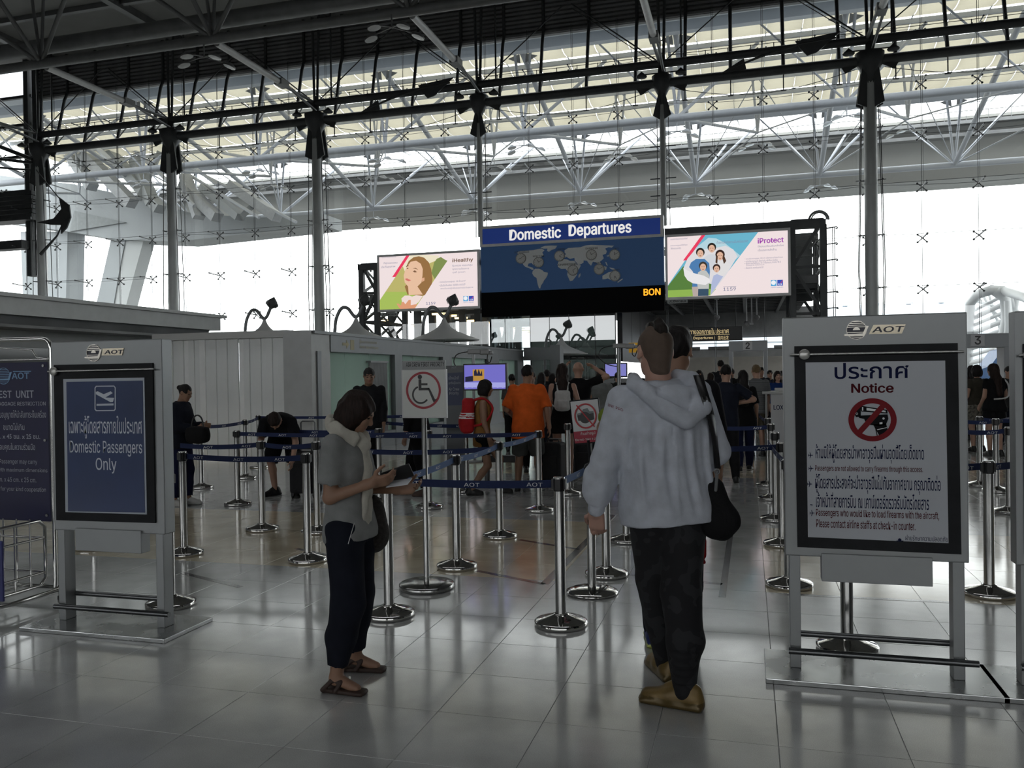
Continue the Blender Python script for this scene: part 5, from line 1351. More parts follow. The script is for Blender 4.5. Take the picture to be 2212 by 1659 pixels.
m_ = MB(); c = onY(*R5(556, 706), Yf-.002); ro = (onY(*R5(706, 706), Yf).x-c.x); ri = ro*.76
ring(m_, (c.x, Yf-.002, c.z), ri, ro, .0008, 60, k=.965)
a, b = R5(640, 600), R5(470, 790); A = onY(*a, Yf-.002); B = onY(*b, Yf-.002); d = (B-A).normalized(); n_ = Vector((-d.z, 0, d.x))*.0135
m_.prism([A-n_, B-n_, B+n_, A+n_], (0,-.0012,0)); m_.build('red_prohibition', redp, st1)
# neighbour stand at the right edge
x0n = onY(2193, 900, YR-.05).x
st2 = stand(x0n, YR, 'steel poster stand cut by the right edge of the frame', w_=x1r-x0r, zt=onY(2200, 672, YR-.05).z)
m_ = MB(); m_.box(x0n+.035, YR-.062, .68, x0n+.86, YR-.05, 1.72); m_.build('poster_frame', black_frame, st2)
m_ = MB(); m_.box(x0n+.10, YR-.066, .75, x0n+.80, YR-.062, 1.62); m_.build('poster', white_poster, st2)
m_ = MB(); m_.tube((x0n+.01, YR-.08, 1.665), (x0n+.87, YR-.08, 1.665), .006, n=10); m_.tube((x0n+.05, YR-.085, 1.665), (x0n+.05, YR-.065, 1.665), .02, n=16); m_.build('clamp_rod', brushed, st2)
# domestic passengers stand
YL = 4.52
x0l = onY(113, 930, YL-.05).x; x1l = onY(352, 930, YL-.05).x
st3 = stand(x0l, YL, 'steel floor stand with blue Domestic Passengers Only poster', w_=x1l-x0l, zt=onY(235, 735, YL-.05).z)
def L4(x, y): return (x*370/1462, 720+y*420/1659)
blue_poster = mat('blue_poster', (.011,.032,.115), .45, coat=.15, var=.15, vs=3)
stand_face(st3, YL, [L4(470,270), L4(1312,253), L4(1335,1617), L4(492,1592)], [L4(543,390), L4(1234,378), L4(1256,1545), L4(562,1525)], (L4(440,326), L4(1338,304)), L4(487,325),
           ((*L4(803,168), 15.5), (L4(880,130), L4(1062,125), L4(1045,188), L4(872,190))), mat('poster_white_border', (.42,.46,.52), .4))
Yf3 = YL-.066
m_ = MB(); ppoly(m_, [L4(567,415), L4(1218,403), L4(1238,1530), L4(582,1518)], Yf3, .001); m_.build('blue_sheet', blue_poster, st3)
m_ = MB(); Yf4 = Yf3-.0015
def lt(mb, s, x0, y0, x1, y1, bold=0.0, Yq=None): a = L4(x0, y0); b = L4(x1, y1); return ptext(mb, s, (a[0], a[1], b[0], b[1]), Yq or Yf4, bold)
lt(m_, 'เฉพาะผู้โดยสารภายในประเทศ', 588, 703, 1210, 900, .008)
lt(m_, 'Domestic Passengers', 595, 915, 1213, 1050, .01)
lt(m_, 'Only', 817, 1063, 995, 1195, .01)
KL = lambda pts: ppoly(m_, [L4(*p) for p in pts], Yf4, .001)
KL([(818,500),(835,495),(885,520),(945,495),(962,510),(900,548),(975,550),(965,585),(945,588),(820,520)]); KL([(825,602),(970,598),(970,615),(825,619)])
for a, b, c_, d_ in ((808,465,816,650), (980,462,988,648)): KL([(a,b),(c_,b),(c_,d_),(a,d_)])
KL([(820,448),(975,446),(975,454),(820,456)]); KL([(822,656),(978,654),(978,662),(822,664)])
for p in ([(808,465),(820,448),(824,456),(816,468)], [(975,446),(988,462),(980,466),(972,454)], [(808,650),(816,646),(826,657),(820,664)], [(980,645),(988,650),(978,662),(972,655)]): KL(p)
m_.build('white_lettering', mat('poster_letter_white', (.62,.66,.74), .5), st3)

# ------------------------------------------------------------ cabin baggage test unit, far left
YT_ = 4.95
tu = thing('baggage_test_unit', (onY(30, 1000, YT_).x, YT_, 0), 'steel-tube baggage test cage with dark blue size-restriction board', 'baggage gauge')
xa_, xb_ = onY(-46, 900, YT_).x, onY(106, 900, YT_).x
zb_, zt_2 = onY(50, 1124, YT_).z, onY(50, 783, YT_).z
m_ = MB(); m_.bbox(xa_, YT_-.008, zb_, xb_, YT_+.008, zt_2, .003); m_.build('board', mat('deep_blue_board', (.010,.010,.055), .5, var=.1), tu)
tube_m = mat('bright_steel_tube', (.60,.60,.58), .2, 1.0, rvar=.05)
ztop = onY(50, 733, YT_).z
xc_l, xc_r = xa_-.03, xb_+.028
m_ = MB(); r_ = .07
loop = [(xc_l, YT_, .03), (xc_l, YT_, ztop-r_)]+[(xc_l+r_-r_*cos(g), YT_, ztop-r_+r_*sin(g)) for g in (pi/8, pi/4, 3*pi/8)]+[(xc_l+r_, YT_, ztop), (xc_r-r_, YT_, ztop)]+[(xc_r-r_+r_*sin(g), YT_, ztop-r_+r_*cos(g)) for g in (pi/8, pi/4, 3*pi/8)]+[(xc_r, YT_, ztop-r_), (xc_r, YT_, .10)]
m_.path(loop, .016, n=12); m_.build('tube_frame', tube_m, tu)
m_ = MB(); m_.tube((xc_l, YT_, zt_2+.02), (xc_r, YT_, zt_2+.02), .006, n=8)
m_.path([(xc_l+.22, YT_, ztop-.055), (xc_l+.27, YT_, ztop-.06), (xb_-.14, YT_, zt_2+.09), (xb_-.10, YT_, zt_2+.035), (xb_, YT_, zt_2+.025)], .006, n=8); m_.build('top_wire', tube_m, tu)
m_ = MB()
for (u, v) in ((93.5, 790), (97.5, 951), (101.5, 1113)):
    p = onY(u, v, YT_-.01); t2 = MB(); t2.tube((p.x, YT_-.016, p.z), (p.x, YT_-.006, p.z), .010, n=14); t2.build('screw', mat('screw_grey', (.3,.3,.3), .3, .6), tu)
Yb = YT_-.0095
m_ = MB()
lt(m_, 'TEST  UNIT', -50, 488, 288, 552, .03, Yb); lt(m_, 'CABIN BAGGAGE RESTRICTION', -155, 585, 390, 617, .02, Yb)
lt(m_, 'ผู้โดยสารได้รับอนุญาตให้นำสัมภาระขึ้นเครื่อง', -165, 655, 393, 740, .008, Yb); lt(m_, 'ขนาดไม่เกิน', 28, 765, 208, 825, .01, Yb)
lt(m_, '56 ซม. x 45 ซม. x 25 ซม.', -105, 860, 342, 900, .012, Yb); lt(m_, 'ขอขอบคุณในความร่วมมือ', -60, 935, 300, 1012, .008, Yb)
lt(m_, 'Each Passenger may carry', -88, 1075, 318, 1122, .006, Yb); lt(m_, 'baggage with maximum dimensions', -170, 1148, 405, 1190, .006, Yb)
lt(m_, '56 cm. x 45 cm. x 25 cm.', -75, 1228, 310, 1268, .006, Yb); lt(m_, 'Thank you for your kind cooperation', -160, 1308, 392, 1355, .006, Yb)
m_.build('white_lettering', mat('board_letter', (.42,.44,.52), .5), tu)
m_ = MB(); a = L4(100, 322); lt(m_, 'AOT', 100, 335, 250, 390, .03, Yb); ppoly(m_, [L4(110,322), L4(268,320), L4(262,328), L4(112,330)], Yb, .0006)
c = onY(*L4(30, 365), Yb); Rr = .062
ring(m_, (c.x, Yb, c.z), Rr*.94, Rr, .001, 40)
for i in range(9):
    z = -Rr*.85+i*Rr*.2; hw = sqrt(Rr*Rr-z*z)*.96; m_.box(c.x-hw, Yb-.001, c.z+z, c.x+hw, Yb, c.z+z+Rr*.06)
m_.prism([(c.x-Rr, Yb, c.z-Rr*.35), (c.x+Rr*.7, Yb, c.z-Rr*.30), (c.x+Rr*1.0, Yb, c.z+Rr*.45), (c.x+Rr*1.3, Yb, c.z+Rr*.5), (c.x+Rr*.9, Yb, c.z-Rr*.5), (c.x-Rr, Yb, c.z-Rr*.5)], (0,-.0015,0))
m_.build('board_emblem', mat('emblem_pale_blue', (.22,.38,.60), .5), tu)
# cage in front of the board
cage = MB(); zc0, zc1 = .13, .60; xm = [xa_+.02, xb_-.02]
def loopYZ(x, y0, y1, z0, z1, r, c=.05):
    pts = [(x, y0+c, z0), (x, y1-c, z0), (x, y1, z0+c), (x, y1, z1-c), (x, y1-c, z1), (x, y0+c, z1), (x, y0, z1-c), (x, y0, z0+c)]
    mm = MB(); mm.path(pts, r, closed=True, n=8); return mm
for x in xm:
    mm = loopYZ(x, YT_-.55, YT_-.04, zc0, zc1, .012); mm.tube((x, YT_-.55, .47), (x, YT_-.04, .47), .009, n=8); mm.tube((x, YT_-.55, .22), (x, YT_-.04, .22), .009, n=8)
    for y in (YT_-.42, YT_-.30, YT_-.17): mm.tube((x, y, zc0), (x, y, zc1), .007, n=8)
    mm.build('cage_side', tube_m, tu)
mm = MB()
for x in [xm[0]+(xm[1]-xm[0])*k/5 for k in range(1, 5)]: mm.tube((x, YT_-.05, zc0), (x, YT_-.05, zc1), .007, n=8)
for z in (.22, .47): mm.tube((xm[0], YT_-.05, z), (xm[1], YT_-.05, z), .009, n=8)
for x in [xm[0]+(xm[1]-xm[0])*k/5 for k in range(0, 6)]: mm.tube((x, YT_-.05, zc0), (x, YT_-.55, zc0), .007, n=8)
mm.build('cage_back', tube_m, tu)
mm = MB(); mm.path([(xm[0]-.05, YT_+.05, .085), (xc_r+.03, YT_+.05, .085), (xc_r+.03, YT_-.42, .085), (xc_r-.02, YT_-.52, .085), (xc_r-.10, YT_-.56, .085), (xm[0]-.05, YT_-.56, .085)], .015, n=10, closed=True); mm.build('base_tube', tube_m, tu)
for (x, y) in ((xc_r-.02, YT_-.50), (xc_r, YT_+.04), (xm[0], YT_-.5), (xm[0], YT_+.04)):
    mm = MB(); mm.tube((x, y, .022), (x, y, .085), .013, n=10); lg_ = mm.build('leg', tube_m, tu); ORG[lg_.name] = ORG[tu.name]
    mm = MB(); mm.tube((x, y, 0), (x, y, .028), .019, n=12); mm.build('rubber_foot', black_m, lg_)
mm = MB(); mm.bbox(xm[0]-.3, YT_-.60, .16, onY(5, 1230, YT_-.60).x, YT_-.585, .56, .004); mm.build('side_board', mat('royal_board', (.02,.025,.16), .4), tu)

# ------------------------------------------------------------ screens, boards, cameras and gates in the middle distance
tvY = gnd(1048, 1050).y
a, b = onY(1003, 789, tvY), onY(1092, 840, tvY)
tv = thing('display_screen', ((a.x+b.x)/2, tvY, 0), 'lit lilac display screen on a stand behind the woman with the red backpack', 'screen')
m_ = MB(); m_.bbox(a.x-.02, tvY, b.z-.02, b.x+.02, tvY+.06, a.z+.02, .006); m_.build('screen_case', black_m, tv)
m_ = MB(); m_.box(a.x, tvY-.004, b.z, b.x, tvY, a.z); m_.build('screen_picture', emat('screen_lilac', (.22,.20,.72), .75), tv)
m_ = MB(); ppoly(m_, [(1003,826),(1092,826),(1092,837),(1003,837)], tvY-.005, .001); 
for k in range(8):
    c = onY(1009+k*11, 832, tvY-.006); ring(m_, (c.x, tvY-.006, c.z), .028, .038, .001, 16)
m_.build('screen_strip', emat('screen_pale', (.45,.45,.92), .8), tv)
m_ = MB(); ppoly(m_, [(1021,798),(1046,797),(1046,822),(1021,823)], tvY-.005, .001); m_.build('screen_icon', emat('screen_amber', (.55,.30,.06), .8), tv)
m_ = MB(); ppoly(m_, [(1024,802),(1028,797),(1031,808),(1034,797),(1038,808),(1041,800),(1042,812),(1024,812)], tvY-.007, .001); ppoly(m_, [(1005,814),(1022,812),(1022,824),(1005,825)], tvY-.007, .001)
m_.build('screen_mark', emat('screen_dark', (.03,.03,.08), .5), tv)
m_ = MB(); m_.tube(((a.x+b.x)/2, tvY+.05, .06), ((a.x+b.x)/2, tvY+.05, b.z+.1), .04, n=12); m_.bbox((a.x+b.x)/2-.3, tvY-.2, 0, (a.x+b.x)/2+.3, tvY+.35, .05, .01); m_.build('screen_stand', steel_mid, tv)
m_ = MB(); m_.bbox((a.x+b.x)/2-.05, tvY-.05, .35, (a.x+b.x)/2+.45, tvY+.05, .45, .01)
m_.build('cable_box', black_m, tv)
ibY = gnd(985, 1040).y
a, b = onY(962, 790, ibY), onY(1003, 900, ibY)
ib = thing('information_board', ((a.x+b.x)/2, ibY, 0), 'dark blue Air Crew Priority board right of the wheelchair sign', 'sign')
m_ = MB(); m_.bbox(a.x, ibY, 0, b.x, ibY+.1, a.z, .01); m_.build('board_body', mat('board_grey', (.10,.105,.11), .45, .3), ib)
m_ = MB(); ppoly(m_, [(967,806),(1000,804),(1000,875),(967,876)], ibY, .004); m_.build('blue_sheet', mat('navy_sheet', (.010,.020,.07), .4), ib)
m_ = MB(); ptext(m_, 'เจ้าหน้าที่', (969,812,991,820), ibY-.005); ptext(m_, 'ลูกเรือผู้โดยสาร', (969,824,995,831), ibY-.005); ptext(m_, 'Air Crew', (969,837,992,844), ibY-.005, .01); ptext(m_, 'Priority', (971,846,991,854), ibY-.005, .01); ptext(m_, 'AOT', (975,792,986,796), ibY-.001, .01)
m_.build('pale_lettering', mat('dim_letter', (.35,.37,.42), .5), ib)
def cctv(u, v_base, v_top, label, big=1.0):
    p = gnd(u, v_base); z = onY(u, v_top, p.y).z
    c = thing('camera_pole', (p.x, p.y, 0), label, 'camera')
    m_ = MB(); m_.lathe([(0,0),(.18,0),(.18,.02),(.05,.04),(0,.04)], (p.x, p.y, 0), 20); m_.tube((p.x, p.y, .03), (p.x, p.y, z), .028*big, n=12); m_.build('pole', mat('pale_pole', (.34,.35,.36), .35, .5), c)
    m_ = MB(); m_.bbox(p.x-.10, p.y-.05, z, p.x+.16, p.y+.05, z+.09, .015); m_.bbox(p.x+.14, p.y-.06, z-.015, p.x+.32, p.y+.06, z+.085, .02); m_.bbox(p.x+.30, p.y-.035, z-.01, p.x+.38, p.y+.035, z+.05, .015)
    m_.build('camera_body', mat('camera_grey', (.2,.2,.2), .35, .2), c)
    m_ = MB(); m_.path(smooth_path([(p.x-.08, p.y, z+.05), (p.x-.32, p.y, z+.0), (p.x-.38, p.y, z-.16), (p.x-.24, p.y, z-.30), (p.x-.02, p.y, z-.36)]), .010, n=6)
    m_.path(smooth_path([(p.x+.28, p.y, z), (p.x+.27, p.y, z-.12), (p.x+.32, p.y, z-.16), (p.x+.36, p.y, z-.05)]), .010, n=6); m_.build('camera_cable', black_m, c)
cctv(1026, 998, 765, 'security camera on a pole above the lilac screen')
cctv(1339, 985, 752, 'security camera on a pole left of the shaved head', 1.3)
# walk-through metal detectors with number plates
def detector(u0, u1, vt, Y, num, label, nu):
    a = onY(u0, vt, Y); b = onY(u1, vt, Y)
    d = thing('metal_detector', ((a.x+b.x)/2, Y, 0), label, 'metal detector')
    m_ = MB(); w_ = .12
    for x in (a.x, b.x-w_):
        m_ = MB(); m_.bbox(x, Y, 0, x+w_, Y+.6, a.z-.3, .02); m_.build('side_panel', mat('detector_grey', (.36,.38,.40), .4), d)
    m_ = MB(); m_.bbox(a.x, Y, a.z-.32, b.x, Y+.6, a.z, .02); m_.build('crosspiece', MATS['detector_grey'], d)
    m_ = MB(); c = onY(nu, vt+10, Y-.005); m_.box(c.x-.14, Y-.012, a.z-.28, c.x+.14, Y-.004, a.z-.02); m_.build('number_plate', mat('plate_pale', (.60,.61,.62), .5), d)
    m_ = MB(); text_mb(m_, num, c.x-.065, c.x+.065, a.z-.25, a.z-.05, Y-.014, .04); m_.build('number', black_m, d)
    return d
detector(1574, 1658, 737, 26.5, '2', 'metal detector gate seen past the dark-haired man, before the cream wall', 1615)
detector(2060, 2182, 722, 21.0, '3', 'metal detector gate framing the couple, right of the firearms notice', 2112)
# staffed desk at the right
dY = gnd(1668, 985).y
a, b = onY(1646, 845, dY), onY(1700, 845, dY)
dk = thing('security_desk', ((a.x+b.x)/2, dY, 0), 'small pale desk in front of the woman in blue uniform', 'desk')
xx = onY(1664, 850, dY).x
m_ = MB(); m_.bbox(a.x, dY-.25, a.z-.05, b.x+.4, dY+.35, a.z, .01); m_.build('desk_top', mat('desk_pale', (.40,.41,.41), .4), dk)
m_ = MB(); m_.box(xx, dY-.2, 0, b.x+.35, dY-.17, a.z-.05); m_.build('desk_front', mat('desk_front', (.44,.45,.47), .4), dk)
m_ = MB(); m_.box(a.x+.05, dY-.2, 0, a.x+.09, dY+.3, a.z-.05); m_.box(b.x+.3, dY-.2, 0, b.x+.34, dY+.3, a.z-.05); m_.build('desk_leg', steel_mid, dk)
m_ = MB(); q_ = onY(1671, 880, dY-.2); text_mb(m_, 'LOXLEY', q_.x, q_.x+.34, q_.z-.045, q_.z+.045, dY-.205, .03); m_.build('desk_lettering', navy, dk)
m_ = MB(); p = onY(1690, 838, dY); m_.bbox(p.x-.14, dY-.1, a.z+.0, p.x+.14, dY+.05, a.z+.06, .01)
m_.build('desk_tray', mat('tray_white', (.55,.55,.54), .5), label='white document tray on the small pale desk', cat='tray')
# x-ray machine and luggage at the entrance
xm_ = thing('xray_machine', (gnd(1345, 905).x, gnd(1345, 905).y, 0), 'grey x-ray baggage scanner beyond the queue, left of the shaved head', 'scanner')
p = gnd(1300, 930)
m_ = MB(); m_.bbox(p.x-.6, p.y, .3, p.x+.9, p.y+2.0, 1.45, .04); m_.build('scanner_body', mat('scanner_grey', (.26,.27,.28), .4), xm_)
m_ = MB(); m_.bbox(p.x-.6, p.y-1.2, .72, p.x+.2, p.y, .86, .02); m_.build('roller_bed', steel_mid, xm_)
m_ = MB()
for x in (p.x-.5, p.x+.1, p.x+.7):
    m_.box(x, p.y+.1, 0, x+.1, p.y+.2, .32); m_.box(x, p.y-1.1, 0, x+.05, p.y-1.05, .72)
m_.build('scanner_leg', steel_mid, xm_)
m_ = MB(); m_.bbox(p.x+.1, p.y-.05, 1.5, p.x+.75, p.y+.0, 1.9, .02); m_.tube((p.x+.4, p.y, 1.4), (p.x+.4, p.y, 1.6), .03, n=8); m_.build('monitor', black_m, xm_)
m_ = MB(); m_.box(p.x+.13, p.y-.056, 1.53, p.x+.72, p.y-.05, 1.87); m_.build('monitor_picture', emat('monitor_blue', (.25,.25,.65), .8), xm_)
# rolling suitcases
def suitcase(u, v, w_, h, d_, rz, label, hand=.35, col=None):
    p = gnd(u, v)
    s = thing('rolling_suitcase', (p.x, p.y, 0), label, 'suitcase', local=True); s.rotation_euler = (0,0,rz)
    cm = col or mat('black_suitcase_fabric', (.012,.012,.014), .8, var=.2, vs=20, bump=.2, bs=200)
    m_ = MB(); m_.bbox(-w_/2, -d_/2, .06, w_/2, d_/2, h, .04); m_.build('case_body', cm, s)
    m_ = MB(); m_.bbox(-w_*.36, -d_/2-.03, .12, w_*.36, -d_/2+.01, h*.72, .02); m_.build('front_pocket', cm, s)
    m_ = MB(); m_.path([(-.1, d_*.35, h), (-.1, d_*.35, h+hand), (-.08, d_*.35, h+hand+.02), (.08, d_*.35, h+hand+.02), (.1, d_*.35, h+hand), (.1, d_*.35, h)], .010, n=8); m_.build('pull_handle', steel_mid, s)
    m_ = MB(); m_.path([(-.09, 0, h-.005), (-.08, 0, h+.035), (.08, 0, h+.035), (.09, 0, h-.005)], .012, n=8); m_.build('carry_handle', black_m, s)
    for x in (-w_*.4, w_*.4):
        for y in (-d_*.35, d_*.35): m_ = MB(); m_.tube((x-.012, y, .03), (x+.012, y, .03), .03, n=12); m_.box(x-.02, y-.02, .03, x+.02, y+.02, .07); m_.build('wheel', black_m, s)
    return s
suitcase(662, 1074, .38, .62, .25, .1, 'black upright suitcase beside the bending man', .38)
suitcase(1196, 1052, .30, .64, .28, -.1, 'black cabin suitcase right of the orange shirt man', .02)
suitcase(1258, 1030, .26, .55, .25, .2, 'black suitcase partly behind the no-photo sign', .3)
# ------------------------------------------------------------ people: signed-distance modelling, polygonised with Blender's bundled OpenVDB
import openvdb as vdb
def V3(*a): return np.array(a, float)
def nrm(a): a = np.asarray(a, float); return a/max(1e-9, np.linalg.norm(a))
class Field:
    def __init__(s, lo, hi, h):
        s.lo = np.asarray(lo, float); s.h = h; s.n = np.ceil((np.asarray(hi)-s.lo)/h).astype(int)+1
        s.d = np.full(s.n, .3, np.float32)
    def region(s, lo, hi, m=.09):
        a = np.clip(np.floor((np.asarray(lo)-m-s.lo)/s.h).astype(int), 0, s.n); b = np.clip(np.ceil((np.asarray(hi)+m-s.lo)/s.h).astype(int)+1, 0, s.n)
        if np.any(b <= a): return None
        sl = tuple(slice(i, j) for i, j in zip(a, b))
        g = np.meshgrid(*[s.lo[k]+s.h*np.arange(a[k], b[k]) for k in range(3)], indexing='ij')
        return sl, np.stack(g, -1)
    def put(s, sl, d, k, op):
        o = s.d[sl]; d = d.astype(np.float32)
        if op == 'sub': d = -d; s.d[sl] = np.maximum(o, d) if k <= 0 else -s._smin(-o, -d, k)
        elif op == 'int': s.d[sl] = np.maximum(o, d)
        else: s.d[sl] = np.minimum(o, d) if k <= 0 else s._smin(o, d, k)
    @staticmethod
    def _smin(a, b, k):
        h = np.clip(.5+.5*(b-a)/k, 0, 1); return b*(1-h)+a*h-k*h*(1-h)
    def cone(s, a, b, ra, rb, k=.02, op='add', flat=None):
        a = np.asarray(a, float); b = np.asarray(b, float); r = max(ra, rb)
        q = s.region(np.minimum(a, b)-r, np.maximum(a, b)+r)
        if q is None: return s
        sl, p = q; ab = b-a; L = max(1e-9, ab@ab); t = np.clip(((p-a)@ab)/L, 0, 1)
        v = p-a-t[..., None]*ab
        if flat is not None:
            ax, f = flat; ax = nrm(ax); c = v@ax; v = v+ax*((1/f-1)*c)[..., None]
        s.put(sl, np.sqrt((v*v).sum(-1))-(ra+(rb-ra)*t), k, op); return s
    def ell(s, c, r, R=None, k=.02, op='add'):
        c = np.asarray(c, float); r = np.asarray(r, float); m = r.max()
        q = s.region(c-m, c+m)
        if q is None: return s
        sl, p = q; v = p-c
        if R is not None: v = v@R
        l = np.sqrt(((v/r)**2).sum(-1))+1e-9; g = np.sqrt(((v/(r*r))**2).sum(-1))+1e-9
        s.put(sl, l*(l-1)/g, k, op); return s
    def box(s, c, hsz, R=None, rr=.01, k=.01, op='add'):
        c = np.asarray(c, float); hsz = np.asarray(hsz, float); m = np.linalg.norm(hsz)
        q = s.region(c-m, c+m)
        if q is None: return s
        sl, p = q; v = p-c
        if R is not None: v = v@R
        w_ = np.abs(v)-(hsz-rr)
        s.put(sl, np.sqrt((np.maximum(w_, 0)**2).sum(-1))+np.minimum(w_.max(-1), 0)-rr, k, op); return s
    def stack(s, A, X, Y, Zx, prof, k=.03, e=2.3, op='add', cap=.02):
        """A origin, X right, Y front, Zx up; prof = [(z, wx, wy, xoff, yoff)] ascending z."""
        A = np.asarray(A, float); pr = np.array([(q+(0,)*(5-len(q))) for q in prof], float)
        m = pr[:, 1:3].max()+np.abs(pr[:, 3:]).max(); e0 = A+Zx*pr[0, 0]; e1 = A+Zx*pr[-1, 0]
        q = s.region(np.minimum(e0, e1)-m, np.maximum(e0, e1)+m)
        if q is None: return s
        sl, p = q; v = p-A; x = v@X; y = v@Y; z = v@Zx
        wx = np.interp(z, pr[:, 0], pr[:, 1]); wy = np.interp(z, pr[:, 0], pr[:, 2]); xo = np.interp(z, pr[:, 0], pr[:, 3]); yo = np.interp(z, pr[:, 0], pr[:, 4])
        l = (np.abs((x-xo)/wx)**e+np.abs((y-yo)/wy)**e)**(1/e)
        d = (l-1)*np.minimum(wx, wy)
        dz = np.maximum(pr[0, 0]-z, z-pr[-1, 0])
        d = np.where(dz > -cap, np.maximum(d, 0)*0+np.sqrt(np.maximum(d+cap, 0)**2+np.maximum(dz+cap, 0)**2)-cap+np.minimum(np.maximum(d+cap, dz+cap), 0), d)
        s.put(sl, d, k, op); return s
    def cut(s, pnt, n):      # keep the side opposite to n
        g = [s.lo[k]+s.h*np.arange(s.n[k]) for k in range(3)]
        d = ((g[0]-pnt[0])*n[0])[:, None, None]+((g[1]-pnt[1])*n[1])[None, :, None]+((g[2]-pnt[2])*n[2])[None, None, :]
        s.d = np.maximum(s.d, d.astype(np.float32)); return s
    def warp(s, fn):
        g = np.meshgrid(*[s.lo[k]+s.h*np.arange(s.n[k]) for k in range(3)], indexing='ij')
        m = np.abs(s.d) < .06; p = np.stack([q[m] for q in g], -1)
        s.d[m] += fn(p).astype(np.float32); return s
    def mesh(s, name, mats, parent, mi=None, smooth=True):
        G = vdb.FloatGrid(.3); G.copyFromArray(np.ascontiguousarray(s.d)); pts, quads = G.convertToQuads(0.0)
        if len(pts) == 0: return None
        pts = pts*s.h+s.lo
        me = bpy.data.meshes.new(name); me.vertices.add(len(pts)); me.vertices.foreach_set('co', pts.astype(np.float32).ravel())
        quads = np.asarray(quads, np.int32); nq = len(quads)
        me.loops.add(nq*4); me.loops.foreach_set('vertex_index', quads.ravel()); me.polygons.add(nq)
        me.polygons.foreach_set('loop_start', np.arange(0, nq*4, 4, dtype=np.int32)); me.polygons.foreach_set('loop_total', np.full(nq, 4, np.int32))
        me.polygons.foreach_set('use_smooth', np.ones(nq, bool))
        for m in (mats if isinstance(mats, (list, tuple)) else [mats]): me.materials.append(m)
        if mi is not None:
            c = pts[quads].mean(1); me.polygons.foreach_set('material_index', mi(c).astype(np.int32))
        me.update(calc_edges=True)
        o = bpy.data.objects.new(name, me); COL.objects.link(o); o.parent = parent; ORG[o.name] = Vector((0,0,0))
        return o

skin_a = mat('skin_light', (.42,.25,.18), .55, var=.08, vs=6); skin_b = mat('skin_tan', (.30,.17,.11), .55, var=.08, vs=6)
eye_m = mat('eye_dark', (.03,.02,.015), .2); lip_m = mat('lips', (.28,.10,.08), .5); brow_m = mat('brow_dark', (.03,.02,.015), .8)
def hair_mat(n, c): return mat(n, c, .6, var=.45, vs=90, stretch=(1,1,.08), bump=.4, bs=160, spec=.22)
H_BLACK = hair_mat('hair_black', (.012,.010,.010)); H_BROWN = hair_mat('hair_dark_brown', (.018,.010,.008)); H_BLOND = hair_mat('hair_light_brown', (.16,.11,.06)); H_GREY = hair_mat('hair_grey', (.035,.034,.034)); H_STUB = mat('hair_stubble', (.105,.072,.054), .8, var=.15, vs=25, bump=.15, bs=500)
def cloth(n, c, r=.9, b=.25): return mat('cloth_'+n, c, r, var=.12, vs=14, bump=b, bs=350, spec=.15)

def rotz(a): c, s_ = cos(a), sin(a); return np.array([[c,-s_,0],[s_,c,0],[0,0,1]])
def rotx(a): c, s_ = cos(a), sin(a); return np.array([[1,0,0],[0,c,-s_],[0,s_,c]])
def roty(a): c, s_ = cos(a), sin(a); return np.array([[c,0,s_],[0,1,0],[-s_,0,c]])

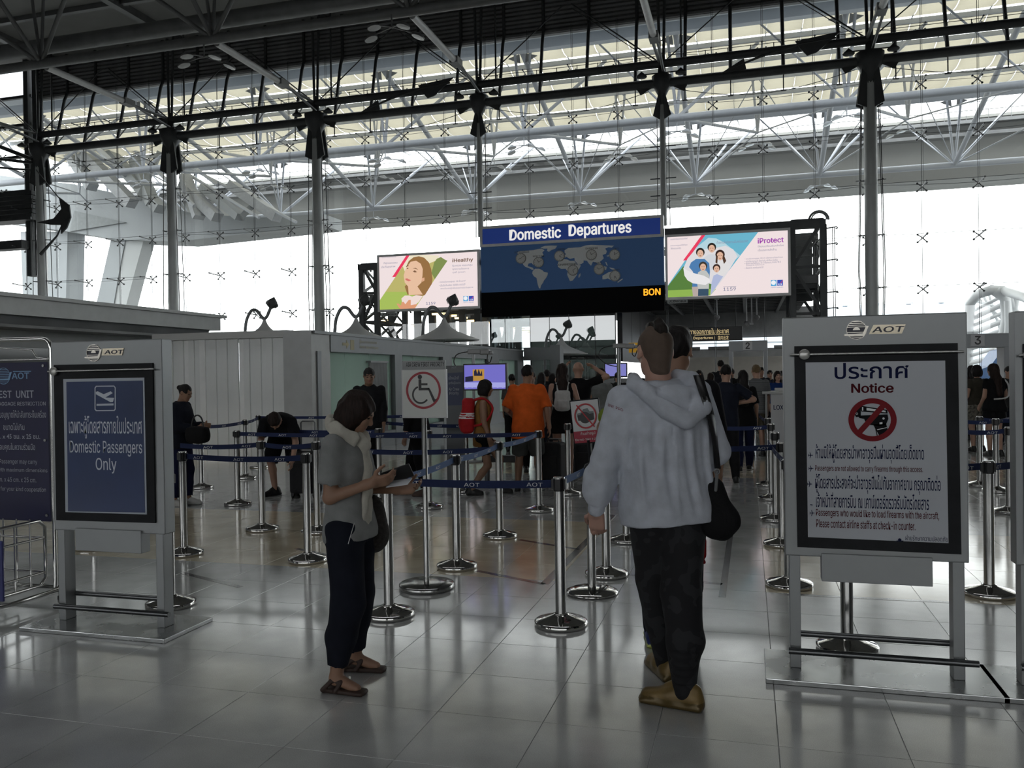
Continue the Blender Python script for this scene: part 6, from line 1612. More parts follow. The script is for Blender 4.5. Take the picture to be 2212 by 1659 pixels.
class Rig:
    """Joint positions in the person's own frame: x right, y front, z up, metres."""
    def __init__(r, h=1.7, lean=0, side=0, twist=0, hip=None, feet=((-.10,0,0),(.10,.0,0)), lift=(0,0), arms=None, head=(0,0,0), sex='m', bulk=1.0, kneebias=0.0):
        s = h/1.75; r.s = s; r.h = h; r.sex = sex; r.bulk = bulk
        f = sex == 'f'
        r.hip = V3(*(hip if hip is not None else (0, 0, .527*h)))
        r.R = rotz(twist)@roty(side)@rotx(-lean)           # torso frame
        r.X, r.Y, r.Z = r.R[:, 0], r.R[:, 1], r.R[:, 2]
        T = lambda x, y, z: r.hip+r.R@V3(x, y, z)
        r.T = T
        r.sw = (.172 if f else .198)*s
        r.chest = T(0, 0, .36*s); r.neck = T(0, -.012*s, .535*s)
        hy, hp, hr = head
        r.HR = rotz(twist)@rotz(hy)@roty(hr)@rotx(hp-lean*.5)
        r.headc = r.neck+r.HR@V3(0, .035*s, .135*s)
        r.sh = [T(-r.sw*.90, 0, .462*s), T(r.sw*.90, 0, .462*s)]
        r.ua, r.fa = .29*s, .25*s
        r.el, r.wr, r.hd = [], [], []
        arms = arms or [((-.12,.02,-1), (-.02,.22,-1)), ((.12,.02,-1), (.02,.22,-1))]
        for i in (0, 1):
            a, b = nrm(arms[i][0]), nrm(arms[i][1]); e = r.sh[i]+a*r.ua; w_ = e+b*r.fa
            r.el.append(e); r.wr.append(w_); r.hd.append(nrm(arms[i][2]) if len(arms[i]) > 2 else b)
        hw = (.088 if f else .085)*s; Rz = rotz(twist)
        r.hj = [r.hip+Rz@V3(-hw, 0, -.015), r.hip+Rz@V3(hw, 0, -.015)]
        r.kn, r.an, r.fyaw = [], [], []
        lt, ls = .238*h, .240*h
        for i in (0, 1):
            fx, fy, yaw = feet[i]; an = V3(fx, fy, .075*s+lift[i]); d = an-r.hj[i]; L = np.linalg.norm(d); L2 = min(L, (lt+ls)*.999)
            an_ = r.hj[i]+d/L*L2 if L > lt+ls else an
            a = (lt*lt-ls*ls+L2*L2)/(2*L2); hh = sqrt(max(0, lt*lt-a*a)); u = d/L
            fw = rotz(yaw)@V3(0, 1, 0); fw = nrm(fw-u*(fw@u)); r.kn.append(r.hj[i]+u*a+fw*hh); r.an.append(an_ if L <= lt+ls else an); r.fyaw.append(yaw)
        allp = np.array(r.el+r.wr+r.kn+r.an+r.hj+[r.neck, r.headc, r.hip]); r.lo = allp.min(0)-.30; r.hi = allp.max(0)+.30; r.lo[2] = -.02
    def field(r, h):
        F = Field(r.lo, r.hi, h); F.hi_ = r.hi; return F

def add_hand(F, wr, d, n, side, s, curl=(.5,.5,.5,.5), thumb=.5, k=.006, spread=.04):
    """d along the hand, n the direction the palm faces, side = thumb direction sign."""
    d = nrm(d); n = nrm(n-d*(n@d)); t = np.cross(d, n)*side
    w0 = wr
    F.cone(wr-d*.03*s, wr+d*.015*s, .026*s, .025*s, .02)
    R = np.stack([t, d, n], 1)
    F.box(wr+d*.052*s, (.040*s, .046*s, .0125*s), R, .012*s, .012)
    Ls = (.070, .078, .073, .058); off = (.030, .010, -.010, -.029); rr = (.0088, .0090, .0086, .0076)
    for i in range(4):
        p = wr+d*(.092-(.006 if i == 3 else 0))*s+t*off[i]*s; dd = nrm(d+t*off[i]*spread*20); c = curl[i]
        L = Ls[i]*s
        q0 = wr+d*.055*s+t*off[i]*.9*s
        F.cone(q0, p, rr[i]*s, rr[i]*s*1.02, k)
        for j, fr in enumerate((.45, .31, .24)):
            a = c*(.7+.5*j); dd = nrm(dd*cos(a)+n*sin(a)); n2 = nrm(n-dd*(n@dd)) if abs(n@dd) < .98 else n
            p2 = p+dd*L*fr; F.cone(p, p2, rr[i]*s*(1-.08*j), rr[i]*s*(.92-.1*j), k); p = p2
            n = n2 if False else n
    b = wr+d*.022*s+t*.030*s; a1 = nrm(d*.62+t*.66+n*.35); p1 = b+a1*.042*s; a2 = nrm(d*.9+t*.25+n*(.25+thumb*.6)); p2 = p1+a2*.032*s; a3 = nrm(d*1.0+t*.0+n*(.2+thumb)); p3 = p2+a3*.026*s
    F.cone(wr+d*.02*s+t*.012*s, p1, .016*s, .0115*s, .012); F.cone(p1, p2, .0112*s, .0100*s, k); F.cone(p2, p3, .0100*s, .0085*s, k)

def add_head(F, r, k=.012):
    s = r.s*(.96 if r.sex == 'f' else 1.0); c = r.headc; R = r.HR
    P = lambda x, y, z: c+R@V3(x*s, y*s, z*s)
    F.ell(P(0,-.012,.035), (.077*s,.093*s,.083*s), R, .01)
    F.ell(P(0,.018,-.025), (.060*s,.072*s,.085*s), R, .03)
    F.ell(P(0,.055,-.085), (.030*s,.028*s,.024*s), R, .03)      # chin
    for sx in (-1, 1):
        F.cone(P(sx*.052,.0,-.055), P(sx*.022,.055,-.085), .018*s, .016*s, .02)   # jaw
        F.ell(P(sx*.036,.068,-.018), (.020*s,.018*s,.018*s), R, .02)              # cheek
        F.ell(P(sx*.031,.090,.012), (.018*s,.014*s,.012*s), R, .012, 'sub')       # eye socket
        F.ell(P(sx*.031,.075,.010), (.0135*s,.0135*s,.0125*s), R, .003)           # eye
        F.cone(P(sx*.014,.086,.030), P(sx*.045,.076,.030), .007*s, .006*s, .01)   # brow
        F.ell(P(sx*.082,-.010,.0), (.010*s,.020*s,.033*s), R@rotz(-sx*.35)@rotx(.2), .006)      # ear
        F.ell(P(sx*.090,.0,.0), (.006*s,.010*s,.018*s), R, .004, 'sub')
    F.cone(P(0,.084,.018), P(0,.104,-.018), .007*s, .012*s, .01); F.ell(P(0,.098,-.024), (.017*s,.012*s,.009*s), R, .006)   # nose
    F.cone(P(-.018,.082,-.050), P(.018,.082,-.050), .007*s, .007*s, .006); F.cone(P(-.015,.081,-.060), P(.015,.081,-.060), .0075*s, .0075*s, .005)  # lips
    F.cone(r.neck-r.Z*.05*s, c+R@V3(0,-.02*s,-.045*s), (.050 if r.sex == 'f' else .060)*s, (.046 if r.sex == 'f' else .057)*s, .03)
def face_mi(r):
    s = r.s*(.96 if r.sex == 'f' else 1.0); c = r.headc; R = r.HR
    def f(p):
        q = (p-c)@R/s; o = np.zeros(len(p), int)
        x, y, z = np.abs(q[:, 0]), q[:, 1], q[:, 2]
        o[(y > .066) & (((x-.031)/.0125)**2+((z-.010)/.0065)**2 < 1)] = 1
        o[(y > .070) & ((x/.022)**2+((z+.055)/.012)**2 < 1)] = 2
        o[(y > .064) & (x > .012) & (x < .048) & (np.abs(z-.033+.12*(x-.03)**1) < .0045)] = 3
        return o
    return f
def torso_prof(r, g=0.0, hem=None, belly=0.0):
    s, f, b = r.s, r.sex == 'f', r.bulk
    if f: P = [(-.10,.165,.118),(-.04,.172,.122),(.05,.150,.108),(.15,.126,.095),(.25,.138,.108,0,.006),(.33,.152,.120,0,.012),(.40,.152,.110,0,.006),(.445,.135,.088),(.485,.095,.070),(.535,.052,.054)]
    else: P = [(-.10,.158,.115),(-.04,.165,.118),(.05,.158,.112),(.15,.152,.112,0,.004),(.25,.165,.120,0,.006),(.33,.182,.128,0,.006),(.395,.182,.118),(.445,.160,.096),(.49,.108,.076),(.54,.060,.060)]
    out = []
    for q in P:
        q = q+(0,)*(5-len(q)); bb = belly*math.exp(-((q[0]-.10)/.14)**2)
        out.append((q[0]*s, (q[1]*b+g)*s, (q[2]*b+g+bb)*s, 0, (q[4]+bb*.6)*s))
    if hem is not None:
        z0 = hem*s; o2 = [q for q in out if q[0] > z0]; base = out[0] if z0 < out[0][0] else out[0]
        wx = np.interp(z0, [q[0] for q in out], [q[1] for q in out]); wy = np.interp(z0, [q[0] for q in out], [q[2] for q in out]); yo = np.interp(z0, [q[0] for q in out], [q[4] for q in out])
        out = [(z0, wx, wy, 0, yo)]+o2
    return out
def build_body(r, h, parent, skin, hands=None, feetskin=True):
    F = r.field(h); s, b = r.s, r.bulk; f = r.sex == 'f'
    F.stack(r.hip, r.X, r.Y, r.Z, torso_prof(r, -.006), .03)
    for i in (0, 1):
        F.cone(r.sh[i], r.el[i], (.046 if f else .052)*s*b, (.036 if f else .040)*s, .03)
        F.cone(r.el[i], r.wr[i], (.037 if f else .042)*s, (.025 if f else .028)*s, .015)
        F.cone(r.hj[i], r.kn[i], .082*s*b, .054*s, .03)
        mid = r.kn[i]*.68+r.an[i]*.32; fw = rotz(r.fyaw[i])@V3(0, 1, 0)
        F.cone(r.kn[i], mid-fw*.012*s, .052*s, .054*s, .02); F.cone(mid-fw*.010*s, r.an[i], .052*s, .036*s, .02)
        F.cone(r.an[i], r.an[i]+fw*.13*s+V3(0,0,-.045*s), .034*s, .026*s, .02)
        side = -1 if i == 0 else 1
        hh = (hands or [{}, {}])[i]
        n = hh.get('n'); n = nrm(n) if n is not None else nrm(np.cross(r.hd[i], np.cross(V3(-side, 0, 0), r.hd[i])))
        if h <= .012: add_hand(F, r.wr[i], r.hd[i], n, hh.get('side', (1 if i == 1 else -1)), s, hh.get('curl', (.35,.40,.45,.5)), hh.get('thumb', .3))
        else:
            F.cone(r.wr[i], r.wr[i]+r.hd[i]*.085*s, .026*s, .030*s, .015, flat=(n, .6)); e0 = r.wr[i]+r.hd[i]*.08*s
            tt = np.cross(r.hd[i], n)
            for q, L_ in zip((-.024, -.008, .008, .024), (.055, .075, .08, .07)): F.cone(e0+tt*q*s, e0+tt*q*s*1.2+nrm(r.hd[i]+n*.45)*L_*s, .0115*s, .010*s, .004)
            F.cone(r.wr[i]+r.hd[i]*.02*s, r.wr[i]+r.hd[i]*.055*s-tt*side*.035*s, .014*s, .011*s, .008)
    add_head(F, r)
    return F.mesh('body', [skin, eye_m, lip_m, brow_m], parent, face_mi(r))
def folds(amp, seed=0, vert=.6, fx=1.0):
    rs = np.random.RandomState(seed); ph = rs.rand(8)*6.28
    def f(p):
        x, y, z = p[:, 0], p[:, 1], p[:, 2]
        a = np.sin(34*fx*x+9*z*(1-vert)+ph[0]+1.5*np.sin(5*z+ph[1]))*np.sin(23*fx*y+ph[2]+1.2*np.sin(6*z+ph[3]))
        b = np.sin(17*(x+y)*fx+31*(1-vert)*z+ph[4])*np.sin(13*(x-y)+7*z+ph[5])
        return -amp*(.6*a+.5*b)
    return f
def top(r, h, parent, m, kind='tee', sleeve=.55, hem=-.06, g=.012, fold=.004, seed=1, belly=0.0, neckcut=.525, arm_g=.012, name='shirt', flare=0.0, wide=None):
    """upper garment: sleeve is the covered fraction of the arm (0 none, 1 wrist)."""
    F = r.field(h); s, b = r.s, r.bulk; f = r.sex == 'f'
    P = torso_prof(r, g, hem, belly)
    if flare: P = [(z, wx+flare*max(0, (.25-z)/.35), wy+flare*max(0, (.25-z)/.35), 0, yo) for z, wx, wy, _, yo in P]
    if wide: P = [(z, wx*np.interp(z/s, [-.1,.1,.3,.46,.55], wide), wy*np.interp(z/s, [-.1,.1,.3,.46,.55], wide), 0, yo) for z, wx, wy, _, yo in P]
    F.stack(r.hip, r.X, r.Y, r.Z, P, .02, cap=.008)
    a0, a1 = (.052 if f else .058)*s*b+arm_g, (.040 if f else .045)*s*b+arm_g
    for i in (0, 1):
        if sleeve > 0:
            pts = np.array([r.sh[i], r.el[i], r.wr[i]]); S = Field(np.maximum(F.lo, pts.min(0)-.2), np.minimum(F.hi_, pts.max(0)+.2), h)
            q0 = np.round((S.lo-F.lo)/h).astype(int); S.lo = F.lo+q0*h; S.n = np.minimum(S.n, F.n-q0); S.d = np.full(S.n, .3, np.float32)
            t = min(1, sleeve/.54); e = r.sh[i]+(r.el[i]-r.sh[i])*t; S.cone(r.sh[i], e, a0-arm_g*.45, a0+(a1-a0)*t+(.010 if sleeve < .54 else 0), .0)
            if sleeve > .54:
                t2 = (sleeve-.54)/.46; w_ = r.el[i]+(r.wr[i]-r.el[i])*t2; S.cone(r.el[i], w_, a1, .034*s+arm_g*.8, .02)
            end, dirv = (e, nrm(r.el[i]-r.sh[i])) if sleeve <= .54 else (r.el[i]+(r.wr[i]-r.el[i])*((sleeve-.54)/.46), nrm(r.wr[i]-r.el[i]))
            S.cone(end+dirv*(a0*.62+.01), end+dirv*(a0*.62+.12), .095*s, .095*s, 0, 'sub')
            sl = tuple(slice(a, a+b) for a, b in zip(q0, S.n)); F.d[sl] = Field._smin(F.d[sl], S.d, .035)
        else:
            F.cone(r.sh[i], r.sh[i]-r.X*(1 if i else -1)*.02, .05*s, .05*s, .02)
    if fold: F.warp(folds(fold, seed))
    if kind in ('tank',):
        for i in (0, 1): F.cone(r.sh[i]+r.X*(.045 if i else -.045)*s, r.el[i], .085*s, .07*s, 0, 'sub')
    np_ = r.hip+r.Z*neckcut*s
    F.ell(np_+r.Y*.03*s+r.Z*.02*s, (.062*s,.075*s,.045*s), r.R, .0, 'sub')
    return F, F
def collar(F, r, rad=.062, hgt=.03):
    s = r.s; c = r.hip+r.Z*.515*s-r.Y*.01*s
    for k in range(12):
        g = 2*pi*k/12+.1; g2 = 2*pi*(k+1)/12+.1
        if sin((g+g2)/2) > .93: continue
        F.cone(c+r.X*rad*s*cos(g)+r.Y*(rad*.9*s*sin(g)+.01)+r.Z*(.012-.012*sin(g)), c+r.X*rad*s*cos(g2)+r.Y*(rad*.9*s*sin(g2)+.01)+r.Z*(.012-.012*sin(g2)), .014, .014, .008)
def legs_wear(r, h, parent, m, length=1.0, g=.014, fold=.004, seed=2, waist=.06, name='trousers', skirt=0.0, taper=1.0, baggy=0.0):
    F = r.field(h); s, b = r.s, r.bulk
    pr = [q for q in torso_prof(r, g*.6)]; pr = [(-.09*s, pr[0][1], pr[0][2], 0, 0)]+[q for q in pr if q[0] > -.09*s and q[0] < waist*s]+[(waist*s, *[np.interp(waist*s, [q[0] for q in pr], [q[j] for q in pr]) for j in (1, 2)], 0, 0)]
    F.stack(r.hip, r.X, r.Y, r.Z, pr, .03, cap=.006)
    if skirt:
        zz = r.hip[2]-skirt; c = (r.kn[0]+r.kn[1])/2
        F.stack(V3(r.hip[0], r.hip[1], zz), V3(1,0,0), V3(0,1,0), V3(0,0,1), [(0, .20*s*b+.02, .15*s*b+.03, c[0]-r.hip[0], (c[1]-r.hip[1])*.8), (skirt, .168*s*b+g, .12*s*b+g)], .02, cap=.006)
    else:
        for i in (0, 1):
            t = min(1, length/.5); k_ = r.hj[i]+(r.kn[i]-r.hj[i])*t
            F.cone(r.hj[i]+V3(0,0,-.01), k_, .088*s*b+g, (.088+(.058-.088)*t)*s*b+g+baggy, .025)
            if length > .5:
                t2 = (length-.5)/.5; a_ = r.kn[i]+(r.an[i]-r.kn[i])*t2; mid = (r.kn[i]+a_)/2; fw = rotz(r.fyaw[i])@V3(0,1,0)
                F.cone(r.kn[i], mid-fw*.012*s, .060*s*b+g+baggy, (.056*s+g+baggy*.8), .02); F.cone(mid-fw*.012*s, a_, .056*s+g+baggy*.8, (.044*s*taper+g*.7), .02)
                F.cone(a_+nrm(a_-r.kn[i])*(.042*s*taper+g*.5), a_+nrm(a_-r.kn[i])*.16, .08*s, .08*s, 0, 'sub') if length < .97 else None
            else:
                dirv = nrm(r.kn[i]-r.hj[i]); F.cone(k_+dirv*.06*s, k_+dirv*.15*s, .1*s, .1*s, 0, 'sub')
    if fold: F.warp(folds(fold, seed, .3))
    F.d = np.maximum(F.d, (.02-(F.lo[2]+F.h*np.arange(F.n[2])))[None, None, :].astype(np.float32))
    return F.mesh(name, m, parent)
def shoe(r, i, h, parent, m, name='shoe', sole=None, high=0.0, lift=0.0, pitch=0.0, L=.27, open_=False):
    s = r.s; an = r.an[i]; yaw = r.fyaw[i]; R = rotz(yaw)@rotx(-pitch)
    z0 = an[2]-.075*s
    F = Field(V3(an[0]-.34, an[1]-.34, max(-.01, z0-.12)), V3(an[0]+.34, an[1]+.34, z0+.24), h)
    B = V3(an[0], an[1], z0)
    P = lambda x, y, z: B+R@V3(x*s, y*s, z*s)
    k = L/.27
    if not open_:
        F.cone(P(0,-.045,.045), P(0,.06*k,.04), .040*s, .042*s, .02); F.cone(P(0,.06*k,.042), P(0.0,.155*k,.030), .042*s, .036*s, .02)
        F.cone(P(0,-.03,.05), P(0,-.015,.10+high), .042*s, .040*s, .02); F.cone(P(0,0,.085), P(0,.09,.05), .033*s, .03*s, .02)
    F.box(P(0,.055*k,.012), (.042*s,.135*s*k,.013*s), R, .012*s, .006); F.ell(P(0,.15*k,.014), (.045*s,.05*s*k,.014*s), R, .01)
    if L > .28: 
        F.box(P(0,.045*k,.019), (.041*s,.125*s*k,.017*s), R, .014*s, .012); F.ell(P(0,.135*k,.020), (.043*s,.060*s*k,.019*s), R, .012)
        F.cone(P(0,-.062,.03), P(0,-.058,.085), .030*s, .022*s, .015); F.cone(P(0,.02,.115), P(0,.075*k,.085), .018*s, .014*s, .008)
        for q in range(4): F.cone(P(-.022,.03+.022*q,.098-.008*q), P(.022,.03+.022*q,.098-.008*q), .005*s, .005*s, .002)
        F.cone(P(-.06,.055,.034), P(-.048,.16*k,.036), .004, .004, .003, 'sub'); F.cone(P(-.055,-.09,.036), P(-.049,.02,.036), .006, .005, .002, 'sub')
    if high == 0 and not open_: F.cone(P(0,-.015,.12), P(0,-.015,.2), .031*s, .05*s, .0, 'sub')
    if open_:
        for a, b in (((-.045,.02,.02),(-.02,.045,.065)), ((.045,.02,.02),(.02,.045,.065)), ((-.02,.045,.065),(.02,.045,.065)), ((0,.045,.062),(0,.115,.03)), ((-.045,-.06,.02),(-.03,-.01,.07)), ((.045,-.06,.02),(.03,-.01,.07)), ((-.02,.045,.065),(-.03,-.01,.07)), ((.02,.045,.065),(.03,-.01,.07))):
            F.cone(P(*a), P(*b), .013*s, .013*s, .008)
    if pitch == 0: F.d = np.maximum(F.d, ((z0+.001)-(F.lo[2]+F.h*np.arange(F.n[2])))[None, None, :].astype(np.float32))
    mats = [m, sole or m]
    def mi(p): q = (p-B)@R/s; return (q[:, 2] < (.036 if L > .28 else .022)).astype(int)
    return F.mesh(name, mats, parent, mi)
def hair(r, h, parent, m, style='short', name='hair', seed=3):
    s = r.s*(.96 if r.sex == 'f' else 1.0); c = r.headc; R = r.HR
    P = lambda x, y, z: c+R@V3(x*s, y*s, z*s)
    lo = c-.35*s; hi = c+.24*s
    if style in ('long', 'verylong'): lo = lo-V3(0,0,.35*s)
    F = Field(lo, hi, h)
    if style == 'short': F.ell(P(0,-.016,.040), (.083*s,.100*s,.091*s), R, .01); F.ell(P(0,.03,.10), (.055*s,.055*s,.030*s), R, .02)
    elif style == 'stubble': F.ell(P(0,-.013,.037), (.079*s,.0955*s,.0855*s), R, .01)
    elif style == 'puffy': F.ell(P(0,-.018,.045), (.089*s,.106*s,.097*s), R, .01); F.ell(P(0,.02,.11), (.06*s,.07*s,.04*s), R, .02)
    elif style == 'mohawk':
        F.ell(P(0,-.014,.034), (.0805*s,.0975*s,.0872*s), R, .005); F.cone(P(0,-.045,-.02), P(0,-.05,-.075), .062*s, .050*s, .02); F.ell(P(.006,.0,.118), (.040*s,.060*s,.026*s), R, .015); F.ell(P(.008,-.035,.128), (.024*s,.026*s,.020*s), R, .01); F.ell(P(.006,-.07,.095), (.032*s,.030*s,.030*s), R, .015)
    elif style == 'bob':
        F.ell(P(0,-.016,.035), (.092*s,.108*s,.098*s), R, .01)
        F.stack(P(0,-.025,-.115), R[:, 0], R[:, 1], R[:, 2], [(0,.088*s,.078*s),(.06*s,.102*s,.092*s),(.13*s,.096*s,.10*s)], .03, cap=.02)
    elif style in ('long', 'verylong'):
        F.ell(P(0,-.018,.035), (.090*s,.108*s,.098*s), R, .01)
        L = .30 if style == 'long' else .42
        b = r.neck-r.Y*.07*s
        F.cone(P(0,-.05,.0), b-r.Z*.02, .078*s, .072*s, .03, flat=(r.Y, .75)); F.cone(b-r.Z*.02, b-r.Z*(L-.1)*s-r.Y*.06*s, .078*s, .055*s, .03, flat=(r.Y, .6))
        for sx in (-1, 1): F.cone(P(sx*.065,-.01,0), P(sx*.075,-.02,-.16), .030*s, .025*s, .02)
    elif style == 'bun':
        F.ell(P(0,-.016,.038), (.082*s,.098*s,.090*s), R, .01); F.ell(P(0,-.115,.045), (.038*s,.036*s,.036*s), R, .012)
    elif style == 'pony':
        F.ell(P(0,-.016,.038), (.082*s,.098*s,.090*s), R, .01); F.cone(P(0,-.10,.03), P(0,-.13,-.03), .030*s, .034*s, .015); F.cone(P(0,-.13,-.03), P(0,-.10,-.17), .034*s, .016*s, .01)
    amp = .0006 if style in ('stubble', 'mohawk') else .003
    rs = np.random.RandomState(seed); ph = rs.rand(4)*6
    F.warp(lambda p: -amp*(np.sin(110*((p-c)@R)[:, 0]+ph[0]+3*np.sin(20*p[:, 2]))+.7*np.sin(70*((p-c)@R)[:, 1]+ph[1]+4*((p-c)@R)[:, 2]*10)))
    # open the face and keep the ears clear
    F.ell(P(0,.115,-.045), (.062*s,.075*s,.105*s), R, 0.0, 'sub')
    F.ell(P(0,.125,.03), (.050*s,.050*s,.048*s), R, 0.0, 'sub')
    if style in ('short', 'puffy', 'stubble', 'mohawk', 'bun', 'pony'):
        for sx in (-1, 1): F.ell(P(sx*.088,.008 if style == 'mohawk' else .015,-.026), (.030*s,.050*s,.052*s), R, .004, 'sub')
        if style != 'mohawk': F.ell(P(0,-.06,-.130), (.085*s,.08*s,.062*s), R, .006, 'sub')
    return F.mesh(name, m, parent)
def place(u, v, yaw_deg, label, cat='person', group=None, name='person'):
    """feet point in the photo; yaw 0 looks away from the viewer along the hall, +90 looks left."""
    p = gnd(u, v); o = thing(name, (p.x, p.y, 0), label, cat, group, local=True); o.rotation_euler = (0, 0, radians(yaw_deg)); return o
from mathutils.bvhtree import BVHTree
def human(u, v, yaw, label, h=1.7, sex='m', vox=.018, skin=None, hairs=('short', None), tops=None, legs=None, shoes=None, rig=None, hands=None, group=None, root=None, hcol=None):
    o = root or place(u, v, yaw, label, group=group)
    r = Rig(h=h, sex=sex, **(rig or {}))
    build_body(r, vox, o, skin or skin_a, hands)
    if hairs[0]: hair(r, min(vox, .012), o, hairs[1] or H_BLACK, hairs[0])
    if tops:
        t = dict(tops); m = t.pop('m'); nm = t.pop('name', 'shirt'); ext = t.pop('ext', None); co = t.pop('collar', None)
        F, _ = top(r, vox, o, m, **t)
        if co: collar(F, r)
        if ext: ext(F, r)
        r.top = F.mesh(nm, m, o)
    if legs:
        t = dict(legs); m = t.pop('m'); r.legs = legs_wear(r, vox, o, m, **t)
    if shoes:
        for i in (0, 1): shoe(r, i, min(vox, .010), o, shoes[0], sole=shoes[1] if len(shoes) > 1 else None, **(shoes[2] if len(shoes) > 2 else {}))
    return o, r
def bvh_of(ob):
    root = ob.parent; Mx = Matrix.Translation(root.location) @ root.rotation_euler.to_matrix().to_4x4()
    return BVHTree.FromPolygons([Mx @ p.co for p in ob.data.vertices], [tuple(q.vertices) for q in ob.data.polygons]), Mx
def hit(bv, u, v):
    d = ray(u, v).normalized(); p, n, i, dist = bv.ray_cast(EYE, d); return p, n
# ---- the woman reading her phone
jeans_navy = cloth('navy_trousers', (.012,.014,.022)); blk = cloth('black', (.008,.008,.009)); tee_grey = cloth('grey_marl_tee', (.25,.255,.255), .9)
p0 = gnd(764, 1476)
W1 = thing('person', (p0.x, p0.y, 0), 'woman in grey tee and cream scarf reading her phone beside a barrier post', 'person', local=True)
yw = radians(-86); W1.rotation_euler = (0, 0, yw)
def loc(root, u, v, z=0.0):
    p = gnd(u, v, z)-root.location; c, s_ = cos(-root.rotation_euler.z), sin(-root.rotation_euler.z); return (c*p.x-s_*p.y, s_*p.x+c*p.y)
aL = loc(W1, 768, 1448); aR = loc(W1, 726, 1494)
hipx = loc(W1, 764, 1476)
rg = dict(feet=((aL[0], aL[1], .05), (aR[0], aR[1], -.12)), hip=(.0, -.005, .525*1.60), lean=-.06, head=(0.12, -.55, 0),
          arms=[((-.05,.30,-1), (.38,.92,.02), (.30,1,.10)), ((.06,-.06,-1), (-.10,1,.34), (-.12,1,.22))], bulk=1.04)
skin_dim = skin_b
o, r1 = human(0, 0, 0, '', h=1.60, sex='f', vox=.0075, root=W1, skin=skin_b, hairs=('bob', H_BROWN),
    tops=dict(m=tee_grey, sleeve=.42, hem=-.085, g=.016, fold=.0045, arm_g=.014, name='grey_tee'),
    legs=dict(m=jeans_navy, length=.93, g=.016, baggy=.016, fold=.006, taper=1.0, waist=.02), rig=rg,
    hands=[dict(n=(.6,0,.8), curl=(.5,.55,.6,.7), thumb=.5), dict(n=(-.75,.0,.65), curl=(.55,.6,.7,.8), thumb=.5)])
sand = mat('brown_sandal_leather', (.045,.026,.020), .6)
for i in (0, 1): shoe(r1, i, .006, W1, sand, open_=True, name='sandal', L=.26)
def hole(F, r): pass
# scarf: ring round the neck with a hanging end
s = r1.s; F = Field(r1.neck-V3(.25,.25,.55), r1.neck+V3(.25,.3,.15), .0065); c = r1.neck-r1.Z*.03*s+r1.Y*.015
ringp = [c+r1.X*(.098*s*cos(g))+r1.Y*(.090*s*sin(g)+.018)+r1.Z*(.020-.055*sin(g)) for g in [2*pi*k/16 for k in range(17)]]
for a, b in zip(ringp[:-1], ringp[1:]): F.cone(a, b, .026, .026, .012, flat=(r1.Z, 1.35))
k0 = c+r1.Y*.125*s-r1.Z*.055+r1.X*.02
F.ell(k0, (.036,.034,.036), k=.012)
pts = [k0, k0+r1.Y*.012-r1.Z*.12+r1.X*.01, k0+r1.Y*.005-r1.Z*.24+r1.X*.012, k0-r1.Y*.01-r1.Z*.36+r1.X*.01]
for a, b, ra, rb in zip(pts[:-1], pts[1:], (.036,.042,.046), (.042,.046,.050)): F.cone(a, b, ra, rb, .012, flat=(r1.Y, .45))
F.warp(lambda p: .0045*np.sin(150*p[:, 0]+22*p[:, 2]+40*p[:, 1])+.003*np.sin(95*p[:, 1]+60*p[:, 2]))
F.mesh('scarf', cloth('cream_scarf', (.50,.48,.42)), W1)
m_ = MB()                                      # pocket zip
for k in range(12): pass
bvw, Mw = bvh_of(r1.legs); inv = Mw.inverted(); zp = []
for k in range(9):
    t = k/8; q_, n_ = hit(bvw, 767-15*t, 1123+52*t)
    if q_: zp.append(inv @ (q_+n_*.002))
if len(zp) > 3: m_.path(zp, .0022, n=5); m_.build('pocket_zip', alu, W1)
# phone, wallet and paper slip in her hands
Mi = Matrix.Translation(W1.location) @ W1.rotation_euler.to_matrix().to_4x4()
palm = Mi @ Vector(r1.wr[1]+nrm(r1.hd[1])*.085)
palmL = Mi @ Vector(r1.wr[0]+nrm(r1.hd[0])*.085)
mid = (palm+palmL)/2
def slab(name, cen, lx_, ly_, lz_, e, m, label, cat):
    R_ = Euler(e).to_matrix().to_4x4(); m_ = MB(); m_.bbox(-lx_/2, -ly_/2, -lz_/2, lx_/2, ly_/2, lz_/2, min(lz_, ly_)*.35, mtx=Matrix.Translation(cen) @ R_)
    return m_.build(name, m, label=label, cat=cat)
tcen = atz(855, 1026, (mid-EYE).dot(fwd)-.0)
slab('phone', tcen+Vector((0,.02,.0)), .155, .012, .085, (radians(35), radians(-18), radians(18)), black_m, 'black phone held up by the woman in the cream scarf', 'phone')
slab('paper_slip', atz(862, 1043, (mid-EYE).dot(fwd)-.02), .12, .075, .004, (radians(18), radians(-8), 0), mat('paper_white', (.66,.68,.72), .6), 'white paper slip under the phone of the woman with the scarf', 'paper')
bg_ = thing('shoulder_bag', (0,0,0), 'dark woven shoulder bag hanging behind the hip of the woman in grey tee', 'bag')
bagc = W1.location+Vector((0,0,0)); bw = atz(806, 1120, 4.50); bg_.location = bw; ORG[bg_.name] = Vector(bw)
F = Field(V3(*bw)-.3, V3(*bw)+.3, .009); F.ell(V3(*bw)+V3(0,0,-.02), (.075,.06,.15), k=.03); F.ell(V3(*bw)+V3(0,0,-.09), (.085,.07,.09), k=.04)
ob = F.mesh('bag_body', mat('woven_dark_bag', (.025,.022,.02), .8, var=.5, vs=60, bump=.8, bs=120), bg_); ob.location = -Vector(bw)
m_ = MB(); m_.path(smooth_path([(bw.x-.02, bw.y, bw.z+.12), (bw.x-.05, bw.y-.02, bw.z+.3), (bw.x-.10, bw.y-.05, bw.z+.55)]), .010, n=6); m_.build('bag_strap', black_m, bg_)

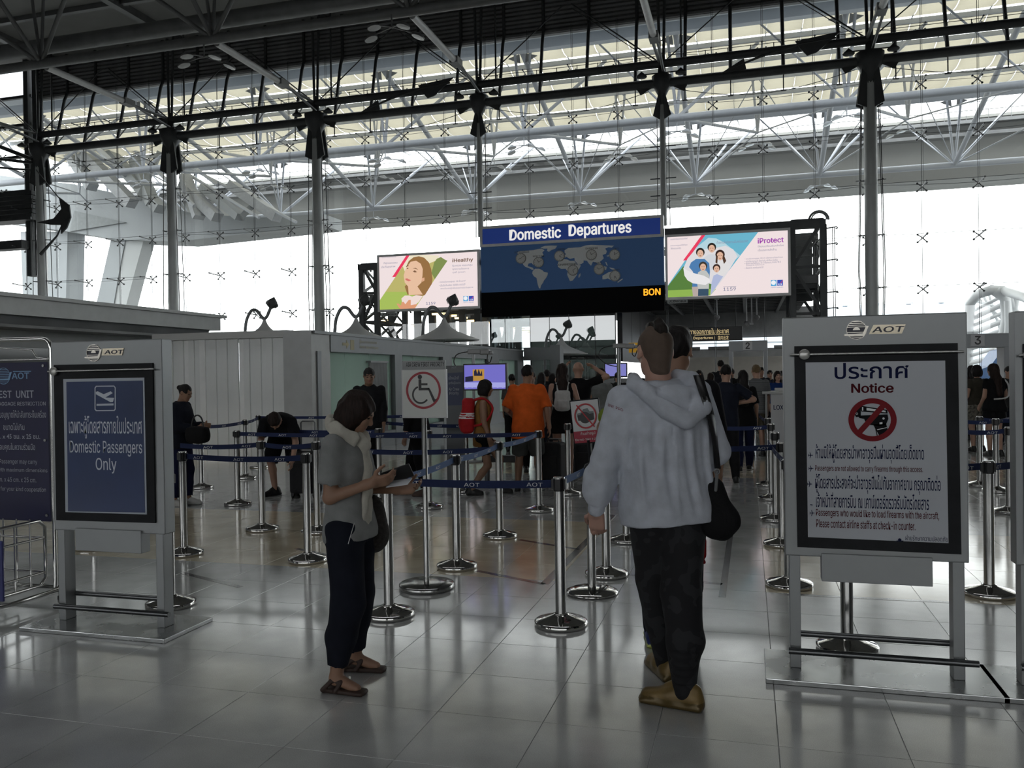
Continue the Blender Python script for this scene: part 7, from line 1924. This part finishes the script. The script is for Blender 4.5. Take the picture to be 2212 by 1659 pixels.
# ---- the man in the white hoodie
p0 = gnd(1452, 1500); M2 = thing('person', (p0.x, p0.y, 0), 'man in white hoodie and dark camouflage trousers walking away, back turned', 'person', local=True); M2.rotation_euler = (0, 0, radians(24))
aL = loc(M2, 1438, 1462); aR = loc(M2, 1478, 1528)
h2 = 1.88
rg = dict(feet=((aL[0], aL[1], .05), (aR[0], aR[1], .95)), hip=(-.01, .0, .527*h2), lean=.03, side=-.065, head=(.10, -.03, 0), bulk=1.06,
          arms=[((-.33,-.05,-1), (-.10,.30,-1), (.10,.25,-1)), ((.36,.02,-1), (-.30,.75,-.55), (-.4,.8,-.2))])
hood_w = cloth('white_hoodie_fleece', (.50,.525,.585), .95, .2)
camo = bpy.data.materials.new('dark_camouflage'); camo.use_nodes = True; t_ = camo.node_tree; b_ = t_.nodes['Principled BSDF']
co = t_.nodes.new('ShaderNodeTexCoord'); v_ = t_.nodes.new('ShaderNodeTexNoise'); v_.inputs['Scale'].default_value = 12; v_.inputs['Detail'].default_value = 1.5
rp = t_.nodes.new('ShaderNodeValToRGB'); rp.color_ramp.interpolation = 'CONSTANT'; rp.color_ramp.elements[0].color = (.006,.006,.008,1); rp.color_ramp.elements[1].position = .56; rp.color_ramp.elements[1].color = (.017,.018,.021,1)
t_.links.new(co.outputs['Object'], v_.inputs['Vector']); t_.links.new(v_.outputs['Fac'], rp.inputs['Fac']); t_.links.new(rp.outputs['Color'], b_.inputs['Base Color']); b_.inputs['Roughness'].default_value = .85
def hoodie_ext(F, r):
    s = r.s
    T = lambda x, y, z: r.hip+r.R@V3(x*s, y*s, z*s)
    def back_folds(p):
        q = (p-r.hip)@r.R/s; x, y, z = q[:, 0], q[:, 1], q[:, 2]
        w = np.clip((.40-z)/.12, 0, 1)*np.clip((z+.10)/.12, .12, 1)*np.clip((-y-.02)/.05, 0, 1)*np.clip((.24-np.abs(x))/.06, 0, 1)
        a = np.sin(2*pi*(x+.10*(z-.1)*np.sign(x))/.085+1.1*np.sin(9*z+.6))+.5*np.sin(2*pi*x/.047+2+1.5*np.sin(7*z))
        return -.0075*w*a
    F.warp(back_folds)
    # drooping hood: two side rolls meeting in a low pouch right of the spine
    L_ = [T(-.105,.03,.555), T(-.130,-.06,.535), T(-.095,-.135,.485), T(-.03,-.185,.405), (T(.045,-.200,.355))]
    R_ = [T(.105,.03,.555), T(.145,-.05,.530), T(.160,-.120,.475), (T(.135,-.170,.405)), (T(.055,-.200,.352))]
    for P_, ra in ((L_, (.030,.034,.038,.040,.040)), (R_, (.030,.036,.042,.044,.040))):
        for a, b, q0, q1 in zip(P_[:-1], P_[1:], ra[:-1], ra[1:]): F.cone(a, b, q0*s, q1*s, .012)
    F.ell(T(.04,-.125,.440), (.125*s,.060*s,.075*s), r.R@roty(.2), .03)
    F.ell(T(.03,-.10,.560), (.085*s,.055*s,.030*s), r.R, .02, 'sub')
    F.cone(T(-.06,-.175,.475), T(.04,-.195,.405), .008*s, .006*s, .018, 'sub'); F.cone(T(.10,-.175,.46), T(.06,-.205,.40), .007*s, .006*s, .015, 'sub')
    for i in (0, 1):
        w_ = r.wr[i]; d = nrm(r.wr[i]-r.el[i])
        F.cone(w_-d*.050, w_-d*.008, .040*s, .040*s, .006)
        for k in range(4): F.cone(w_-d*(.085+.032*k)+r.X*.03+r.Y*.02, w_-d*(.10+.032*k)-r.X*.03+r.Y*.02, (.046+.002*k)*s, (.047+.002*k)*s, .02)
o, r2 = human(0, 0, 0, '', h=h2, sex='m', vox=.0085, root=M2, skin=mat('skin_pink', (.46,.27,.21), .55, var=.08, vs=6), hairs=('mohawk', H_STUB),
    tops=dict(m=hood_w, sleeve=.99, hem=-.115, g=.026, fold=.0035, seed=5, arm_g=.016, name='white_hoodie', ext=hoodie_ext, neckcut=.56, wide=(1.16,1.12,1.08,1.04,1)),
    legs=dict(m=camo, length=1.0, g=.018, baggy=.014, fold=.006, taper=.9, waist=.02), rig=rg,
    hands=[dict(n=(.55,.75,.2), side=-1, curl=(.45,.6,.75,.8), thumb=.5), dict(n=(-.2,-.3,-1), curl=(.6,.6,.6,.6))])
# top knot darker patch
s = r2.s; c = r2.headc; P_ = lambda x, y, z: c+r2.HR@V3(x*s, y*s, z*s)
F = Field(c-.25, c+.25, .007); F.ell(P_(.006,.0,.120), (.042*s,.064*s,.027*s), r2.HR, .01); F.ell(P_(.004,-.045,.135), (.026*s,.028*s,.022*s), r2.HR, .012); F.ell(P_(.004,-.078,.100), (.036*s,.028*s,.034*s), r2.HR, .02)
F.warp(lambda p: .0022*np.sin(160*p[:, 0]+60*p[:, 2])+.002*np.sin(120*p[:, 1])); F.mesh('top_knot', hair_mat('hair_dark_knot', (.018,.014,.012)), M2)
gold_s = mat('gold_leather', (.17,.11,.035), .42, .25, var=.2, vs=12)
for i in (0, 1):
    so = shoe(r2, i, .006, M2, gold_s, high=.0, L=.285, sole=mat('gold_sole', (.11,.075,.025), .35, .3))
# ribbed ankle bunching
F = Field(r2.an[1]-.2, r2.an[1]+V3(.2,.2,.35), .008)
for k in range(4): F.cone(r2.an[1]+V3(-.004,-.005,.055+.042*k), r2.an[1]+V3(.004,.005,.060+.042*k), .056+.004*k, .056+.004*k, .018, flat=(V3(0,0,1), .5))
F.mesh('trouser_cuff', camo, M2)
bv2, Mx2 = bvh_of(r2.top); inv2 = Mx2.inverted()
# sleeve lettering laid on the cloth
vs_, fs_ = text_polys('INE PRO', .02); ax = min(p.x for p in vs_); bx = max(p.x for p in vs_); out = []; ok = True
for p in vs_:
    t = (p.x-ax)/(bx-ax); u = 1313+t*33; v = 874+t*12-p.y*11+3
    q_, n_ = hit(bv2, u, v)
    if q_ is None: ok = False; q_ = out[-1] if out else Vector((0,0,0)); out.append(q_); continue
    out.append(inv2 @ (q_-ray(u, v).normalized()*.003))
m_ = MB(); m_.add(out, fs_); m_.build('sleeve_lettering', mat('maroon_thread', (.20,.03,.05), .7), M2)
# satchel with strap over the back
zs = (p0-EYE).dot(fwd)
def strap_on(bv, inv, pix, wpx, name, m, root, lift_=.004):
    L_, R_ = [], []
    for (u, v) in pix:
        q1, n1 = hit(bv, u-wpx/2, v); q2, n2 = hit(bv, u+wpx/2, v)
        if q1 is None or q2 is None: continue
        L_.append(q1+n1*lift_); R_.append(q2+n2*lift_)
    for _ in range(3):
        for A_ in (L_, R_):
            B_ = [p.copy() for p in A_]
            for k in range(1, len(A_)-1): A_[k] = (B_[k-1]+B_[k]*2+B_[k+1])/4
    mm = MB(); n = len(L_); up_ = []
    off = -fwd*.0
    vs = [inv @ p for p in L_]+[inv @ p for p in R_]+[inv @ (p+fwd*.004) for p in L_]+[inv @ (p+fwd*.004) for p in R_]
    fs = []
    for k in range(n-1): fs += [(k, k+1, n+k+1, n+k), (2*n+k+1, 2*n+k, 3*n+k, 3*n+k+1), (k+1, k, 2*n+k, 2*n+k+1), (n+k, n+k+1, 3*n+k+1, 3*n+k)]
    mm.add(vs, fs, True); me = raw(mm, name, m); ob_ = bpy.data.objects.new(name, me); COL.objects.link(ob_); ob_.parent = root; return ob_
bc = atz(1557, 1108, zs-.10)
bag = thing('crossbody_bag', (bc.x, bc.y, bc.z-.15), 'black rounded crossbody bag on the hip of the white hoodie man', 'bag')
F = Field(V3(*bc)-.35, V3(*bc)+.35, .009); rx = V3(*RT); F.ell(V3(*bc)+V3(0,0,-.035), (.092,.06,.085), k=.03); F.cone(V3(*bc)+V3(-.03,0,.12), V3(*bc)+V3(-.01,0,-.05), .050, .085, .03, flat=(V3(*fwd), .6))
F.warp(lambda p: .003*np.sin(60*p[:, 0]+30*p[:, 2])); ob = F.mesh('bag_body', mat('black_bag_nylon', (.007,.007,.008), .8, bump=.3, bs=80, spec=.2), bag); ob.location = -bag.location
pix = [(1503+ (1549-1503)*t+6*sin(pi*t), 803+(1018-803)*t) for t in [k/16 for k in range(17)]]
invb = Matrix.Translation(-Vector((0,0,0)))
so = strap_on(bv2, Matrix.Translation(-bag.location), pix, 15, 'bag_strap', black_m, bag, .020)
m_ = MB(); a = atz(1549, 1016, zs-.17); m_.path([a, atz(1548, 1035, zs-.15), atz(1546, 1060, zs-.12)], .008, n=8); m_.path([(a.x+.012*cos(g), a.y, a.z-.006+.012*sin(g)) for g in [2*pi*k/12 for k in range(12)]], .003, closed=True, n=6); m_.build('strap_ring', steel_mid, bag)
a = atz(1517, 1185, zs+.0); F = Field(V3(*a)-.12, V3(*a)+.12, .006); F.cone(V3(*a)+V3(0,0,.04), V3(*a)+V3(-.005,0,-.03), .022, .026, .01, flat=(V3(0,1,0), .6)); F.cone(V3(*a)+V3(0,0,-.05), V3(*a)+V3(.008,0,-.068), .008, .010, .004)
rd = thing('red_pouch', (a.x, a.y, a.z-.07), 'small red pouch with grey tag hanging from the pocket of camouflage trousers', 'pouch'); ob = F.mesh('pouch_body', cloth('red_pouch', (.22,.012,.015)), rd); ob.location = -rd.location
m_ = MB(); w0 = Mx2 @ Vector(r2.wr[0]); d0 = (Mx2.to_3x3() @ Vector(r2.hd[0])).normalized()
m_.tube(w0-d0*.004, w0+d0*.018, .034, n=24); m_.build('wristband', black_m, label='black band on the left wrist of the white hoodie man', cat='watch')

# ---- the dark-haired man just ahead
p0 = gnd(1446, 1388); M3 = thing('person', (p0.x, p0.y, 0), 'dark-haired bearded man in black collar directly ahead of the white hoodie', 'person', local=True); M3.rotation_euler = (0, 0, radians(8))
aL = loc(M3, 1412, 1392); aR = loc(M3, 1484, 1380)
human(0, 0, 0, '', h=1.90, sex='m', vox=.010, root=M3, skin=skin_b, hairs=('puffy', H_BLACK),
    tops=dict(m=cloth('black_shirt', (.010,.010,.012)), sleeve=.45, hem=-.10, g=.016, fold=.004, collar=True, name='black_shirt', arm_g=.012),
    legs=dict(m=jeans_navy, length=.97, g=.018, baggy=.012, fold=.005), shoes=(mat('blue_trainer', (.010,.020,.12), .5), mat('lime_sole', (.45,.50,.12), .5)),
    rig=dict(feet=((aL[0], aL[1], .05), (aR[0], aR[1], -.25)), hip=(.035, 0, .525*1.9), head=(-.42, .0, 0), side=.03, arms=[((-.70,-.08,-.70), (.55,.6,-.5)), ((.16,0,-1), (0,.3,-1))]))
pj = Mx2 @ Vector((0,0,0)); a = atz(1318, 880, 5.0)
F = Field(V3(*a)-.22, V3(*a)+.22, .010); F.cone(V3(*a)+V3(-.02,0,-.06), V3(*a)+V3(.08,0,.0), .055, .05, .02, flat=(V3(0,1,0), .5)); F.cone(V3(*a)+V3(-.02,0,-.06), V3(*a)+V3(.0,0,-.12), .05, .04, .02); F.warp(folds(.006, 4))
lj = thing('folded_jacket', (a.x, a.y, a.z-.12), 'lime green folded garment over the bent arm left of the hoodie', 'jacket'); ob = F.mesh('jacket_cloth', cloth('lime_cloth', (.20,.26,.04)), lj); ob.location = -lj.location

# ---- middle distance
shoe_b = mat('black_shoe', (.012,.012,.012), .4); shoe_w = mat('white_trainer', (.45,.45,.44), .5); shoe_br = mat('brown_shoe', (.06,.03,.02), .5)
FR, BK, AW, CM = -74, 106, 15.8, 195.8       # screen right, left, away, towards the camera
human(392, 1092, -80, 'woman with a dark bun and navy jacket holding a handbag by the folding partition', h=1.60, sex='f', vox=.012, skin=skin_b, hairs=('bun', H_BLACK),
    tops=dict(m=cloth('dark_jacket', (.012,.014,.022)), sleeve=.97, hem=-.12, g=.030, fold=.006, arm_g=.026, name='dark_jacket', neckcut=.55),
    legs=dict(m=cloth('navy_track', (.010,.012,.040)), g=.018, length=.95), shoes=(shoe_w, shoe_w), rig=dict(head=(-.1,-.35,0), lean=.04, feet=((-.09,.05,0),(.09,-.05,-.1)), arms=[((-.05,.25,-1), (.35,.9,.02)), ((.05,.15,-1), (-.25,.95,-.05))]))
def handbag(u, v, Z, sz, label, m=None, nm='handbag'):
    a = atz(u, v, Z); t_ = thing(nm, (a.x, a.y, a.z-sz*.6), label, 'bag')
    F = Field(V3(*a)-sz*1.6, V3(*a)+sz*1.8, .012); F.ell(V3(*a)+V3(0,0,-sz*.15), (sz*.85,sz*.42,sz*.55), k=.03); F.box(V3(*a)+V3(0,0,-sz*.1), (sz*.7,sz*.3,sz*.45), None, .03, .04)
    ob = F.mesh('bag_body', m or MATS['black_bag_nylon'], t_); ob.location = -t_.location
    m_ = MB(); m_.path(smooth_path([(a.x-sz*.45, a.y, a.z+sz*.3), (a.x-sz*.3, a.y, a.z+sz*.9), (a.x, a.y, a.z+sz*1.1), (a.x+sz*.3, a.y, a.z+sz*.9), (a.x+sz*.45, a.y, a.z+sz*.3)]), sz*.05, n=6); m_.build('bag_handle', black_m, t_)
handbag(427, 935, 10.4, .20, 'large black handbag held by the woman with the bun')
# bending man
p0 = gnd(610, 1072); M5 = thing('person', (p0.x, p0.y, 0), 'man in black tee and shorts bending forward over a suitcase', 'person', local=True); M5.rotation_euler = (0, 0, radians(200))
human(0, 0, 0, '', h=1.76, sex='m', vox=.012, root=M5, skin=skin_a, hairs=('short', H_BROWN),
    tops=dict(m=cloth('black_tee', (.010,.010,.012)), sleeve=.42, hem=-.10, g=.026, fold=.006, name='black_tee'), legs=dict(m=blk, length=.5, g=.028, baggy=.02), shoes=(shoe_b, shoe_b, dict(L=.30)),
    rig=dict(lean=1.28, hip=(-.02,-.16,.90), feet=((-.18,.02,.3),(.12,-.12,-.7)), head=(0,-.75,0), arms=[((-.2,.25,-1), (.1,.5,-1)), ((.15,.3,-1), (-.1,.4,-1))]))
human(800, 1042, 200, 'grey-haired man facing the viewer behind the phone-reading woman', h=1.79, vox=.014, skin=skin_b, hairs=('short', H_GREY),
    tops=dict(m=cloth('dark_suit', (.016,.016,.018)), sleeve=.98, hem=-.12, g=.022, name='dark_jacket'), legs=dict(m=blk, g=.016), shoes=(shoe_b,), rig=dict(head=(.2,-.25,0)))
human(906, 1070, 95, 'man in black with brown shoes hidden behind the wheelchair sign', h=1.72, vox=.014, hairs=('short', None),
    tops=dict(m=blk, sleeve=.97, hem=-.12, g=.030, name='black_jacket', belly=.03), legs=dict(m=blk, g=.02, length=.95), shoes=(shoe_br, shoe_br), rig=dict(lean=.12, feet=((-.1,-.12,0),(.1,.22,0)), head=(0,-.1,0)))
# woman with the red backpack
o8, r8 = human(1034, 1068, -72, 'woman with black bob and red backpack stepping to the right before the screen', h=1.66, sex='f', vox=.011, skin=skin_b, hairs=('bob', H_BLACK),
    tops=dict(m=cloth('ochre_top', (.26,.13,.04)), kind='tank', sleeve=0, hem=-.16, g=.012, name='ochre_top'), legs=dict(m=blk, length=.32, g=.012, waist=.02), shoes=(shoe_b, shoe_b, dict(L=.25)),
    rig=dict(feet=((-.06,.30,0),(.07,-.10,0)), hip=(0,.06,.80), head=(-.05,-.12,0), lean=.04, arms=[((-.04,.10,-1), (.0,.3,-1)), ((.04,.06,-1), (-.02,.3,-1))]))
a = o8.location; c8 = Matrix.Rotation(radians(-72), 4, 'Z')
def rucksack(root, r, sz, m, label, nm='backpack', stripes=None, pocket=None, off=0.0, low=0.0):
    Mx = Matrix.Translation(root.location) @ root.rotation_euler.to_matrix().to_4x4()
    cen = r.chest-r.Y*(.12+sz[1]*.9+off)-r.Z*(.02+low)
    b = thing(nm, Mx @ Vector(cen-r.Z*sz[2]), label, 'backpack', local=True); b.rotation_euler = root.rotation_euler
    base = Vector(cen-r.Z*sz[2]); L = lambda v: V3(*(Vector(v)-base))
    F = Field(L(cen)-.45, L(cen)+.45, .011); F.box(L(cen), (sz[0],sz[1],sz[2]), r.R, .05, .03); F.ell(L(cen-r.Z*sz[2]*.35-r.Y*sz[1]*.3), (sz[0]*1.05,sz[1]*1.2,sz[2]*.65), r.R, .05)
    def mi(p):
        z = (p-L(cen))@r.Z; o_ = np.zeros(len(p), int)
        if stripes:
            for zz in stripes: o_[np.abs(z-zz) < .008] = 1
        return o_
    F.mesh('pack_body', [m, white_p], b, mi)
    if pocket: F = Field(L(cen)-.4, L(cen)+.4, .010); F.box(L(cen-r.Y*sz[1]-r.Z*sz[2]*.35), (sz[0]*.75,.03,sz[2]*.45), r.R, .025, .02); F.mesh('front_pocket', pocket, b)
    m_ = MB()
    for sx in (-1, 1):
        pts = [cen+r.X*sx*sz[0]*.6+r.Z*sz[2]*.85+r.Y*sz[1]*.7, r.sh[0 if sx < 0 else 1]*.55+r.chest*.45+r.Z*.10, r.chest+r.X*sx*.13+r.Y*.13+r.Z*.03, r.chest+r.X*sx*.165+r.Y*.03-r.Z*.16, cen+r.X*sx*sz[0]*.7-r.Z*sz[2]*.6+r.Y*sz[1]*.6]
        m_.path([Vector(q)-base for q in smooth_path(pts)], .016, n=8)
    m_.build('shoulder_strap', m, b); return b
rucksack(o8, r8, (.15,.085,.235), cloth('red_nylon', (.42,.018,.022), .6), 'bulky red backpack with three white stripes on the woman with the bob', stripes=(-.03, 0, .03), low=.06)
# man in the orange polo
o9, r9 = human(1142, 1060, 10, 'stout man in bright orange polo shirt and grey shorts, back to viewer', h=1.77, vox=.010, skin=skin_b, hairs=('short', H_BLACK),
    tops=dict(m=cloth('orange_polo', (.62,.105,.018)), sleeve=.46, hem=-.20, g=.022, fold=.005, collar=True, name='orange_polo', belly=.05, arm_g=.022, flare=.015, neckcut=.56),
    legs=dict(m=cloth('grey_shorts', (.075,.078,.075)), length=.46, g=.024, baggy=.015, name='shorts'), shoes=(shoe_b, shoe_b),
    rig=dict(bulk=1.17, head=(-.35,.05,0), feet=((-.15,.0,.1),(.16,.06,-.2)), arms=[((-.40,.05,-1), (.15,.9,-.3)), ((.32,-.02,-1), (.10,.2,-1))]))
bv9, Mx9 = bvh_of(r9.top); inv9 = Mx9.inverted(); m_ = MB()
for k in range(8):
    g = 2*pi*k/8; u, v = 1119+4.0*cos(g), 829+4.6*sin(g); q_, n_ = hit(bv9, u, v)
    if q_:
        q_ = inv9 @ (q_-fwd*.003); m_.sphere(q_, .007, 8, 6)
m_.build('back_emblem', mat('pale_emblem_thread', (.62,.40,.25), .7), o9)
human(1150, 1018, 195, 'young man facing the viewer in a blue shirt, right of the orange shirt man', h=1.72, vox=.014, skin=skin_a, hairs=('short', None),
    tops=dict(m=cloth('royal_blue_shirt', (.02,.06,.26)), sleeve=.5, hem=-.1, g=.014, collar=True), legs=dict(m=blk), shoes=(shoe_b,), rig=dict(head=(-.1,-.15,0)))
o11, r11 = human(1218, 1040, 12, 'tall long-haired woman in black sleeveless dress wearing a small white backpack', h=1.80, sex='f', vox=.012, skin=skin_a, hairs=('verylong', H_BROWN),
    tops=dict(m=blk, kind='tank', sleeve=0, hem=-.20, g=.014, name='black_dress'), legs=dict(m=blk, length=.3, g=.012, skirt=.22, name='skirt'), shoes=(shoe_b,),
    rig=dict(head=(.1,.05,0), arms=[((-.12,.06,-1), (-.05,.2,-1)), ((.30,.0,-1), (.12,.5,-.8))]))
rucksack(o11, r11, (.115,.05,.15), cloth('white_canvas_pack', (.50,.51,.50), .7), 'small white backpack on the long-haired woman in black', pocket=MATS['cloth_white_canvas_pack'], low=.08)
human(1252, 1020, 12, 'bald man in black tee raising an arm to take a picture', h=1.84, vox=.012, skin=skin_a, hairs=(None, None),
    tops=dict(m=blk, sleeve=.42, hem=-.1, g=.02, name='black_tee'), legs=dict(m=blk), shoes=(shoe_b,), rig=dict(head=(-.2,.1,0), arms=[((-.3,.5,.1), (.5,.5,.8)), ((.85,.15,.30), (-.75,.45,.55))]))
human(1300, 1000, 5, 'woman in pale grey tee with tied-back hair, right of the bald man', h=1.74, sex='f', vox=.014, skin=skin_a, hairs=('pony', H_BROWN),
    tops=dict(m=cloth('pale_grey_tee', (.20,.21,.21)), sleeve=.30, hem=-.12, g=.018, name='grey_tee'), legs=dict(m=jeans_navy), shoes=(shoe_b,), rig=dict(head=(-.5,.0,0)))
human(1570, 1042, 20, 'man in dark navy polo with pale collar, hand on hip, right of the hoodie', h=1.74, vox=.011, skin=skin_a, hairs=('short', None),
    tops=dict(m=cloth('dark_navy_polo', (.016,.019,.030)), sleeve=.42, hem=-.13, g=.02, name='navy_polo', arm_g=.016), legs=dict(m=cloth('charcoal_trousers', (.018,.018,.020)), g=.018), shoes=(shoe_b, shoe_b),
    rig=dict(head=(-.45,-.05,0), arms=[((-.1,.1,-1), (.1,.5,-1)), ((.75,-.10,-.60), (-.80,.35,-.20))], feet=((-.12,0,0),(.13,-.02,-.3))))
m_ = MB()
human(1608, 1018, 14, 'woman with very long black hair and black clothes, right of the navy polo man', h=1.66, sex='f', vox=.013, skin=skin_b, hairs=('verylong', H_BLACK),
    tops=dict(m=blk, sleeve=.5, hem=-.2, g=.024, name='black_top', flare=.03), legs=dict(m=cloth('deep_blue_jeans', (.010,.014,.045))), shoes=(shoe_b, shoe_w), rig=dict(feet=((-.1,-.1,0),(.12,.15,-.4)), arms=[((-.1,0,-1), (0,.3,-1)), ((.2,-.05,-1), (.05,.2,-1))]))
human(1636, 985, 14, 'fair-haired man in a grey striped tee ahead of the black-haired woman', h=1.76, vox=.014, skin=skin_a, hairs=('short', H_BLOND),
    tops=dict(m=mat('striped_tee', (.11,.115,.12), .85, var=.5, vs=3, stretch=(.02,.02,14)), sleeve=.45, hem=-.12, g=.02), legs=dict(m=cloth('khaki_shorts', (.09,.08,.06)), length=.5, g=.02, name='shorts'), shoes=(shoe_b,))
human(1681, 958, 196, 'woman officer in blue uniform and white collar facing the viewer behind the small desk', h=1.64, sex='f', vox=.012, skin=skin_a, hairs=('long', H_BROWN),
    tops=dict(m=cloth('uniform_blue', (.012,.035,.13)), sleeve=.9, hem=-.08, g=.014, name='blue_jacket'), legs=dict(m=blk, length=.5, skirt=.45, name='skirt'), shoes=(shoe_b,))
m_ = MB(); a = atz(1679, 827, 15.6)
for sx in (-1, 1): m_.prism([(a.x+sx*.01, a.y-.10, a.z+.03), (a.x+sx*.09, a.y-.06, a.z+.08), (a.x+sx*.12, a.y-.09, a.z-.02), (a.x+sx*.02, a.y-.13, a.z-.10)], (0,.01,0))
m_.build('white_collar', mat('collar_white', (.6,.62,.64), .7), bpy.data.objects[[o.name for o in bpy.data.objects if o.get('label', '').startswith('woman officer')][0]]) if False else None
human(2112, 975, 30, 'dark-haired woman in a patterned dress at the right, seen between the stands', h=1.70, sex='f', vox=.013, skin=skin_a, hairs=('bob', H_BLACK),
    tops=dict(m=cloth('dark_brown_top', (.05,.045,.035)), sleeve=.3, hem=-.02, g=.014), legs=dict(m=mat('patterned_skirt', (.12,.11,.09), .8, var=.9, vs=22), length=.3, skirt=.30, name='skirt'), shoes=(shoe_b,), rig=dict(arms=[((-.2,.1,-1), (.1,.6,-.6)), ((.1,.1,-1), (0,.5,-1))]))
o19, r19 = human(2150, 985, 20, 'long-haired woman in a black dress with pale bag strap, right of the patterned dress', h=1.72, sex='f', vox=.012, skin=skin_a, hairs=('verylong', H_BROWN),
    tops=dict(m=blk, sleeve=.3, hem=-.1, g=.018, flare=.03), legs=dict(m=blk, length=.3, skirt=.30, name='skirt'), shoes=(shoe_b,), rig=dict(head=(.3,-.1,0), arms=[((-.1,.1,-1), (.1,.6,-.6)), ((.3,.1,-1), (-.1,.6,-.5))]))
Mx = Matrix.Translation(o19.location) @ o19.rotation_euler.to_matrix().to_4x4()
m_ = MB(); s = r19.s
pts = [r19.sh[1]+r19.Z*.06, r19.sh[1]+r19.X*.03-r19.Y*.10-r19.Z*.05, r19.chest+r19.X*.19-r19.Y*.11-r19.Z*.12, r19.chest+r19.X*.10-r19.Y*.16-r19.Z*.20, r19.chest-r19.X*.12-r19.Y*.16-r19.Z*.22]
m_.path([Mx @ Vector(q) for q in smooth_path(pts)], .014, n=8); m_.build('bag_strap', mat('pale_strap', (.5,.5,.5), .5), label='pale curved bag strap on the woman in the black dress', cat='strap')
# people standing beyond the queue; each seen only as a head and shoulders
hy = [(1512, 962, 196, 1.68, 'f', 'long', None, 'woman with long dark hair behind the dark-haired man at the passage', (.03,.03,.035)),
      (1537, 950, 10, 1.62, 'f', 'long', H_BROWN, 'brown-haired woman left of the navy polo man, farther off', (.10,.09,.08)),
      (1559, 935, 5, 1.95, 'm', 'short', None, 'tall man whose black hair shows above the navy polo man', (.02,.02,.025)),
      (1582, 930, 12, 1.72, 'm', 'short', None, 'man beyond the detector gate, right of the navy polo man', (.02,.02,.02)),
      (1604, 925, 12, 1.60, 'f', 'bob', None, 'short dark-haired person beyond the very long black hair', (.02,.02,.02)),
      (1645, 935, 196, 1.74, 'm', 'short', None, 'man in dark suit facing the viewer beyond the fair-haired man', (.02,.022,.03)),
      (1664, 925, 190, 1.66, 'm', 'short', None, 'man left of the woman officer, farther off', (.03,.035,.05)),
      (1692, 930, 14, 1.64, 'm', 'short', None, 'man half hidden by the firearms notice, beyond the officer', (.05,.05,.05)),
      (1336, 945, 10, 1.66, 'm', 'short', None, 'dark-haired man far off left of the camera pole', (.02,.02,.02)),
      (1365, 948, 20, 1.66, 'f', 'bun', None, 'dark-haired person far off just left of the shaved head', (.02,.02,.02)),
      (1172, 975, 15, 1.68, 'f', 'long', None, 'woman with loose black hair between the blue shirt and the long-haired woman', (.015,.015,.02)),
      (1184, 965, 20, 1.74, 'm', 'short', None, 'dark-haired man behind the loose-haired woman in the middle queue', (.02,.02,.022)),
      (1196, 968, 5, 1.66, 'f', 'bob', None, 'woman with dark bob left of the tall long-haired woman', (.16,.16,.16)),
      (1108, 975, 15, 1.66, 'f', 'bun', None, 'person whose hair bun shows left of the orange shirt collar', (.06,.06,.06)),
      (2180, 960, 200, 1.66, 'm', 'short', None, 'man far off at the right edge gap beyond the black dress', (.03,.03,.03)),
      (2100, 950, 15, 1.70, 'f', 'long', None, 'woman with dark hair partly hidden by the firearms notice edge', (.03,.02,.02))]
for i, (u, v, yw_, h_, sx, hs_, hm_, lab, col_) in enumerate(hy):
    human(u, v, yw_, lab, h=h_, sex=sx, vox=.020, skin=skin_b if i % 2 else skin_a, hairs=(hs_, hm_ or H_BLACK), tops=dict(m=cloth('far_top_%d' % i, col_), sleeve=.5 if i % 3 else .97, hem=-.12, g=.02), legs=dict(m=blk if i % 2 else jeans_navy), shoes=(shoe_b,))
